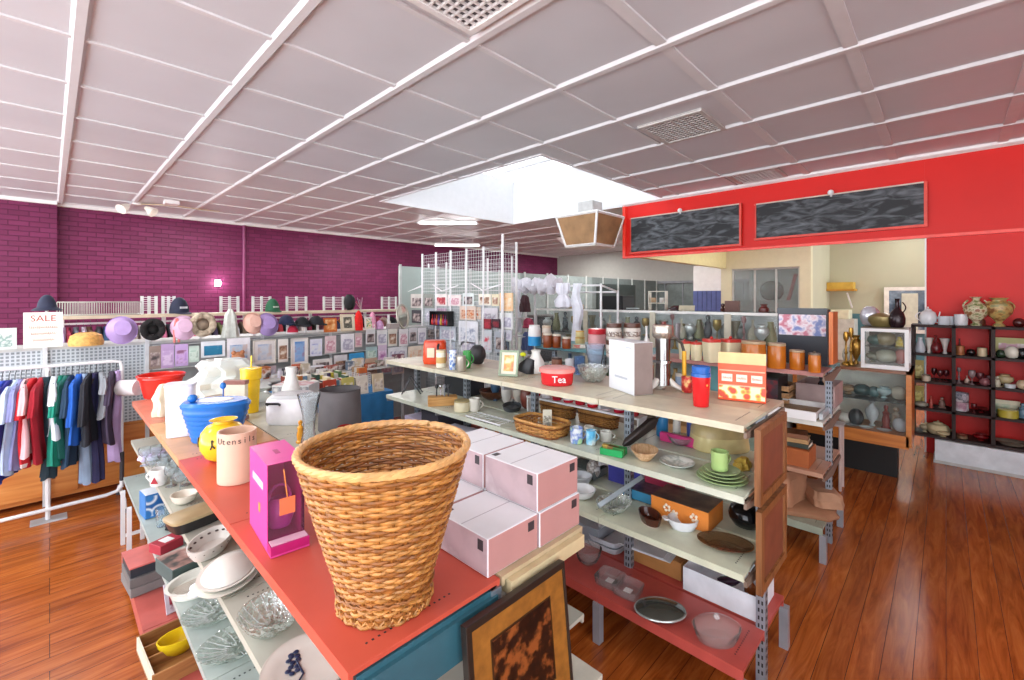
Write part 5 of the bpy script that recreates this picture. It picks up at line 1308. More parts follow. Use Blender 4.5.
o = MB().lathe([(.001, -.002), (ww/2, -.002), (ww/2, .002), (.001, .002)], 40, mt('#cfd0c0', .08, .7), hh/ww); o = o.build('glass', None, t); o.rotation_euler = (PI/2, 0, 0); o.location = (0, 0, hh/2)

# cards and framed prints hung on the back board: rows of (px0, px1, y top, y bottom, face colour, picture, label)
YC = 5.33
def wallitem(px0, px1, yt, yb, c, p, lab, cat='card', name='greeting_card', Y=YC, fr=None):
    x0, d0 = onY(px0, Y); x1, d1 = onY(px1, Y); d = (d0+d1)/2; zt, zb = zat(yt, d), zat(yb, d)
    if fr: return frame(lab, (x0+x1)/2, Y, zb, x1-x0, zt-zb, fr, c, p, 0, 0, b=.014)
    return packet(lab, (x0+x1)/2, Y, zb, x1-x0, zt-zb, c, p, 0, name, cat)
sky = pic('#4a86c0', '#a8c4dc', '#e0e6ea', 6); bea = pic('#4f7fb8', '#b8c8d8', '#d8b098', 7); grn = pic('#a8c8b8', '#d0e0d4', '#7aa090', 12)
warm = pic('#e0d4c4', '#b08a70', '#6a4a3a', 14); pk = pic('#e8d0d4', '#c88a98', '#f0e6e6', 14); pa = pic('#d8d6dc', '#a8a4b8', '#f0eef0', 12); dkp = pic('#3a3436', '#8a7a78', '#c8c0b8', 14)
W_ = [(149,161,346,369,'#8a7a70',dkp,'dark oval decorative plaque, first item on the card wall','plaque','wall_plaque',None),
 (161,174,344,368,'#b49ac4',pic('#b49ac4','#d0bcd8','#8a6aa0',10),'lilac hanging bag second on the card wall','bag','gift_bag',None),
 (175,188,344,366,'#c0a4d4',pic('#8a5a7a','#c8a8d8','#a070c0',10),'lilac and violet oval bag third on the card wall','bag','gift_bag',None),
 (189,199,346,362,'#c4d8cc',grn,'pale mint card with a ring motif','card','greeting_card',None),
 (201,225,341,357,'#dfe4e8',pic('#1f6f94','#2a7fa4','#b8d0dc',4),'wide print of a teal sea with white border','print','art_print',None),
 (227,250,338,362,'#e2e0e4',bea,'blue print with a brown bear below it','print','art_print',None),
 (253,276,340,364,'#dcd6d2',pic('#8fa4c4','#c4c8d0','#c8a894',6),'beach landscape print with cream border','print','art_print','#cfc8bc'),
 (278,288,339,362,'#e4e0d8',warm,'tall narrow card with two dark figures','card','greeting_card',None),
 (291,308,338,365,'#e0dcd8',pic('#5f8fc8','#8fb0d8','#b03a4a',5),'blue framed print of a red bird shape','print','art_print','#d8d0c8'),
 (310,322,339,356,'#dcdce8',pic('#8a90c8','#d8dce8','#e8e4d8',9),'lavender card with pale writing','card','greeting_card',None),
 (325,336,336,353,'#e0c8c8',pk,'dusty pink speckled card','card','greeting_card',None),
 (341,354,334,352,'#e8e6e8',pa,'large white card next to the pink speckled one','card','greeting_card',None),
 (355,362,333,347,'#d8c0bc',pk,'small rose card with a dark figure','card','greeting_card',None),
 (366,375,330,344,'#dcdcda',dkp,'white card with black rose drawing','card','greeting_card',None),
 (377,387,330,345,'#e6e4e2',pa,'plain white card after the black rose drawing','card','greeting_card',None),
 (388,397,329,346,'#dcd8cc',warm,'ivory card third from the mesh stand','card','greeting_card',None),
 (399,408,329,346,'#e4e0e0',pk,'white card with faint pink print second from the mesh stand','card','greeting_card',None),
 (409,417,328,343,'#d4d2d4',dkp,'grey card with dark photo beside the mesh stand','card','greeting_card',None),
 (418,426,328,344,'#e6e4e6',pa,'white card tucked against the mesh stand','card','greeting_card',None),
 (313,332,359,374,'#e6e2dc',dkp,'white framed photo of brown stones','print','art_print','#eae6e2'),
 (334,347,355,376,'#d8d6d8',warm,'grey mounted card with small dark portrait','card','greeting_card',None),
 (349,364,353,372,'#3a9ad0',pic('#3a9ad0','#e4e8ea','#c8a890',5),'bright blue arched picture mount','print','art_print',None),
 (366,377,347,360,'#a8c4c4',grn,'pale aqua card below the black rose drawing','card','greeting_card',None),
 (378,387,345,365,'#d4c0d4',pic('#b070a8','#d8b0d0','#e8dce8',12),'tall card with a purple flower','card','greeting_card',None),
 (388,407,347,361,'#dfe0e2',pa,'wide grey and white card with window shape','card','greeting_card',None),
 (408,424,346,361,'#e8d8c4',pic('#e8a050','#e8d8c4','#d88a5a',8),'white and orange card above the book crates','card','greeting_card',None)]
for a in W_: wallitem(*a[:6], a[6], a[7], a[8], fr=a[9])
# teddy bear
x, d = onY(239, 5.05)
x, y = onY(238, 5.2)[0], 5.2
t = thing('teddy_bear', 'light brown teddy bear lying over the card rail', 'teddy bear', (x, 5.24, 1.0), .3); m = mt('#b57a55', .95, var=.3, scale=30, bump=.6)
MB().ball(0, 0, .075, .075, m, 1.1).ball(.0, -.02, .19, .06, m).ball(-.045, -.02, .24, .022, m).ball(.045, -.02, .24, .022, m).ball(0, -.075, .175, .024, m).build('body', None, t)
for s in (-1, 1):
    MB().tube([(s*.05, 0, .13), (s*.12, -.03, .09), (s*.15, -.05, .05)], .025, 8, m).build('arm', None, t); MB().tube([(s*.04, -.03, .04), (s*.10, -.10, .03), (s*.12, -.13, .03)], .028, 8, m).build('leg', None, t)
# a shelf under the lower cards carrying boxed goods
t = G5; MB().box(.3-1.2, X1, -.82, -.19, .93, .945).build('goods_shelf', mt('#c4c4be', .4), t, smooth=False)
gd = [(264, '#b0602c', 'amber brown boxed ornament on the goods shelf behind the yellow tumbler', .10, .12), (277, '#dfe4e8', 'white picture book on the goods shelf behind the cone-shaped bottle', .2, .03), (298, '#c8603a', 'rust red honey jar box on the goods shelf', .10, .11), (313, '#e6e6ea', 'long white box on the goods shelf', .26, .07), (340, '#7a5a50', 'brown leather purse on the goods shelf', .12, .06)]
for px, c, lab, w, h in gd:
    carton('goods_box', lab, 'box', onY(px, 5.22)[0], 5.22, .947, w, .12, h, c, 0, face=pic(c, '#e4dcd4', '#5a4a44', 9))

# ================================================================ BOOK TABLE
bc = ['#c4b23a','#d8d4c4','#5a7a4a','#b8a24a','#e0dcd0','#8a3a2a','#2e3a4a','#d8c89a','#c87a3a','#6a8aa0','#e4e0d4','#9a2a30','#3a5a4a','#d0c04a','#c8c4b8','#4a3a5a']
zb = .848
r_ = random.Random(2)
for row, y in enumerate((4.25, 4.55)):
    x = 1.55
    for i in range(16):
        w = r_.uniform(.02, .045); h = r_.uniform(.15, .2)
        if x > 2.33: break
        c = bc[(i+row*5) % 16]; n = cname(c); zone = ['near the card wall end', 'a little further in', 'mid row', 'past the middle', 'near the wire basket', 'beside the wire basket'][min(5, int((x-1.55)/.14))]
        k = 0; lab = '%s paperback, %s row of the blue table, %s' % (n, ['front', 'rear'][row], zone)
        while lab in SEEN: k += 1; lab = '%s %s paperback, %s row of the blue table, %s' % (['slim', 'worn', 'thick', 'plain'][k-1], n, ['front', 'rear'][row], zone)
        t = thing('paperback_book', lab, 'book', (x, y, zb), 0, None)
        MB().box(0, w, -.055, .055, 0, h, mt(c, .5)).build('cover', None, t, smooth=False)
        MB().box(.002, w-.002, -.050, .056, .003, h+.0005, mt('#e8e2d0', .8)).build('pages', None, t, smooth=False)
        x += w+.004
# covers facing out, leaning at the front
for i, (px, c, lab) in enumerate([(330, '#b8452e', 'rust red book lying flat at the table front'), (348, '#c9c06a', 'yellow green covered book facing forward on the blue cloth'), (362, '#e3dccb', 'cream covered book facing forward in the middle of the table'), (378, '#d9c9a8', 'tan covered book facing forward near the wire basket')]):
    x = onY(px, 4.17)[0]
    t = packet(lab, x, 4.16, zb, .12, .18, c, pic(c, '#f0e8d8', '#7a5a4a', 12), 0, 'book', 'book', dep=.02, lean=.12)
x = onY(395, 4.5)[0]
t = thing('wire_basket', 'white wire basket of booklets at the end of the blue cloth table', 'basket', (2.36, 4.62, zb))
f = MB()
for k in range(8):
    f.tube([(-.06, -.14, .02*k), (.06, -.14, .02*k), (.06, .14, .02*k), (-.06, .14, .02*k)], .0022, 4, None, True)
for i in range(8): u = -.14+.04*i; f.tube([(-.06, u, .14), (-.06, u, 0), (.06, u, 0), (.06, u, .14)], .0022, 4)
f.build('wire', WMET, t)
for i in range(4): packet(['orange booklet', 'peach booklet', 'white booklet', 'tan booklet'][i]+' filed in the white wire basket', 2.36, 4.53+.055*i, zb+.004, .09, .19, ['#d8703a', '#e0b070', '#e4e0d8', '#c0a078'][i], warm, 0, 'booklet', 'booklet')

# ================================================================ PACKETS ON THE GRID STAND (X 4)
XG = 4.0
def hang(px0, px1, yt, yb, c, p, lab, cat='packet', name='craft_packet', X=XG-.0, dep=.012):
    y0, d0 = onX(px0, X); y1, d1 = onX(px1, X); d = (d0+d1)/2; return packet(lab, X, (y0+y1)/2, zat(yb, d), abs(y0-y1), zat(yt, d)-zat(yb, d), c, p, -PI/2, name, cat, dep=dep)
def hook(): pass
HG = [(411,423,294,308,'#c4c0b8',dkp,'grey packet with ornate dark coils, highest at the stand end'),(424,434,294,308,'#8a9088',dkp,'dark olive packet next to the ornate coil packet'),
 (436,447,294,306,'#e4dcd8',pic('#e4dcd8','#c04048','#8a3a4a',10),'white packet with red berries, upper row'),(448,461,295,306,'#e8dcd8',pk,'pale pink lace packet, upper row'),
 (463,474,293,306,'#d4dcd8',dkp,'clear packet with dark green card, upper row'),(479,491,294,305,'#e6e0d0',warm,'cream packet with gold beads, upper row'),(492,499,294,306,'#e0d8b8',warm,'narrow beige packet, upper row'),(500,513,293,311,'#e8c49a',pic('#e8a860','#e8c49a','#f0e4d0',8),'peach and orange packet at the upper corner of the grid'),
 (459,478,321,346,'#e4e6ea',pic('#c4ccd8','#e8eaee','#9aa4b8',12),'large white blister sheet of silver charms'),
 (460,476,306,320,'#dcc8b8',pic('#d0703a','#e0c0a0','#b05030',18),'clear packet of orange handled crochet hooks'),
 (482,498,308,328,'#d0ccd0',pic('#d8d4dc','#8a8490','#c8c8cc',14),'clear packet of scissors with maroon grips'),(500,513,313,329,'#e2e4e2',pa,'plain white packet below the peach and orange one'),
 (482,492,330,352,'#c8ccd0',pic('#d04050','#c8ccd0','#e8d0d4',9),'grey packet with red spool in the lower row'),(495,505,332,352,'#a8b0b8',dkp,'slate packet with long dark tools in the lower row'),
 (440,456,326,340,'#c8d0d8',pa,'pale blue packet behind the orange jug'),(434,440,325,339,'#7a7c88',dkp,'narrow charcoal packet behind the orange jug'),(461,476,338,352,'#dde0e4',pa,'blister card of small silver charms, low on the grid')]
for a in HG: hang(*a)
y_, d = onX(490, 3.96)
t = hang(484, 491, 319, 329, '#8a1f2e', pic('#8a1f2e', '#b03040', '#5a1520', 9), 'maroon scissor grips packet, first of the pair', X=3.96); t = hang(492, 500, 319, 328, '#3a1f2a', pic('#3a1f2a', '#8a1f2e', '#2a151c', 9), 'dark plum scissor grips packet, second of the pair', X=3.96)
y_, d = onX(442, 3.9)
t = thing('candle_rack', 'black tray rack with two rows of red and purple bottles on the grid stand', 'display rack', (3.93, onX(441, 3.93)[0], zat(325, onX(441, 3.93)[1])), -PI/2)
wd = .43; MB().box(-wd/2, wd/2, -.05, .06, -.01, 0).box(-wd/2, wd/2, .05, .06, 0, .20).box(-wd/2, -wd/2+.01, -.05, .06, 0, .2).box(wd/2-.01, wd/2, -.05, .06, 0, .2).box(-wd/2, wd/2, -.05, .06, .19, .2).build('rack_body', BLACK, t, smooth=False)
bc2 = ['#c03030', '#8a2a4a', '#d05030', '#6a3a8a', '#c8a040', '#b02040', '#7a2a6a', '#d03a2a']
t0 = Vector((3.91, onX(441, 3.93)[0], zat(325, onX(441, 3.93)[1])))
for i in range(8): vase('scent_bottle', '%s scent bottle in the black tray rack, %s' % (cname(bc2[i]), ['at its far end', 'second from the far end', 'third from the far end', 'just past the middle', 'in the middle', 'third from the near end', 'second from the near end', 'at its near end'][i]), 'bottle', t0.x, t0.y+wd/2-.035-.052*i, t0.z+.001, .044, .15, bc2[i], 'bottle')
# ================================================================ GONDOLA D TOP (z 1.27)
ZD = 1.272
def S(x0, x1, yb, yt, z=ZD): return spot(x0, x1, yb, yt, z)
x, y, w, h = S(423, 447, 365, 340)
t = thing('orange_appliance', 'orange red coffee jug appliance at the far end of the beige top shelf', 'appliance', (x, y, ZD), LOOK); om = mt('#d8481f', .25)
MB().lathe([(.001, 0), (w*.46, 0), (w*.5, h*.15), (w*.46, h*.9), (.001, h*.9)], 28, om, .7, sq=.5).build('body', None, t)
MB().lathe([(.001, h*.9), (w*.47, h*.9), (w*.42, h), (.001, h)], 24, mt('#c23a18', .3), .7, sq=.5).build('lid', None, t)
MB().tube([(w*.2, -w*.36, h*.2), (w*.2, -w*.52, h*.3), (w*.2, -w*.52, h*.75), (w*.2, -w*.36, h*.85)], .009, 6).build('handle', BLACK, t)
MB().cbox(-w*.12, -w*.37, h*.3, w*.3, .012, h*.4, mt('#e8d8b8', .4)).build('label', None, t)
x, y, w, h = S(436, 446, 368, 350); jar('spice_jar', 'cream white jar with gold print beside the orange appliance', 'jar', x, y, ZD, w, h, '#e4ddc8', '#d8c8a0', band='#c8a060')
x, y, w, h = S(449, 457, 370, 350); mug('patterned_tumbler', 'blue and white patterned tumbler beside the steel mug', 'cup', x, y, ZD, w, h, pic('#3f6fb8', '#e4e8ec', '#5a7ab0', 30), hand=False)
x, y, w, h = S(464, 471, 369, 352); mug('green_mug', 'green mug hidden partly behind the steel mug', 'mug', x+.02, y+.03, ZD, w*1.2, h*1.05, '#3f9a4a', rz=-PI/4)
x, y, w, h = S(456, 466, 372, 356); mug('steel_mug', 'brushed steel mug near the black round vase', 'mug', x, y, ZD, w, h, mt('#b9b4a8', .3, .8), rz=-PI/4+.3)
x, y, w, h = S(469, 486, 365, 345); vase('black_vase', 'matt black round vase on the beige top shelf', 'vase', x, y, ZD, w, h, '#2c2a2c', 'globe', rough=.5)
x, y, w, h = S(498, 518, 378, 343); frame('green edged picture frame with floral print leaning on the beige top shelf', x, y, ZD, .135, .175, '#8a9a80', '#d8d4c0', pic('#e0d4a8', '#d0a050', '#b8505a', 14), LOOK-.3, .25, b=.014)
x, y, w, h = S(516, 536, 375, 358)
t = thing('black_pouch', 'black glossy pouch slumped behind the green edged frame', 'pouch', (x, y, ZD), LOOK); t.rotation_euler = (.0, .35, LOOK); MB().loft([(0, w*.5, .03), (h*.5, w*.46, .035), (h, w*.2, .02)], 20, mt('#1f1f23', .3), fold=(.1, 4)).build('pouch_body', None, t)
x, y, w, h = S(526, 546, 374, 350)
vase('milk_jug', 'white conical ceramic jug behind the red tin', 'jug', x, y, ZD, w, h, '#e6e6e0', 'pitcher', handles=1, rz=.3)
o = solo('yellow_bloom', 'bright yellow green artificial flower head by the white jug', 'flower', MB().ball(0, 0, 0, .022, mt('#d8e020', .6), .7).tube([(0, 0, -.13), (0, 0, 0)], .003, 5, mt('#5a8a3a', .6)), None, (x-.08, y+.05, ZD+.13))
# red tea tin
x, y, w, h = S(539, 575, 387, 367)
t = thing('tea_tin', 'round red tin with pale lid and white lettering at the beige shelf edge', 'tin', (x, y, ZD), LOOK)
rd = mt('#cf2028', .25, var=.04)
MB().lathe([(.001, 0), (w*.42, 0), (w*.44, h*.1), (w*.46, h*.75), (.001, h*.75)], 36, rd).build('body', None, t)
MB().lathe([(.001, h*.75), (w*.5, h*.75), (w*.5, h*.95), (w*.46, h), (.001, h*.98)], 36, mt('#e08a80', .25)).build('lid', None, t)
text('Tea', h*.55, WHITE, t, (0, -w*.462, h*.40), (PI/2, 0, 0), ext=.004)
x, y, w, h = S(552, 563, 371, 358); jar('brown_jar', 'small dark brown lidded jar behind the red tin', 'jar', x+.03, y+.03, ZD, w, h, '#7a4426', '#3a2418')
x, y, w, h = S(566, 575, 372, 360); mug('pale_cup', 'pale grey cup behind the red tin next to the glass bowl', 'cup', x+.04, y+.04, ZD, w, h, '#d4d8da', hand=False)
x, y, w, h = S(577, 609, 384, 366); cutbowl('glass_compote', 'cut glass bowl on the beige top shelf beside the white carton', x, y, ZD, w, h, '#dfe9ee', .5, 14)
x, y, w, h = S(586, 607, 378, 345); solo('tall_glass_vase', 'tall ribbed clear glass vase behind the cut glass bowl', 'vase', vessel([(.001, 0), (.6, 0), (.55, .2), (.8, .6), (1, 1)], w, h, glass('#d4e0ee', .6), 20), None, (x+.03, y+.03, ZD))
x, y, w, h = S(578, 590, 378, 358); mug('blue_glass', 'blue tinted glass tumbler among the clear glassware', 'glass', x+.06, y+.08, ZD, w, h, glass('#7fa4d0', .6), hand=False)
# white carton
A = Vector(P(634, 396, ZD)); B = Vector(P(609, 387, ZD)); C = Vector(P(649, 388, ZD))
hgt = CAMH-(343-HY)*depth(*A)/F-ZD
t = thing('white_carton', 'tall plain white carton with taupe side on the beige top shelf', 'box', (A.x, A.y, ZD))
u = A-B; v = C-A; lu = .13; lv = .10
ang = math.atan2((A-B).y, (A-B).x); t.rotation_euler = (0, 0, ang); wl_ = u.length
MB().box(-wl_, 0, 0, .12, 0, hgt).build('box_body', mt('#dcdfe2', .5, var=.03), t, smooth=False, bevel=.002)
MB().box(0, .001, .002, .118, .002, hgt-.002).build('side_panel', mt('#8a7a74', .5), t, smooth=False)
MB().box(-wl_*.75, -wl_*.25, -.001, 0, hgt*.26, hgt*.30).box(-wl_*.3, -wl_*.1, -.001, 0, hgt*.88, hgt*.9).build('lettering', mt('#b4bcc4', .6), t, smooth=False)
# brown canister, juicer
x, y, w, h = S(650, 658, 385, 368); jar('rust_canister', 'dark rust canister behind the steel juicer', 'canister', x+.03, y+.05, ZD, w*1.3, h*1.1, '#7a3420', '#b0683a')
x, y, w, h = S(652, 674, 392, 325)
t = thing('steel_juicer', 'tall polished steel lever juicer with yellow handle on splayed feet', 'juicer', (x, y, ZD), LOOK)
H_ = h
MB().lathe([(.001, .03), (w*.40, .03), (w*.36, .07), (w*.33, H_*.5), (w*.36, H_*.80), (.001, H_*.80)], 28, CHROME, .8).build('column', None, t)
MB().lathe([(.001, H_*.80), (w*.42, H_*.80), (w*.5, H_*.84), (w*.5, H_*.97), (w*.46, H_), (.001, H_*.98)], 28, mt('#b9b1a4', .25, .8)).build('cup', None, t)
for s in (-1, 1): MB().loft([(0, .02, .03, s*w*.95, -.03), (.01, .03, .034, s*w*.85, -.025), (.03, .028, .03, s*w*.5, -.01), (.075, .014, .02, s*w*.2, 0)], 16, mt('#e2dfd6', .3)).build('foot', None, t)
MB().loft([(0, .03, .04, 0, .06), (.012, .03, .04, 0, .05), (.05, .015, .02, 0, .01)], 16, mt('#e2dfd6', .3)).build('foot', None, t)
MB().tube([(w*.3, 0, H_*.78), (w*.6, 0, H_*.80), (w*.9, 0, H_*.72), (w*1.02, 0, H_*.58)], .009, 8, mt('#55504a', .35, .6)).build('lever', None, t)
MB().tube([(w*1.02, 0, H_*.60), (w*1.03, 0, H_*.16)], .012, 10, mt('#e0a81c', .3)).build('grip', None, t)
MB().lathe([(.001, H_*.42), (w*.4, H_*.42), (w*.4, H_*.46), (.001, H_*.46)], 24, STEEL).build('collar', None, t)
x, y, w, h = S(686, 698, 395, 378); mug('red_cup', 'small dark red patterned cup tucked behind the red and blue beaker', 'cup', x+.03, y+.04, ZD, w, h, pic('#a01c20', '#c83a30', '#e8c080', 30), hand=False)
x, y, w, h = S(691, 711, 408, 366)
t = thing('travel_beaker', 'bright red beaker with blue lid near the end of the beige shelf', 'cup', (x, y, ZD), LOOK)
MB().lathe([(.001, 0), (w*.38, 0), (w*.40, .004), (w*.48, h*.74), (.001, h*.74)], 32, mt('#d01c20', .2)).build('body', None, t)
MB().lathe([(.001, h*.74), (w*.5, h*.74), (w*.5, h*.82), (w*.46, h*.84), (w*.48, h*.98), (w*.44, h), (.001, h*.95)], 32, mt('#1f5fae', .25)).build('lid', None, t)
MB().ball(.012, -w*.43, h*.55, .005, mt('#f0a040', .3)).build('badge', None, t)
# orange carton with open flap
A = Vector(P(718, 399, ZD)); B = Vector(P(766, 404, ZD)); A.x = min(A.x, 9)
d = depth(*B); hgt = CAMH-(366-HY)*d/F-ZD
u = B-A; t = thing('orange_carton', 'orange printed food carton with raised cream flap at the end of the beige shelf', 'box', (A.x, A.y, ZD)); t.rotation_euler = (0, 0, math.atan2(u.y, u.x)); W_o = u.length; D_o = .09
orr = mt('#e8562c', .4)
MB().box(0, W_o, 0, D_o, 0, hgt).build('box_body', orr, t, smooth=False, bevel=.002)
MB().box(.004, W_o-.004, -.0015, 0, hgt*.06, hgt*.40).build('food_picture', pic('#d8503a', '#f0b84a', '#f4e4b8', 30, .4, 'cells'), t, smooth=False)
MB().box(.004, W_o-.004, -.0015, 0, hgt*.40, hgt*.43).box(.004, W_o-.004, -.0015, 0, hgt*.80, hgt*.83).build('printed_stripe', mt('#f6b090', .4), t, smooth=False)
lb = MB()
for k in range(3): lb.box(W_o*(.08+.31*k), W_o*(.31+.31*k), -.002, 0, hgt*.52, hgt*.72)
lb.build('printed_panel', mt('#f4dcc8', .5), t, smooth=False)
for k in range(3): scrawl(mt('#c8604c', .5), t, W_o*(.195+.31*k), -.0028, hgt*.62, W_o*.18, hgt*.09, 21+k, .0010)
MB().add([(0, 0, hgt), (W_o, 0, hgt), (W_o, .03, hgt+.055), (0, .03, hgt+.055), (0, .003, hgt), (W_o, .003, hgt), (W_o, .033, hgt+.055), (0, .033, hgt+.055)], [(0, 1, 2, 3), (7, 6, 5, 4), (3, 2, 6, 7), (0, 3, 7, 4), (1, 5, 6, 2), (0, 4, 5, 1)]).build('flap', mt('#e8c08a', .6), t, smooth=False)

# ================================================================ GONDOLA D: FIRST SHELF (z .974)
Z1 = .976
def S1(a, b, c, d): return spot(a, b, c, d, Z1)
x, y, w, h = S1(428, 457, 408, 394)
t = thing('wooden_block', 'light wooden box stuffed with dark kitchen tools on the upper shelf', 'box', (x, y, Z1), LOOK+.2)
MB().box(-w/2, w/2, -.05, .05, 0, h*.8).build('block', wood('#b5803f', '#d6a564', .5, 5, 0), t, smooth=False, bevel=.002)
for i in range(4): solo('kitchen_tool', ['black handled whisk standing in the wooden box', 'steel peeler standing in the wooden box', 'grey kitchen scissors standing in the wooden box', 'dark ladle standing in the wooden box'][i], 'kitchen tool', MB().tube([(0, 0, 0), (0, 0, .06)], .005, 6, [BLACK, STEEL, GREY, DGREY][i]).ball(0, 0, .075, .014, [BLACK, STEEL, GREY, DGREY][i], 1.3), None, (x+.03*(i-1.5)*.7, y-.03*(i-1.5)*.7, Z1+h*.8), 0)
x, y, w, h = S1(408, 428, 398, 382)
t = thing('folding_rack', 'dark folding metal rack in front of the wooden box', 'rack', (x, y+.1, Z1), LOOK)
MB().tube([(-w/2, 0, 0), (-w*.1, 0, h*1.2), (w/2, 0, 0)], .006, 5).tube([(-w/2, .08, 0), (-w*.1, .08, h*1.2), (w/2, .08, 0)], .006, 5).tube([(-w*.1, 0, h*1.2), (-w*.1, .08, h*1.2)], .005, 5).build('rack_frame', DGREY, t)
x, y, w, h = S1(454, 470, 413, 400); jar('cream_pot', 'squat cream pot with olive lid on the upper shelf', 'jar', x, y, Z1, w, h, '#d8cfae', '#a89868', sy=1)
x, y, w, h = S1(469, 480, 412, 398); mug('white_mug', 'white mug with beige handle beside the squat cream pot', 'mug', x, y, Z1, w, h, '#e0ddd2', rz=-PI/4)
x, y, w, h = S1(479, 508, 402, 390)
bowl('wooden_bowl', 'dark wooden bowl of twigs on the upper shelf', x, y, Z1, w, h, wood('#3a1f12', '#6a3a20', .4, 6, 0), 'bowl')
x, y, w, h = S1(496, 528, 413, 402)
t = thing('griddle_pan', 'dark grey oval griddle pan lying on the upper shelf', 'pan', (x, y, Z1), .7)
vessel([(.001, 0), (.85, 0), (.95, .5), (1, 1)], w, .03, mt('#3c4044', .4), 32, .6, .006).build('pan_body', None, t); MB().tube([(w/2-.01, 0, .024), (w/2+.04, 0, .03)], .010, 6).build('handle', BLACK, t)
x, y, w, h = S1(496, 528, 425, 415)
t = thing('wire_tray', 'white slatted dish rack lying flat before the griddle pan', 'rack', (x-.10, y+.12, Z1), -PI/2); f = MB()
for i in range(9): f.tube([(-.16+.04*i, -.06, .014), (-.16+.04*i, .06, .014)], .003, 4)
for s in (-.06, .06): f.tube([(-.17, s, .01), (.17, s, .01)], .006, 5)
f.build('slats', mt('#d4d8d8', .3), t)
# wicker tray & its contents
tx, ty = P(541, 434, Z1)
wicker('wicker_tray', 'rectangular golden wicker tray on the upper shelf beside the mugs', 'basket', tx+.03, ty+.02, Z1, .20, .34, .075, 0, .9, rowh=.0105)
for i, (dx, dy, w_, h_, lab) in enumerate([(.0, -.05, .05, .06, 'small clear glass jar in the wicker tray'), (.02, .04, .05, .07, 'clear glass bottle in the wicker tray'), (-.03, .09, .045, .05, 'amber glass pot in the wicker tray')]):
    vase('glass_jar', lab, 'jar', tx+.03+dx, ty+.02+dy, Z1+.007, w_, h_, glass(['#dfe8e4', '#dfe4e0', '#c89050'][i], .55), 'bottle')
packet('handwritten cream price card standing in the wicker tray', tx+.06, ty+.0, Z1+.007, .055, .13, '#dcd6c0', pic('#dcd6c0', '#8a8474', '#e8e4d4', 40), LOOK, 'price_card', 'card')
ms = [(569, 584, 445, 427, pic('#e6ecf0', '#5a7fd0', '#b8d8a0', 18), 'white mug with blue and green floral print beside the wicker tray'), (585, 597, 446, 430, pic('#5ab4e0', '#a8dcf0', '#e8f4f8', 16), 'sky blue floral mug between two white mugs'), (599, 613, 443, 431, '#dddcd2', 'plain white mug with big handle before the green box'), (583, 595, 438, 426, '#d4cfc2', 'cream mug behind the sky blue floral mug')]
for a, b, c, d, col, lab in ms:
    x, y, w, h = S1(a, b, c, d); mug('mug', lab, 'mug', x, y, Z1, w*.85, h, col, rz=-.7)
x, y, w, h = S1(601, 626, 458, 445)
t = carton('green_box', 'shallow green open box of small packets on the upper shelf', 'box', x, y, Z1, .12, .085, .035, '#1f9a54', -PI/2+.2, open_=True)
for i in range(3): carton('seed_packet', ['green printed packet', 'brown printed packet', 'gold printed packet'][i]+' lying in the shallow green box', 'packet', x+.0, y+.033*(i-1), Z1+.006, .06, .028, .035, ['#3a7a3a', '#8a6a3a', '#b89a4a'][i], -PI/2+.2)
x, y, w, h = S1(629, 660, 464, 446)
t = thing('wooden_dish', 'pale timber bowl shaped like a leaf at the upper shelf edge', 'bowl', (x, y, Z1), .5)
MB().lathe([(.001, 0), (.04, 0), (.085, .045), (.088, .052), (.082, .052), (.04, .035), (.001, .034)], 36, wood('#b88a5c', '#e0c09a', .45, 6, 0), .78).build('bowl_body', None, t)
x, y = P(677, 465, Z1); t = plate('floral_plate', 'white plate with faint grey flowers at the upper shelf edge', x, y, Z1, .165, pic('#dcdcd4', '#aab0a8', '#e4e4dc', 22), '#c4ccc4')
# stacked green plates + mug
x, y = P(722, 480, Z1); gm = mt('#b1c296', .25, var=.04)
for i, w in enumerate((.215, .20, .175, .15)):
    plate('green_plate', ['largest pale green plate, bottom of the stack under the green mug', 'second pale green plate up from the bottom of the stack', 'third pale green plate up, below the smallest one', 'smallest pale green plate, top of the stack under the green mug'][i], x+.0, y+.0, Z1+i*.011, w, gm, '#8fa870', h=.018)
mug('mug', 'light green mug with cream handle on the green plate stack', 'mug', x-.0, y+.01, Z1+.045, .075, .085, '#a3c079', rz=-.5)
# cake carrier
x, y, w, h = S1(698, 757, 456, 425)
t = thing('cake_carrier', 'large yellow domed cake carrier with brown lined lid', 'cake carrier', (x-.02, y+.04, Z1), -.8)
W2 = .29
MB().lathe([(.001, .0), (W2*.5, 0), (W2*.52, .01), (W2*.49, .075), (.001, .075)], 40, mt('#e0cf94', .35), .8, sq=.35).build('base', None, t)
MB().lathe([(W2*.49, .075), (W2*.48, .11), (W2*.42, .135), (W2*.25, .15), (.001, .155)], 40, mt('#c2ac78', .3, var=.2, scale=14), .8, sq=.35, cap0=False).build('lid', None, t)
x, y, w, h = S1(737, 757, 472, 458); lumpy('yellow_bag', 'soft yellow cloth bag below the cake carrier', 'bag', x+.0, y+.02, Z1, .10, .07, .05, '#d8b850', 12, .6, .15)
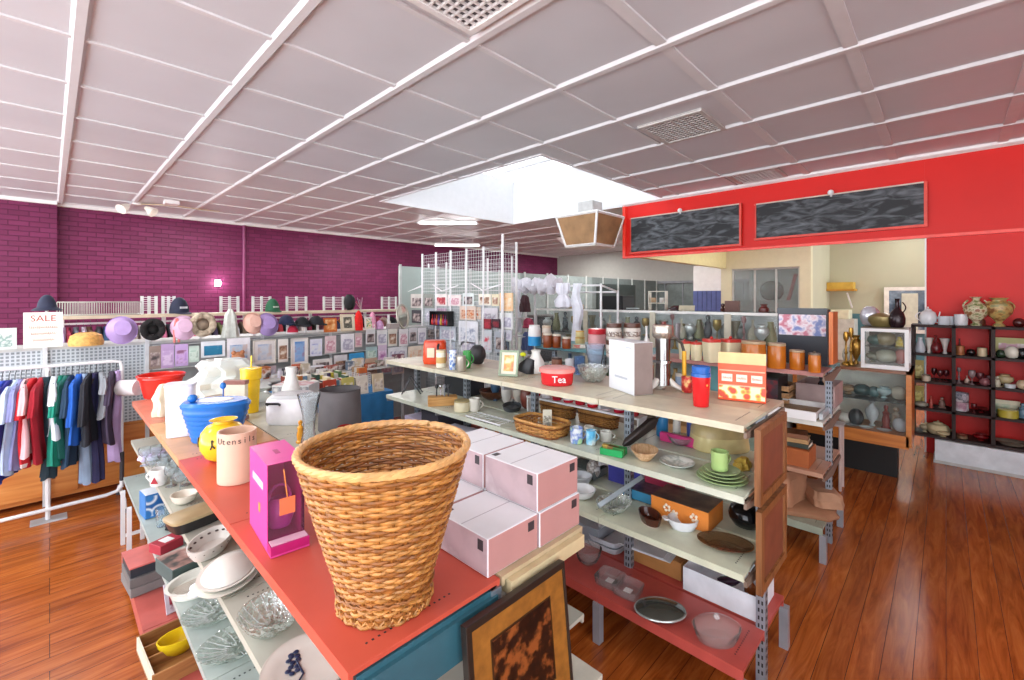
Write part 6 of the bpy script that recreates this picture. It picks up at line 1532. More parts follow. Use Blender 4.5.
# rear items of the first shelf
x, y = 2.38, onX(668, 2.38)[0]
t = thing('small_shelf_riser', 'narrow white riser shelf behind the mugs under the beige top', 'shelf riser', (2.47, 1.75, Z1))
MB().box(-.05, .05, -.45, .45, .10, .112).build('riser_top', WHITE, t, smooth=False)
for s in (-.44, .44): MB().box(-.05, .05, s-.005, s+.005, 0, .10).build('leg', WHITE, t, smooth=False)
zz_ = Z1+.1125
rc = [('#b81c28', 'red'), ('#d4d0d2', 'white'), ('#a01a2c', 'dark red'), ('#c83040', 'bright red'), ('#b02030', 'red banded'), ('#c8202c', 'shiny red'), ('#e0c8cc', 'pale pink'), ('#b81c38', 'cherry red'), ('#c03038', 'red spotted')]
for i in range(9):
    y = 2.15-.098*i
    mug('tin_cup', '%s tin cup on the white riser, %s' % (rc[i][1], ['farthest along', 'next to the farthest', 'third along', 'before the middle', 'in the middle', 'past the middle', 'third from the near end', 'second from the near end', 'at the near end'][i]), 'cup', 2.47, y, zz_, .07, .07+.012*(i % 3), rc[i][0], '#e8e0e0' if i % 2 else None, hand=False)
for i, (Y_, lab) in enumerate([(1.95, 'brown woven basket under the white riser, farther one'), (1.62, 'brown woven basket under the white riser, nearer one')]):
    wicker('storage_basket', lab, 'basket', 2.475, Y_, Z1, .09, .28, .085, 0, .9, '#6a3f1c', '#9a6a34', .012)
carton('pink_box', 'long magenta pink box at the back of the upper shelf', 'box', 2.47, 1.08, Z1+.0, .03, .22, .05, '#d83a80', 0)
cl = [('#2a7fb8', 'teal blue canister', .07, .10), ('#d8d4c8', 'white spice carton', .045, .10), ('#3a4a8a', 'navy round tin', .06, .09), ('#3a8a5a', 'green stemmed cup', .06, .12), ('#8a8a8c', 'grey carton', .05, .11)]
for i, (c, n, w_, h_) in enumerate(cl): jar('back_jar', n+' behind the pink box under the beige top', 'canister', 2.55, 1.22-.09*i, Z1, w_, h_+.08, c, '#d0d0d0')
x, y, w, h = S1(668, 698, 450, 436); t = bowl('clear_dish', 'oval clear glass dish behind the floral plate', x+.02, y+.02, Z1, .15, .045, glass('#d8e0e0', .6), 'glass dish')
t = thing('dark_umbrella', 'dark folded umbrella leaning under the beige top shelf', 'umbrella', (2.20, 1.28, Z1+.01)); t.rotation_euler = (.75, .55, .25)
MB().loft([(0, .006, .006), (.03, .02, .02), (.2, .034, .026), (.24, .010, .010)], 14, mt('#2b201e', .5), fold=(.15, 4)).build('canopy', None, t); MB().tube([(0, 0, .23), (0, 0, .27)], .006, 6, mt('#5a4030', .4)).build('handle', None, t)
x, y = 2.1, 2.9
carton('grey_case', 'flat grey case at the back of the upper shelf beside the wooden box', 'case', 2.5, 3.0, Z1, .2, .3, .15, '#2a2c30', 0, face='#3a3c44')

# ================================================================ GONDOLA D: SECOND SHELF (z .65)
Zb = .652
def S2(a, b, c, d): return spot(a, b, c, d, Zb)
x, y, w, h = S2(579, 608, 480, 462); carton('glass_tray', 'stacked dark glass trays at the far end of the second shelf', 'tray', x, y+.05, Zb, .16, .22, .05, '#6a706e', .0, top=glass('#aab4b2', .4))
x, y = P(582, 497, Zb); t = bowl('ceramic_bowl', 'white round bowl half hidden by the glassware cartons', x, y, Zb, .16, .05, '#dedfe0', 'bowl')
bowl('ceramic_bowl', 'white bowl with dark stripe nested under the half hidden one', x+.16, y+.12, Zb, .14, .05, '#c9ccd2', 'bowl')
x, y = P(614, 510, Zb); cutbowl('glass_platter', 'large round pressed glass platter on the second shelf', x, y, Zb, .22, .05, '#d8ded6', .5, 20, .8, 'glass platter')
x, y = P(650, 522, Zb)
t = thing('brown_dish', 'oval chocolate brown baking dish on the second shelf', 'baking dish', (x, y, Zb), .9)
vessel([(.001, 0), (.8, 0), (.93, .5), (1, 1)], .165, .045, mt('#4a2418', .15), 36, .62, .008).build('dish', None, t); MB().lathe([(.0655*1.02, 0), (.08, .04)], 36, mt('#c0b0a0', .3), .62, cap0=False, cap1=False).build('outer_glaze', None, t)
x, y = P(683, 528, Zb)
t = thing('white_dish', 'small white oval dish with two lugs on the second shelf', 'baking dish', (x, y, Zb), -.9)
vessel([(.001, 0), (.7, 0), (.92, .5), (1, 1)], .15, .05, mt('#dcdde0', .2), 36, .8, .007).build('dish', None, t)
for s in (-1, 1): MB().loft([(.042, .018, .018, s*.08, 0), (.05, .02, .02, s*.082, 0)], 14, mt('#dcdde0', .2)).build('lug', None, t)
x, y = P(725, 546, Zb); t = plate('smoked_plate', 'oval smoked brown glass plate at the second shelf edge', x, y, Zb, .24, glass('#8a6a48', .1, .05), mt('#5a402c', .1), l=.17, rz=-PI/2+.35, h=.022)
x, y = P(652, 500, Zb); carton('blue_carton', 'dark carton with blue side lying on the second shelf', 'box', 2.40, y+.02, Zb, .17, .26, .06, '#3a3a40', 0, top=pic('#3a3038', '#6a5a68', '#8a8a90', 8)).children[0]
o = MB().box(2.40-.0865, 2.40-.0855, y-.105, y+.145, Zb+.005, Zb+.055)
solo('blue_label', 'bright blue label strip on the dark carton front of the second shelf', 'label', o, mt('#3f8fb8', .4))
x, y = P(705, 515, Zb)
t = carton('orange_box', 'dark lidded box with orange flower sides on the second shelf', 'box', 2.33, .98, Zb, .20, .30, .10, '#d88030', 0, top=pic('#2a2420', '#4a3a30', '#6a5848', 9))
o = MB()
for (u, v_) in ((-.08, .055), (.02, .04), (.06, .06)):
    for k in range(5): a = 2*PI*k/5; o.ball(-.102, u+.014*math.cos(a), v_+.014*math.sin(a), .008, None, 1, 6)
o.build('printed_pattern', mt('#f0e0c8', .5), t)
x, y = P(742, 518, Zb); vase('black_bowl', 'large glossy black bowl at the end of the second shelf', 'bowl', 2.44, .72, Zb, .17, .12, '#141416', 'globe', rough=.15)
carton('blue_packet', 'blue purple and white packet behind the angle brace', 'packet', 2.5, 1.42, Zb+.0, .1, .22, .16, '#4a4ab0', 0, face=pic('#3a48c0', '#e0e0f0', '#d03a6a', 10)); carton('pink_packet', 'red and white packet behind the angle brace', 'packet', 2.5, 1.18, Zb+.0, .1, .2, .15, '#c03a5a', 0)
vase('patterned_jar', 'white ceramic jar with dark dots on the second shelf behind the post', 'jar', 2.42, 1.62, Zb, .09, .11, pic('#d8d0c8', '#8a7a74', '#e0dcd8', 30), 'globe')

# ================================================================ GONDOLA D: RED BASE (z .26)
Z0 = .262
x, y = P(617, 546, Z0)
t = thing('plastic_tray', 'stack of shallow white plastic trays on the red base shelf', 'tray', (x+.05, y+.05, Z0), .05)
for k in range(2):
    q = vessel([(.001, 0), (.92, 0), (1, 1)], .34, .035, mt('#cfd3da', .4), 32, .66, .005, .85); q.v = [(a, b_, c_+.036*k) for a, b_, c_ in q.v]; q.build('tray_body', None, t)
x, y = P(588, 562, Z0); bowl('glass_mixing_bowl', 'clear round glass bowl on the red base shelf', x, y, Z0, .16, .085, glass('#e2d8d6', .7), 'glass bowl')
for i, (px, py, lab) in enumerate([(610, 582, 'square clear glass dish nearer the round glass bowl'), (628, 592, 'square clear glass dish nearer the oval steel lid')]):
    x, y = P(px, py, Z0); t = thing('glass_dish', lab, 'glass dish', (x, y, Z0), .1)
    vessel([(.001, 0), (.9, 0), (1, 1)], .14, .04, glass('#e8dcda', .68), 32, 1, .006, .85).build('dish', None, t); MB().box(-.02, .02, -.02, .02, .008, .0095).build('white_label', WHITE, t, smooth=False)
x, y = P(660, 613, Z0)
t = thing('oval_roaster_lid', 'oval mirror-like glass lid with pale rim on the red base shelf', 'lid', (x, y, Z0+.003), -.85)
MB().lathe([(.001, .035), (.05, .034), (.10, .026), (.118, .018), (.118, .012), (.1, .02), (.001, .028)], 44, mt('#6f736c', .08, .7), .72).build('lid_glass', None, t)
MB().tube([(.12*math.cos(a), .0865*math.sin(a), .015) for a in [2*PI*i/48 for i in range(48)]], .005, 6, mt('#b9beba', .2, .5), True).build('rim', None, t)
x, y = P(722, 640, Z0)
t = thing('glass_casserole', 'clear oval glass casserole with knobbed lid at the red shelf end', 'casserole dish', (x-.01, y+.02, Z0), -.8); g_ = glass('#ecd8d4', .66)
vessel([(.001, 0), (.8, 0), (.95, .6), (1, 1)], .21, .06, g_, 36, .72, .006).build('dish', None, t)
MB().lathe([(.11, .061), (.09, .075), (.05, .086), (.001, .09)], 36, g_, .72, cap0=False).build('lid', None, t); MB().ball(0, 0, .10, .014, glass('#ffffff', .4), .9).build('knob', None, t)
x, y = P(740, 588, Z0)
t = carton('open_carton', 'white open carton holding bottles on the rear of the red base', 'box', 2.47, .82, Z0, .28, .36, .12, '#dde0e6', 0, open_=True)
vase('purple_bottle', 'dark purple bottle lying inside the white open carton', 'bottle', 2.44, .86, Z0+.05, .05, .16, '#3a2038', 'bottle').rotation_euler = (1.3, .3, .3)
vase('amber_bottle', 'amber brown bottle in the white open carton', 'bottle', 2.50, .72, Z0+.006, .06, .12, '#8a4a20', 'bottle')
x, y = P(672, 565, Z0); carton('cardboard_box', 'brown cardboard box behind the oval lid on the red base', 'box', 2.48, 1.18, Z0, .2, .3, .10, '#b07a44', 0)
t = thing('paper_sheets', 'loose stack of white paper sheets on the cardboard box', 'paper', (2.42, 1.22, Z0+.103), .1)
for k in range(3): MB().box(-.1, .1, -.14+.02*k, .12+.02*k, .004*k, .004*k+.003).build('sheet', mt('#d4d8dc', .7), t, smooth=False)
vase('black_pot', 'black round pot behind the plastic trays on the red base', 'pot', 2.46, 2.05, Z0, .22, .16, '#1a1c20', 'globe')
carton('clear_box', 'grey plastic box with pale lid behind the glass bowl', 'box', 2.46, 1.68, Z0, .24, .3, .11, '#8a9098', 0, top='#b9c0c8')
# rear far goods glimpsed through, beyond the wooden box
for i, (Y_, c, lab) in enumerate([(2.95, '#3a3a44', 'dark suitcase under the far end of the upper shelf'), (3.2, '#b8b0c8', 'pale lilac folded cloth pile under the far end of the upper shelf')]):
    carton('low_case', lab, 'case', 2.3, Y_, Zb, .4, .22, .24 if i == 0 else .15, c, 0)
x, y, w, h = spot(446, 482, 432, 418, Zb); carton('white_machine', 'white and lilac rounded sewing machine case beyond the cartons', 'case', 2.12, 2.6, Zb, .2, .3, .17, '#c8c8d8', .1)
# ================================================================ UNIT E (behind): TOP z 1.29
ZE = 1.292
def S3(a, b, c, d, z=ZE): return spot(a, b, c, d, z)
x, y, w, h = S3(528, 541, 346, 325)
t = thing('drink_flask', 'white topped flask with bright blue base at the far end of the teal shelf', 'flask', (x, y, ZE))
MB().lathe([(.001, 0), (w*.5, 0), (w*.5, h*.45), (.001, h*.45)], 24, mt('#2a9ad8', .3)).build('base', None, t); MB().lathe([(w*.49, h*.45), (w*.46, h*.85), (w*.4, h*.9), (.001, h*.9)], 24, WHITE).build('body', None, t); MB().lathe([(w*.42, h*.9), (w*.42, h), (.001, h)], 24, WHITE).build('lid', None, t)
rj = mt('#8a4420', .25)
for a, b, c, d, lab in [(543, 552, 348, 333, 'brown glazed jar next to the white and blue flask'), (552, 561, 348, 334, 'brown glazed jar in the middle of the three'), (562, 571, 349, 337, 'shortest brown glazed jar of the three')]:
    x, y, w, h = S3(a, b, c, d); jar('brown_jar', lab, 'jar', x, y, ZE, w, h, rj, '#d8cdb8')
x, y, w, h = S3(544, 553, 344, 326); jar('cream_jar', 'white lidded pot with dots behind the brown glazed jars', 'jar', x+.05, y+.07, ZE, w, h, '#e0d4c4', '#d8c4a8', band='#a87a60')
x, y, w, h = S3(575, 585, 344, 329)
for i in range(2): jar('honey_jar', ['lower yellow lidded round pot in the stack of two', 'upper yellow lidded round pot in the stack of two'][i], 'jar', x, y, ZE+i*.072, w*(1-.1*i), .07, '#e0d090', '#d8a83a')
x, y, w, h = S3(571, 588, 349, 341); carton('coaster_box', 'low green and red printed box under the yellow pots', 'box', x, y, ZE, w*.9, .08, .04, '#b8c8b0', LOOK, face=pic('#b8c8b0', '#c85a4a', '#e8e4d8', 14))
x, y, w, h = S3(588, 606, 349, 328)
t = thing('sweet_jar', 'pink glass jar with bright red lid behind the white carton', 'jar', (x, y, ZE))
MB().lathe([(.001, 0), (w*.48, 0), (w*.5, h*.1), (w*.5, h*.65), (w*.44, h*.72), (.001, h*.72)], 28, mt('#dca0a0', .2)).build('body', None, t); MB().lathe([(w*.47, h*.7), (w*.5, h*.72), (w*.5, h*.96), (.001, h)], 28, mt('#d02434', .3)).build('lid', None, t)
for a, b, lab in [(606, 622, 'brown and white banded canister'), (623, 641, 'wider brown and white banded canister')]:
    x, y, w, h = S3(a, b, 358, 323)
    for i in range(2):
        z_ = ZE+i*h*.5
        jar('banded_canister', ['lower ', 'upper '][i]+lab+(' nearer the red lidded jar' if a == 606 else ' nearer the steel juicer'), 'canister', x, y, z_, w*(1-.04*i), h*.49, '#ddd6cc', '#5a3424', lidh=.25, band=pic('#ddd6cc', '#5a4034', '#c8b8a8', 40))
x, y, w, h = S3(642, 651, 358, 326); vase('white_bottle', 'slim white plastic bottle beside the banded canisters', 'bottle', x, y, ZE, w, h, '#e4e4e0', 'bottle')
for a, b, c, d, lab in [(679, 690, 360, 341, 'smallest cream square canister with red lid by the juicer handle'), (691, 702, 361, 342, 'second small cream square canister with red lid'), (703, 720, 363, 339, 'large cream square canister with red lid and knob'), (721, 740, 363, 339, 'large cream square canister with red lid nearest the orange jars')]:
    x, y, w, h = S3(a, b, c, d); jar('square_canister', lab, 'canister', x, y, ZE, w*.95, h, '#e6dcb8', '#c8342a', VASE['cone'], .13, True, rz=LOOK+.1, sq=.8)
og = mt('#b5661a', .18, var=.12)
for a, b, c, d, lab in [(741, 766, 368, 341, 'widest amber orange storage jar behind the orange carton flap'), (767, 786, 369, 343, 'tall amber orange jar standing after the widest one'), (789, 805, 370, 350, 'mid sized amber orange jar on the pink end shelf'), (808, 821, 373, 353, 'smallest amber orange jar with dark knob at the shelf end')]:
    x, y, w, h = S3(a, b, c, d); jar('amber_jar', lab, 'jar', x, y, ZE, w, h, og, '#a89070' if a != 808 else '#6a5a48', VASE['plain'], .1, a == 808)
# shelf below (z .95) of unit E
zE1 = .952
def S4(a, b, c, d): return spot(a, b, c, d, zE1)
y_ = 2.9
e1 = [('#3f6a9a', 'blue box', .10, .16), ('#c8c4b8', 'white crockery pile', .14, .10), ('#7a3a2a', 'maroon canister', .1, .18), ('#d0c8a8', 'cream jug', .1, .15), ('#4a6a5a', 'dark green pot', .11, .14), ('#b8b4ac', 'pale stoneware jar', .11, .17), ('#6a4a3a', 'brown teapot shape jar', .12, .12), ('#8a9ab0', 'grey blue tin', .09, .2), ('#c87a4a', 'terracotta pot', .1, .12)]
for i, (c, n, w, h) in enumerate(e1):
    y_ = 3.05-.2*i
    jar('crockery_jar', n+' on the middle shelf below the teal top, '+['at the far end', 'second from its far end', 'under the brown jars', 'under the red lidded jar', 'behind the white carton', 'behind the banded canisters', 'behind the juicer', 'behind the red beaker', 'behind the orange carton'][i], 'jar', 3.80, y_, zE1, w, h, c, '#c8c0b0', knob=i % 2 == 0)
x, y, w, h = S4(771, 783, 405, 372); book('tall pale and black storybook upright beside the orange carton', x+.05, y+.05, zE1, .05, .14, .22, '#2a2420', -PI/2+.3, 'tall_book')
t = thing('toy_doll', 'small pale toy doll with dark hair on the middle shelf end', 'doll', (3.85, 1.02, zE1)); m = mt('#d8a890', .6)
MB().lathe([(.001, 0), (.04, 0), (.03, .06), (.02, .1), (.001, .1)], 14, mt('#c8607a', .7)).ball(0, 0, .125, .028, m).build('body', None, t); MB().ball(0, .006, .135, .03, mt('#3a2a20', .9)).build('hair', None, t)
carton('dark_toy_box', 'black toy box with red figure behind the small doll', 'box', 4.1, 1.0, zE1, .12, .3, .22, '#1e1c20', -PI/2, face=pic('#1e1c20', '#8a2a30', '#4a3a40', 8))
x, y, w, h = S4(778, 834, 415, 400)
t = thing('serving_tray', 'brown bottomed tray with wide white front edge at the middle shelf end', 'tray', (3.80, .84, zE1+.001), 0)
MB().box(-.13, .30, -.20, .34, 0, .012, mt('#8a6a44', .5)).box(-.15, -.13, -.2, .34, 0, .06, WHITE).box(.28, .30, -.2, .34, 0, .05, WHITE).box(-.13, .28, -.2, -.185, 0, .045, WHITE).build('tray_body', None, t, smooth=False)
o = t
solo('white_label', 'small white ticket lying on the brown tray', 'ticket', MB().box(-.02, .02, -.02, .02, 0, .001), WHITE, (3.85, .85, zE1+.0145))
# teal / brown boards hung under the top
for i, (c, lab) in enumerate([('#6aa0a4', 'pale teal box lying under the pink end shelf'), ('#7a3a34', 'maroon box lying under the pink end shelf')]):
    carton('game_box', lab, 'box', 4.18, 1.42-.26*i+.0, zE1, .26, .24, .25-.03*i, c, PI/2, face=pic(c, '#d8c8b8', c, 8))
# shelf z .60
zE2 = .602
for i, (Y_, c, w, d, h, lab) in enumerate([(.80, '#a85a2a', .24, .22, .12, 'orange brown wooden box with books on the lower shelf end'), (1.12, '#7a8a7a', .08, .2, .2, 'grey green book upright beside the wooden box'), (1.35, '#2e4440', .2, .25, .14, 'dark green box on the lower shelf'), (1.7, '#b08a5a', .22, .28, .12, 'straw coloured basket box on the lower shelf'), (2.1, '#8a7a6a', .22, .3, .18, 'taupe box on the lower shelf behind the aisle'), (2.6, '#5a5a60', .22, .3, .2, 'charcoal box at the far end of the lower shelf')]):
    carton('storage_box', lab, 'box', 3.82, Y_, zE2, w, d, h, c, 0)
for i in range(3): book(['brown leather book on top of the orange brown box', 'tan book in the middle of the pile on the wooden box', 'dark book lowest in the pile on the wooden box'][2-i] if True else '', 3.82, .80, zE2+.122+.032*i, .16, .2-.02*i, .03, ['#3a4038', '#b08a5a', '#7a4a2a'][i], .1*i)
wicker('storage_basket', 'straw basket tray of folded things at the lower shelf end', 'basket', 3.80, .82, .262-.026, .26, .34, .10, 0, .9, '#8a6a3a', '#b89a62') if False else None
# base (z .235): paper bags
zE0 = .237
def paperbag(label, x, y, z, w, d, h, c, seed, rz):
    r = random.Random(seed); t = thing('paper_bag', label, 'paper bag', (x, y, z), rz)
    lv = [(0, w/2, d/2), (h*.25, w*.52, d*.51, .005, 0), (h*.55, w*.49, d*.5, -.01, .01), (h*.8, w*.5, d*.47, .015, 0), (h, w*.44, d*.40, .02, .01)]
    MB().loft(lv, 40, mt(c, .75, var=.15, scale=8, bump=.8), fold=(.035, 9), sq=.75).build('bag_body', None, t)
    MB().tube([(w*.40, -d*.3, h*.8), (w*.58, -d*.2, h*.92), (w*.60, 0, h*.6), (w*.56, d*.25, h*.9), (w*.4, d*.34, h*.8)], .014, 8, mt(c, .75, var=.15, scale=8)).build('crumpled_mouth', None, t)
paperbag('tall crumpled brown paper bag standing on the end of the bottom shelf', 3.90, .98, zE0+.05, .42, .42, .22, '#a8785a', 2, -.2)
paperbag('flattened brown paper bag spilling over the bottom shelf end under the tall one', 3.96, .86, zE0, .52, .56, .055, '#9a6c4e', 5, .3)
paperbag('crumpled tan paper bag curling over the corner of the bottom shelf', 4.0, .66, zE0+.058, .30, .2, .10, '#b08466', 6, .5)
carton('white_label_box', 'white box with grey label beside the tall paper bag', 'box', 3.74, 1.28, zE0, .1, .12, .22, '#dfe0e0', 0, face='#8a9ab0')
carton('blue_folder', 'blue folder lying on the bottom shelf behind the paper bags', 'folder', 3.85, 1.55, zE0, .22, .28, .20, '#3f5a8a', 0)
# cardboard box on a tube stand at the end
t = thing('tube_stand', 'narrow pale four-legged tube stand before the orange counter base', 'stand', (5.2, .76, 0))
for sx in (-.07, .07):
    MB().tube([(sx, -.05, 0), (sx, -.05, .60)], .012, 8).build('leg', mt('#c8b0a8', .4), t); MB().tube([(sx, .05, 0), (sx, .05, .60)], .012, 8).build('leg', mt('#c8b0a8', .4), t)
MB().box(-.09, .09, -.07, .07, .60, .615).build('top_plate', mt('#b9b4b0', .4), t, smooth=False)
carton('lilac_carton', 'open lilac grey cardboard box overhanging the middle shelf end', 'box', 4.36, .74, .952, .36, .26, .17, '#a8908c', 0, open_=True)
for i, (dx, c, lab) in enumerate([(-.06, '#2a2a30', 'dark figurine head in the lilac cardboard box'), (.04, '#c8a888', 'pale wooden figure in the lilac cardboard box')]):
    vase('figurine', lab, 'figurine', 4.36+dx, .72, .958, .06, .24, c, 'figure')
t = thing('wooden_crate', 'slatted wooden crate behind the lilac cardboard box', 'crate', (4.19, 1.03, .05))
cr_ = MB()
for k in range(3):
    for s in (-1, 1): cr_.box(-.14, .14, s*.135-.005, s*.135+.005, .90+.055*k, .94+.055*k); cr_.box(s*.135-.005, s*.135+.005, -.14, .14, .90+.055*k, .94+.055*k)
cr_.build('slats', wood('#a8784a', '#d0a070', .6, 5, 0), t, smooth=False)

# ================================================================ GLASS COUNTER contents
zc1, zc2 = .502, .80
def inC(px, x): return onX(px, x)[0]
cc = [(5.80, 846, zc1, .16, .10, '#e0ddd2', 'globe', 'white round tureen on the floor of the glass counter'), (5.75, 856, zc1, .13, .16, '#2f3436', 'globe', 'dark patterned teapot in the glass counter'), (5.82, 872, zc1, .12, .25, '#b8bcbc', 'amphora', 'pale grey pottery vase in the glass counter'), (5.78, 886, zc1, .08, .24, '#7a2f28', 'figure', 'tall red brown figurine in the glass counter'), (5.85, 896, zc1, .10, .22, '#c9b8a0', 'figure', 'tan robed figurine at the counter end'), (5.75, 903, zc1, .12, .13, '#c8ccd0', 'globe', 'small pale grey jar nearest the orange end frame')]
for X_, px, z, w, h, c, k, lab in cc: vase('display_ornament', lab, 'ornament', X_, max(.32, inC(px, X_)), z, w, h, c, k)
for i, (px, w, h, c, k, lab) in enumerate([(848, .15, .09, '#a89070', 'urn', 'brown silver bowl on the glass shelf of the counter'), (862, .16, .11, '#2a4a4a', 'globe', 'dark teal glass cluster vase on the counter glass shelf'), (874, .10, .10, '#4a6a6a', 'globe', 'small teal pot on the counter glass shelf'), (884, .13, .11, '#a8c0c0', 'urn', 'pale aqua cut bowl on the counter glass shelf'), (899, .12, .13, '#c8c4b0', 'globe', 'cream ribbed bowl at the end of the counter glass shelf')]):
    vase('display_ornament', lab, 'ornament', 5.83, max(.33, inC(px, 5.83)), zc2, w, h, c, k)
for i, (px, w, lab) in enumerate([(866, .2, 'row of flat white saucers lying at the counter front'), (884, .18, 'white oval saucer lying at the counter front'), (852, .16, 'grey saucer lying at the far counter front')]):
    plate('saucer', lab.replace('row of flat white saucers', 'large flat white saucer'), 5.68, inC(px, 5.68), zc1, .12, ['#dcdcd8', '#d4d6d4', '#a8a8a4'][i], cat='saucer', h=.012)
# inside the countertop case
for i, (f_, z, w, h, c, k, lab) in enumerate([(.22, .044, .12, .10, '#8a8a7a', 'urn', 'olive bowl in the bottom of the small glass case'), (.5, .044, .18, .13, '#a8a898', 'globe', 'large green grey tureen in the small glass case'), (.8, .044, .09, .14, '#a85a50', 'globe', 'pink red jar in the small glass case'), (.25, .218, .12, .10, '#3a5a54', 'globe', 'dark green bowl on the upper level of the small glass case'), (.5, .218, .16, .13, '#8a7a54', 'globe', 'brown gold bowl on the upper level of the small glass case'), (.78, .218, .07, .09, '#d8c040', 'figure', 'tiny yellow ornament on the upper level of the small glass case')]):
    vase('display_ornament', lab, 'ornament', CCX+.18, CCY+CCW*(1-f_), 1.112+z, w, h, c, k)
zt_ = 1.112+.402
x = 5.78
vase('dark_pitcher', 'tall dark purple brown pitcher with curled handle on the small glass case', 'pitcher', 5.72, onX(897, 5.72)[0], zt_, .13, .28, '#2c1c20', 'bottle', handles=1, rz=-PI/2, metal=.3)
t = thing('copper_kettle', 'brown gold woven bowl beside the dark pitcher', 'bowl', (5.80, onX(882, 5.8)[0], zt_)); MB().lathe([(.001, 0), (.08, 0), (.115, .06), (.11, .10), (.001, .10)], 24, mt('#8a7a4a', .35, .4, bump=.5)).build('bowl_body', None, t); MB().lathe([(.112, .10), (.06, .13), (.001, .14)], 24, mt('#9a8a5a', .35, .4)).build('lid', None, t)
vase('silver_pot', 'shiny silver white lidded pot on the small glass case', 'pot', 5.86, onX(870, 5.86)[0], zt_, .17, .20, '#d8d8e0', 'globe', metal=.5, rough=.2)
# things standing on the counter beyond the small case (under z~1.5)
for i, (px, w, h, c, k, lab) in enumerate([(846, .09, .34, '#b88a3a', 'stick', 'tall brass candlestick beside the orange end board'), (851, .08, .38, '#c89a48', 'stick', 'tallest brass candlestick behind the white case'), (856, .11, .30, '#a8803a', 'urn', 'brass urn beside the white-framed case'), (848, .1, .16, '#d0ccc0', 'globe', 'white porcelain pot among the brass candlesticks')]):
    X_ = 5.72+.07*i; vase('brass_ornament', lab, 'ornament', X_, min(1.12, onX(px, X_)[0]), 1.112, w, h, c, k, metal=.7 if i < 3 else 0)
for i in range(3):
    plate('glass_saucer', ['upper white oval plate stacked beside the brass urn', 'middle white oval plate beside the brass urn', 'lowest white oval plate beside the brass urn'][2-i], 5.68, .99, 1.112+.021*i, .16, '#d4d8d8', h=.018)

# ================================================================ LONG GLASS CASE contents
r_ = random.Random(21)
kinds = [('urn', 'sugar urn'), ('goblet', 'goblet'), ('stick', 'candlestick'), ('pitcher', 'pitcher'), ('globe', 'round pot'), ('bottle', 'bud vase'), ('figure', 'figurine'), ('flare', 'flared cup')]
mats_ = [('silver', '#dcdedc', .5), ('tarnished', '#a8a088', .4), ('black and white', '#5a5c5e', .2), ('cream', '#d8d2bc', 0), ('smoky', '#8f9390', .2), ('olive', '#9a9670', .1), ('rose', '#b08080', 0), ('gilt', '#b89a58', .4)]
spots_ = ['at the far end', 'before the first white post', 'beside the first white post', 'beyond the banded canisters', 'behind the steel juicer', 'over the small square canisters', 'over the large square canisters', 'over the widest amber jar', 'next to the black poster box']
for lvl, zz in enumerate((1.303, 1.023)):
    n = 26 if lvl == 0 else 22
    for i in range(n):
        px = 543+(775-543)*(i+.5)/n; X_ = 5.42+.16*((i*7) % 3)/2+.0; Y_ = onX(px, X_)[0]
        if not (1.3 < Y_ < 4.5): continue
        k, kn = kinds[(i*3+lvl) % 8]; mn, c, me_ = mats_[(i*5+lvl*3) % 8]
        wh = {'urn': (.15, .16), 'goblet': (.10, .18), 'stick': (.10, .25), 'pitcher': (.13, .20), 'globe': (.14, .14), 'bottle': (.11, .2), 'figure': (.11, .22), 'flare': (.12, .18)}[k]
        sp = spots_[min(8, int((px-540)/27))]
        lab = '%s %s, %s level of the glass case, %s' % (mn, kn, ['top', 'lower'][lvl], sp)
        if lab in SEEN: lab = 'small '+lab
        if lab in SEEN: lab = lab.replace('small', 'second small')
        vase('silverware_piece', lab, 'ornament', X_, Y_, zz, wh[0], min(.30, wh[1]*(1.15+.25*r_.random())), c, k, metal=me_, rough=.3, handles=2 if k == 'urn' else 1 if k == 'pitcher' else 0, rz=R.uniform(-1, 1))
ZT6 = 1.648
def onT(px, X=5.5): return X, onX(px, X)[0], ZT6
# back counter carrying the things seen above the glass case
t = thing('back_counter', 'long dark sideboard in the row behind the glass case', 'sideboard', (6.35, 3.6, 0))
MB().box(-.25, .25, -2.2, 1.9, 0, 1.46).build('body', mt('#4a4a4c', .5), t, smooth=False); MB().box(-.28, .28, -2.23, 1.93, 1.46, 1.49).build('top', mt('#6a6460', .4), t, smooth=False)
for k in range(7): MB().box(-.262, -.25, -2.15+.58*k, -1.62+.58*k, .12, 1.42).build('door', mt('#54565a', .5), t, smooth=False)
ZBK = 1.492; XB = 6.25
def B_(px): return onX(px, XB)[0]
def hB(py, px): return zat(py, onX(px, XB)[1])-ZBK
carton('television', 'black boxy television on the dark sideboard behind the lace', 'television', XB+.05, B_(615), ZBK, .35, .42, .34, '#141416', 0, face='#1e2024')
carton('pink_box', 'small salmon box in front of the black television', 'box', XB-.15, B_(619), ZBK, .12, .2, .10, '#b07468', 0)
t = thing('ornament_shelf', 'little white shelf unit with cups on the dark sideboard', 'shelf', (XB, B_(658), ZBK)); W3 = .27
hh = hB(291, 658)
MB().box(-.04, .04, -W3/2, W3/2, 0, .015).box(-.04, .04, -W3/2, W3/2, hh*.55, hh*.58).box(-.04, .04, -W3/2, W3/2, hh*.97, hh).box(-.04, .04, -W3/2, -W3/2+.012, 0, hh).box(-.04, .04, W3/2-.012, W3/2, 0, hh).build('shelf_body', mt('#dcd8c8', .5), t, smooth=False)
for i in range(4): mug('small_cup', ['white cup, lower', 'cream cup, lower', 'white cup, upper', 'tan cup, upper'][i]+(' nearer the television' if i % 2 else ' nearer the paper sign')+' in the little shelf unit', 'cup', XB, B_(658)+(-.07, .06, -.06, .07)[i], ZBK+(.016, .016, hh*.59, hh*.59)[i], .07, .07, ['#dcd8d0', '#d8ccb0', '#e0dcd4', '#b89a78'][i], hand=False)
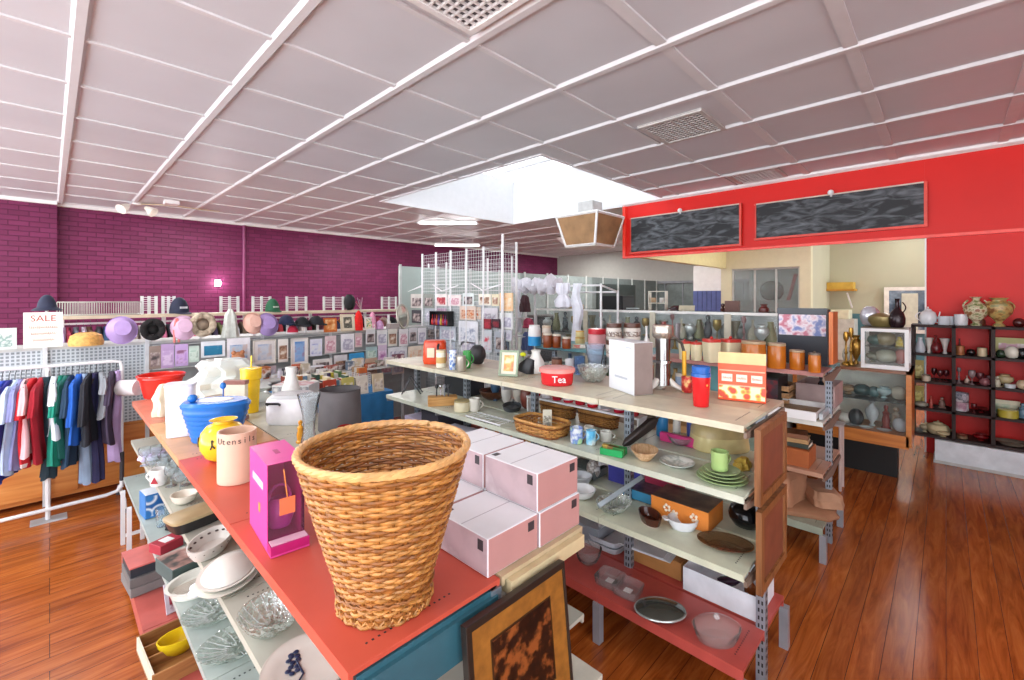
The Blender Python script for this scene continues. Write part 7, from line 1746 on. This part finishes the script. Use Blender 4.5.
carton('tan_carton', 'small tan box beside the pale folded card', 'box', XB-.05, B_(643), ZBK, .12, .15, .14, '#a8875a', 0); t = packet('pale aqua folded card leaning beside the tan box', XB-.1, B_(634), ZBK, .22, .17, '#c0ccc8', pa, -PI/2, 'folded_card', 'card', lean=.4)
packet('tilted cream paper sign with writing on the dark sideboard', XB-.12, B_(689), ZBK, .22, .21, '#d8ceb0', pic('#d8ceb0', '#b0a484', '#e4dcc4', 30), -PI/2, 'paper_sign', 'sign', lean=.25)
vase('dark_red_vase', 'dark maroon clustered ornament beside the paper sign', 'ornament', XB+.08, B_(675), ZBK, .3, .2, '#3a2224', 'globe')
carton('brown_case', 'brown leather case leaning at the blue panel', 'case', XB-.02, B_(733), ZBK, .14, .17, .27, '#74544c', .2); vase('brown_boot', 'dark brown shoe-shaped ornament beside the brown leather case', 'ornament', XB-.08, B_(725), ZBK, .1, .24, '#4a2a22', 'figure')
for i, (px, w, h, c, k, lab) in enumerate([(752, .12, .08, '#c9c0b0', 'globe', 'small cream pot on the dark sideboard near the window'), (757, .14, .07, '#dcd8c8', 'plain', 'low white box-like tin by the red brown jar'), (764, .13, .23, '#6a2a24', 'urn', 'red brown jar with pale top before the kitchen window'), (583, .09, .2, '#c0b4a0', 'figure', 'pale tan figurine behind the lace rack'), (571, .2, .17, '#a8842a', 'plain', 'golden brown lantern behind the lace cloth'), (700, .1, .12, '#8a8a90', 'globe', 'grey pot beside the paper sign')]):
    vase('sideboard_ornament', lab, 'ornament', XB, B_(px), ZBK, w, h, c, k)
# stuff beyond the grid stands, behind glass case: coloured bags between stand and rack
for i, (px, yt, yb, c, lab) in enumerate([(525, 295, 312, '#4a2a30', 'dark maroon beaded bag hanging past the grid corner'), (528, 318, 328, '#c04a68', 'bright pink soft toy hanging past the grid corner'), (527, 332, 350, '#5a6a9a', 'blue violet cloth bundle low past the grid corner')]):
    y0, d0 = onX(px, 4.62); lumpy('hanging_bag', lab, 'bag', 4.62, y0, zat(yb, d0), .13, .13, (yb-yt)*d0/F, c, 30+i, .7, .15)
t = thing('bag_stand', 'slim pale stand carrying bags past the grid corner', 'stand', (4.72, onX(526, 4.72)[0], 0)); MB().tube([(0, 0, 0), (0, 0, 1.85)], .014, 6).build('pole', WMET, t); MB().lathe([(.14, 0), (.14, .02)], 16).build('base', WMET, t)
tb = mt('#4a4e52', .5)
for z in (1.0, 1.27, 1.52): MB().box(-.2, .02, -.12, .12, z-.01, z).build('shelf', WMET, t, smooth=False)

# ================================================================ DARK BOOKCASE
zs_ = [.282, .572, .877, 1.182]; BXf = BX+.14
def bc_(name, label, cat, px, lvl, w, h, c, kind='globe', X=None, **k):
    X = X or BXf; y = onX(px, X)[0]; z = 1.502 if lvl == 4 else zs_[lvl]
    return vase(name, label, cat, X, y, z, w, h, c, kind, **k)
teapot('white coffee pot at the corner of the bookcase top', BXf, onX(928, BXf)[0]+.0, 1.502, .17, .20, '#dfe2e4', -PI/2+PI)
for px, lab, c in ((944, 'pale grey cup, first of two side by side', '#ccd0d6'), (948, 'pale grey cup, second of two side by side', '#c4c8ce')):
    mug('teacup', lab+' on the bookcase top', 'cup', BXf-.03+(.06 if px == 948 else 0), onX(px, BXf)[0], 1.502, .10, .095, c, hand=px == 944, rz=PI/2)
mug('teacup', 'white and silver striped tin standing alone on the bookcase top', 'cup', BXf, onX(961, BXf)[0], 1.502, .11, .12, pic('#e0e0e2', '#8a8a90', '#d8d8dc', 12, .3, 'wave'), hand=False)
fl_ = pic('#8a5a34', '#d8d0b0', '#6a7a3a', 22)
bc_('floral_vase', 'white necked floral vase with handles on the bookcase top', 'vase', 976, 4, .20, .31, fl_, 'amphora', handles=2, rz=PI/2)
MB_ = solo('vase_stand', 'small brown wooden stand behind the floral vase', 'stand', MB().lathe([(.05, 0), (.05, .06), (.03, .08)], 16), BROWN, (BXf+.14, onX(979, BXf+.14)[0], 1.502))
bc_('floral_urn', 'gold and brown rounded floral urn with handles on the bookcase top', 'vase', 999, 4, .215, .30, pic('#7a4a24', '#c0a060', '#8a8a5a', 18), 'urn', handles=2, rz=PI/2)
bc_('red_pot', 'small dark red pot at the cut-off end of the bookcase top', 'pot', 1019, 4, .09, .09, '#4a1414')
L3 = [(920, .09, .17, '#c8ccd4', 'pitcher', 'pale blue grey jug, top row beside the bookcase end'), (929, .08, .17, '#d8d4cc', 'flare', 'white fluted goblet in the top row'), (936, .09, .20, '#6a1418', 'bottle', 'deep red glass vase between the fluted goblets'), (945, .09, .17, '#d0c8c4', 'flare', 'silver fluted goblet after the red glass vase'),
      (960, .12, .10, '#b07048', 'plain', 'patterned orange brown box in the second bay'), (959.5, .05, .17, '#5a1a14', 'bottle', 'slim dark red bottle behind the orange brown box'), (971, .07, .07, '#1c1214', 'globe', 'tiny black pot between two boxes in the second bay'), (982, .13, .09, '#d8c4a0', 'plain', 'cream box in the second bay')]
for px, w, h, c, k, lab in L3: bc_('display_ornament', lab, 'ornament', px, 3, w, h, c, k, X=BXf+(.09 if px == 959.5 else -.02), sy=.6 if k == 'plain' else 1)
packet('large floral picture card standing in the third bay of the top row', BXf+.08, onX(1013, BXf+.08)[0], zs_[3], .27, .20, '#b8b070', pic('#b8b070', '#c88aa0', '#e4e0d0', 9), -PI/2, 'picture_card', 'card')
bc_('display_ornament', 'white and green flower pot before the floral picture card', 'ornament', 1012, 3, .11, .12, '#d8d4c4', 'globe', X=BXf-.06); bc_('display_ornament', 'dark green cup at the start of the third bay', 'ornament', 1001, 3, .08, .08, '#2a3a28', 'globe', X=BXf-.05); bc_('display_ornament', 'black round pot before the floral picture card', 'ornament', 1022, 3, .09, .11, '#141414', 'globe', X=BXf-.06)
L2 = [(926, .20, .06, '#cfc3ae', 'plain', 'cream flat box with writing, second row'), (934, .05, .13, '#3a1014', 'goblet', 'dark red wine glass, first in the second row'), (940, .055, .12, '#4a1418', 'goblet', 'dark red wine glass, second in the second row'), (946, .055, .12, '#5a1a20', 'goblet', 'dark red wine glass, third in the second row'),
      (959, .06, .17, '#7a6a6c', 'stick', 'clear and silver candlestick in the second bay of the second row'), (967, .05, .08, '#c8a898', 'bottle', 'small frosted bottle beside the candlesticks'), (972, .06, .15, '#8a7678', 'goblet', 'tall clear goblet in the second bay of the second row'), (980, .07, .12, '#6a3438', 'goblet', 'purple red goblet in the second bay of the second row'), (985, .09, .08, '#8a5458', 'globe', 'pinkish glass bowl in the second bay of the second row'), (989, .06, .1, '#5a2a30', 'goblet', 'short plum goblet in the second bay of the second row'),
      (997, .07, .11, '#c8c0a8', 'figure', 'white figure ornament in the third bay of the second row'), (1005, .13, .13, '#b8a880', 'urn', 'cream shell-topped ornament in the third bay'), (1010, .08, .04, '#ccd0d4', 'plain', 'small white dish before the shell-topped ornament'), (1016, .07, .07, '#8a2a30', 'globe', 'small red pot in the third bay of the second row'), (1022, .08, .09, '#c8b090', 'globe', 'tan pot at the cut-off end of the second row')]
for i, (px, w, h, c, k, lab) in enumerate(L2): bc_('display_ornament', lab, 'ornament', px, 2, w, h, c, k, X=BXf-.06+.07*(i % 2) if w < .15 else BXf-.08, sy=.4 if w > .15 else 1)
L1 = [(921, .12, .06, '#9a9484', 'globe', 'grey stone dish at the start of the third row'), (923, .04, .13, '#b8a860', 'figure', 'slim gilt figurine in the third row'), (931, .04, .14, '#a84a40', 'figure', 'slim red figurine in the third row'), (942, .07, .12, '#8a6a60', 'figure', 'crouching animal figurine in the third row'),
      (974, .05, .10, '#5a1014', 'goblet', 'red stemmed glass behind the red dish'), (982, .19, .05, '#5e1216', 'flare', 'wide dark red glass dish in the third row'), (1008, .15, .08, '#b8a840', 'plain', 'yellow green painted bread tin in the third bay'), (1023, .09, .15, '#6a8494', 'figure', 'blue grey figurine at the cut-off end of the third row')]
for i, (px, w, h, c, k, lab) in enumerate(L1): bc_('display_ornament', lab, 'ornament', px, 1, w, h, c, k, X=BXf-.06+.09*(i % 2), sy=.5 if w > .17 else 1)
for i, z in enumerate((zs_[1], zs_[1]+.10)):
    mug('large_teacup', ['mauve floral cup upside down, lower of the stacked pair', 'grey floral cup, upper of the stacked pair'][i], 'cup', BXf, onX(961, BXf)[0], z+.001, .125, .095, pic(['#a87a8a', '#b8b4bc'][i], ['#c8a8b0', '#6a6a78'][i], '#d8d0d4', 25), rz=PI, hand=i == 1)
packet('cream postcard of a landscape behind the bread tin', BXf+.10, onX(1006, BXf+.1)[0], zs_[1], .20, .15, '#d8ceb0', pic('#6a8a6a', '#b8c0a0', '#d8ceb0', 9), -PI/2, 'picture_card', 'card')
teapot('cream teapot with red trimmed handle on the bottom row', BXf, onX(938, BXf)[0], zs_[0], .23, .15, '#cbbb94', -PI/2+PI)
bc_('display_ornament', 'small cream sugar pot beside the cream teapot', 'pot', 925, 0, .10, .09, '#b8a888', 'urn'); bc_('display_ornament', 'cream gravy boat before the cream teapot', 'jug', 943, 0, .12, .06, '#c8b890', 'urn', X=BXf-.10)
bc_('display_ornament', 'flat tan dish in the bottom row second bay', 'dish', 962, 0, .18, .03, '#8a6a50', 'plain', sy=.5); bc_('display_ornament', 'small red glass dish in the bottom row second bay', 'dish', 981, 0, .13, .07, '#7a1418', 'urn')
plate('silver_tray', 'brown rimmed glass tray in the bottom row third bay', BXf, onX(1012, BXf)[0], zs_[0], .2, '#7a6a5c', l=.28, h=.04)
x = BX+.02
packet('yellow illustrated booklet upright at the bookcase end, upper row', BXf+.04, onX(918, BXf+.04)[0], zs_[2]+.0, .10, .21, '#b0984a', pic('#b0984a', '#d8c880', '#6a5a2a', 15), -PI/2, 'booklet', 'booklet') ; packet('yellow illustrated booklet upright at the bookcase end, lower row', BXf+.04, onX(918, BXf+.04)[0], zs_[1]+.0, .10, .22, '#a8943f', pic('#a8943f', '#d0c070', '#6a5a2a', 15), -PI/2, 'booklet', 'booklet')

# ================================================================ KITCHEN REAR
t = thing('wall_shelf_unit', 'yellow topped box on a bracketed wall shelf in the kitchen', 'wall shelf', (13.45, onX(833, 13.45)[0], 2.02)); 
MB().box(-.2, .24, -.45, .45, -.05, 0).build('shelf', mt('#c08a20', .5), t, smooth=False)
MB().box(-.18, .2, -.42, .1, 0, .16).build('yellow_box', mt('#c9a53a', .5), t, smooth=False); MB().box(-.18, .2, .12, .4, 0, .10).build('long_box', mt('#d8b040', .5), t, smooth=False)
MB().tube([(.2, .35, -.45), (-.15, .3, -.1)], .02, 6).tube([(.2, -.35, -.45), (-.15, -.3, -.1)], .02, 6).build('bracket', WHITE, t)
t = thing('white_appliance', 'low cream appliance under the yellow wall shelf', 'appliance', (13.3, onX(828, 13.3)[0], 0)); MB().box(-.3, .3, -.55, .5, 0, 1.3, mt('#c8c8bc', .4)).build('cabinet', None, t, smooth=False); MB().box(-.25, .25, -.45, .4, 1.30, 1.52, mt('#dcd8b8', .4)).build('hood', None, t, smooth=False, bevel=.02)
yA, yB = onX(884, 13.6)[0], onX(932, 13.6)[0]
t = thing('notice_mirror', 'large white framed mirror with a cream notice on the kitchen rear wall', 'mirror', (13.62, (yA+yB)/2, zat(333, onX(905, 13.6)[1]))); w = abs(yA-yB); h = zat(287, onX(905, 13.6)[1])-zat(333, onX(905, 13.6)[1])
MB().box(-.03, .03, -w/2, w/2, 0, .08).box(-.03, .03, -w/2, w/2, h-.08, h).box(-.03, .03, -w/2, -w/2+.09, 0, h).box(-.03, .03, w/2-.09, w/2, 0, h).build('frame', mt('#e8e6d8', .4), t, smooth=False)
MB().box(-.005, .02, -w/2, w/2, 0, h).build('painted_mirror_glass', pic('#23303f', '#5a6a7a', '#aab4b8', 3, .1), t, smooth=False)  # reflections painted into the glass as blue and grey patches
MB().box(-.02, -.006, -w*.22, w*.12, h*.08, h*.86).build('notice', mt('#cfd0b8', .6), t, smooth=False)
# low mesh ceiling lamp beyond the lace rack
t = thing('ceiling_fan_light', 'small white cone light under the ceiling beyond the red bulkhead end', 'light', (9.5, onX(566, 9.5)[0], CEIL)); MB().lathe([(.25, -.10), (.08, -.26), (.001, -.26)], 20).build('shade', WHITE, t); MB().lathe([(.02, -.1), (.02, 0)], 8).build('stem', WHITE, t)
# window sill goods behind the kitchen window
for i, (px, w, h, c, k, lab) in enumerate([(772, .12, .5, '#3a4a40', 'globe', 'dark round plant-like pot behind the kitchen window glass')]):
    vase('window_pot', lab, 'pot', 11.9, onX(px, 11.9)[0], 1.75, .5, .45, c, k)
MB_ = solo('leaning_pole', 'red striped pole leaning behind the kitchen window glass', 'pole', MB().tube([(11.9, onX(784, 11.9)[0], 1.4), (11.9, onX(796, 11.9)[0], 2.35)], .04, 8), mt('#9a3a34', .5), (0, 0, 0))
t = thing('window_ledge', 'pale bench carrying the pot behind the kitchen window glass', 'bench', (11.95, 3.0, 0)); MB().box(-.2, .3, -.6, .7, 0, 1.749).build('bench_body', mt('#8a9490', .5), t, smooth=False)
# ================================================================ MORE GOODS THAT FILL THE SHELVES
def uniq(lab, extra):
    if lab not in SEEN: return lab
    for e in extra:
        if e+' '+lab not in SEEN: return e+' '+lab
    return lab+' with plain sides'
EX = ['small', 'taller', 'squat', 'worn', 'glossy', 'plain']
def rowfill(X, ys, z, where, pal, kinds_, hmax, name='shelf_ornament', seed=1, cat='ornament', zones=None):
    r = random.Random(seed)
    for i, y in enumerate(ys):
        c = pal[i % len(pal)]; k = kinds_[(i*3+seed) % len(kinds_)]; w = r.uniform(.08, .12); h = min(hmax, r.uniform(.10, .22))
        n = {'urn': 'urn', 'globe': 'round pot', 'bottle': 'bud vase', 'plain': 'canister', 'pitcher': 'jug', 'figure': 'figurine', 'goblet': 'goblet', 'flare': 'flared vase', 'cone': 'tumbler'}[k]
        lab = uniq('%s %s %s, %s' % (cname(c), n, where, zones[min(len(zones)-1, i*len(zones)//len(ys))]), EX)
        vase(name, lab, cat, X+r.uniform(-.02, .02), y, z, w, h, c, k, rough=.3)
pal1 = ['#c9c2b4', '#7a3a2c', '#3a5a7a', '#d8d4cc', '#8a6a3a', '#4a6a4a', '#b85a4a', '#e0dcd0', '#6a4a6a', '#a8a4a0', '#c8a060', '#2e3440']
kk = ['globe', 'plain', 'pitcher', 'urn', 'cone', 'bottle']
zn = ['far end', 'beyond the middle', 'at the middle', 'before the near end', 'aisle end']
rowfill(2.50, [2.35, 2.25, 2.6, 2.48], Z1, 'at the back of the upper shelf', pal1, kk, .2, seed=3, zones=zn)
rowfill(2.50, [3.3-.155*i for i in range(9)], Zb, 'at the back of the second shelf', pal1[3:]+pal1[:3], kk, .2, seed=5, zones=zn)
rowfill(2.15, [2.25, 2.4, 2.9, 3.1], Zb, 'on the second shelf behind the cartons', pal1[5:], kk, .18, seed=6, zones=zn)
rowfill(4.17, [3.1-.155*i for i in range(9)], .952, 'rear of the middle shelf under the teal top', pal1[2:], kk, .22, seed=8, zones=zn)
rowfill(3.82, [3.1-.15*i for i in range(3)], .602, 'low shelf under the far teal top', pal1[6:], kk, .2, seed=9, zones=zn)
rowfill(4.15, [3.0-.2*i for i in range(10)], .602, 'rear of the low shelf under the teal top', pal1[1:], kk, .24, seed=10, zones=zn)
rowfill(5.30+.36, [3.9-.0*i-.135*i for i in range(18)], 1.303, 'in the rear row of the glass case', ['#d8dad8', '#c8c4b0', '#9a9c98', '#e0ded4', '#a89a6a', '#6a6e70', '#c0b4b4'], ['urn', 'goblet', 'pitcher', 'figure', 'flare', 'globe'], .26, 'case_ornament', 12, zones=['under the lace scarf', 'behind the red lidded jar', 'behind the banded canisters', 'behind the steel juicer', 'behind the square canisters', 'behind the amber jars'])
# dense little ware on the top of the glass case
for i, (px, w, h, c, k, lab) in enumerate([(664, .10, .10, '#d85a4a', 'plain', 'coral red price box standing in the glass case front'), (678, .11, .09, '#d8c8cc', 'plain', 'pale pink price box standing in the glass case front')]):
    vase('price_box', lab, 'box', 5.36, onX(px, 5.36)[0], 1.303, w, h+.1, c, k, sy=.4)
# pinned packets that fill the grid stand
more = [(425,436,309,322,'#b8bcc4',pa,'grey packet under the dark olive one'),(412,422,310,323,'#3a3a40',dkp,'black framed packet under the ornate coil packet'),(463,481,307,319,'#d8c0a8',pic('#d0703a','#e8d8c0','#b05030',20),'second clear packet of orange handled hooks'),
 (427,438,326,340,'#8a8e98',dkp,'slate grey packet above the orange jug'),(425,434,341,352,'#d8d8dc',pa,'white packet half hidden by the orange jug'),(441,455,341,353,'#c0c8d4',pa,'blue grey packet behind the cream jar'),
 (479,490,341,354,'#d8dcd8',grn,'pale green packet behind the black vase'),(497,509,341,356,'#5a626c',dkp,'dark slate packet above the green edged frame'),(437,446,308,320,'#c0a0b8',pk,'mauve packet beside the black tray rack'),(499,512,330,340,'#cfd0d8',pa,'white packet under the plain white one'),(415,424,325,338,'#c8b8c0',pk,'dusty rose packet at the far stand end'),(415,424,340,353,'#a8b4b0',grn,'sage packet low at the far stand end')]
for a in more: hang(*a, X=4.02)
# goods on the ledge shelf in front of the card wall
gcols = [(252, '#8a4a3a', 'dark russet'), (285, '#d8d4e0', 'lavender white'), (290, '#3a3c44', 'black'), (306, '#c8b8a0', 'sand coloured'), (322, '#e8e4e0', 'snow white'), (332, '#a85040', 'brick red'), (350, '#6a7a8a', 'steel blue'), (359, '#d8c8a8', 'parchment'), (370, '#b8603a', 'burnt orange'), (380, '#8a8a7a', 'khaki'), (389, '#e0d8d0', 'off-white'), (399, '#7a4a5a', 'plum')]
for i, (px, c, n) in enumerate(gcols):
    x = onY(px, 5.08)[0]
    carton('gift_box', n+' little gift box at the front of the shelf below the cards', 'box', x, 5.08+.02*(i % 2), .947, .09+.03*(i % 3), .06, .05+.025*((i*5) % 4), c, 0, face=pic(c, '#e8e0d8', '#6a5a54', 12))
for i, (px, c, n) in enumerate([(270, '#c8b8c0', 'dusty mauve'), (284, '#d8dce4', 'ice white'), (300, '#9a8a7a', 'mushroom'), (352, '#d0d4d0', 'pearl grey'), (371, '#c8a890', 'fawn'), (386, '#b8c4cc', 'mist blue'), (398, '#e0d4cc', 'shell pink')]):
    wallitem(px-6, px+6, 366+(2 if i % 2 else 0)-(8 if px > 340 else 0), 380-(6 if px > 340 else 0), c, [pa, warm, pk][i % 3], n+' small card in the lowest card row', Y=5.3)
# extra goods on the side shelves of the salmon-topped unit
for i, (px, py, z, w, h, c, k, lab) in enumerate([(176, 470, .682, .09, .09, '#e8e4dc', 'globe', 'white sugar pot beyond the glasses on the upper side shelf'), (196, 505, .682, .10, .08, '#d8d8d4', 'globe', 'white lidded pot behind the tan lid'), (150, 505, .402, .08, .10, '#c8d4dc', 'bottle', 'frosted bottle at the far end of the middle side shelf'), (141, 500, .402, .07, .12, '#e8e8ea', 'cone', 'white beaker at the far end of the middle side shelf'), (186, 548, .402, .12, .07, '#c8c4b8', 'globe', 'stone coloured pot under the dotted casserole')]):
    x, y = P(px, py, z); vase('crockery_pot', lab, 'pot', min(.86, x+.12), y, z, w, h, c, k)
for i, (Y_, c, n, w) in enumerate([(1.55, '#d8d4c8', 'cream casserole dish', .2), (1.95, '#c8ccd0', 'pale grey oval dish', .2), (2.3, '#b8a890', 'tan flan dish', .2), (2.75, '#e0ded8', 'white pie dish', .2), (3.2, '#9aa8a8', 'grey green dish', .18)]):
    bowl('serving_bowl', n+' at the back of the upper side shelf', .80, Y_, .682, w, .08, c, 'dish')
# ================================================================ LIGHT AND CAMERA
sc = bpy.context.scene
w = bpy.data.worlds.new('sky'); sc.world = w; w.use_nodes = True
nt = w.node_tree; bg = nt.nodes['Background']
bg.inputs[1].default_value = 1
# bright overcast sky above, brighter half added below the horizon to light the ceiling
tc = nt.nodes.new('ShaderNodeTexCoord'); sp = nt.nodes.new('ShaderNodeSeparateXYZ'); cr = nt.nodes.new('ShaderNodeValToRGB'); mr = nt.nodes.new('ShaderNodeMapRange')
mr.inputs[1].default_value = -.2; mr.inputs[2].default_value = .2
nt.links.new(tc.outputs['Generated'], sp.inputs[0]); nt.links.new(sp.outputs['Z'], mr.inputs[0]); nt.links.new(mr.outputs[0], cr.inputs[0])
e = cr.color_ramp.elements; e[0].position = .45; e[0].color = (.92, .94, 1, 1); e[1].position = .55; e[1].color = (.46, .49, .53, 1)
ml = nt.nodes.new('ShaderNodeVectorMath'); ml.operation = 'SCALE'; ml.inputs['Scale'].default_value = 7.4
nt.links.new(cr.outputs[0], ml.inputs[0]); nt.links.new(ml.outputs[0], bg.inputs[0])
def lamp(name, loc, rot, sx, sy, power, col=(1, 1, 1)):
    l = bpy.data.lights.new(name, 'AREA'); l.shape = 'RECTANGLE'; l.size = sx; l.size_y = sy; l.energy = power; l.color = col
    o = bpy.data.objects.new(name, l); COL.objects.link(o); o.location = loc; o.rotation_euler = rot; return o
sun = bpy.data.lights.new('skylight_sun', 'SUN'); sun.energy = 1.0; sun.angle = .5; sun.color = (1, .98, .95)
so = bpy.data.objects.new('skylight_sun', sun); COL.objects.link(so); so.rotation_euler = (.35, -.35, 0)
# fill lamps added without fixtures to brighten kitchen, far shop and left floor
for i, (x, y, z_, p) in enumerate([(9.5, 2.2, 3.4, 30), (12.6, .6, 3.4, 18), (9.5, .2, 3.4, 25), (9.2, 6.2, 3.42, 60), (12.5, 9.3, 3.42, 90), (11.5, 5.6, 3.42, 70), (2.2, 9.3, 3.42, 110), (5.8, 9.5, 3.42, 90), (-1.6, 4.2, 3.42, 60), (-1.8, 1.0, 3.42, 35), (-.4, 7.2, 3.42, 45), (1.6, -1.6, 3.42, 30)]):
    lamp('fill_light', (x, y, z_), (0, 0, 0), 1.2, .12, p)
cam = bpy.data.cameras.new('camera'); co = bpy.data.objects.new('camera', cam); COL.objects.link(co)
co.location = (0, 0, CAMH); co.rotation_euler = (PI/2, 0, TH-PI/2)
cam.sensor_width = 36; cam.lens = 36*F/1024; cam.shift_y = -(340-HY)/1024; cam.clip_start = .02; cam.clip_end = 100
sc.camera = co
sc.view_settings.view_transform = 'Standard'; sc.view_settings.look = 'None'; sc.view_settings.gamma = 1; sc.view_settings.exposure = 0
sc.view_settings.use_curve_mapping = False
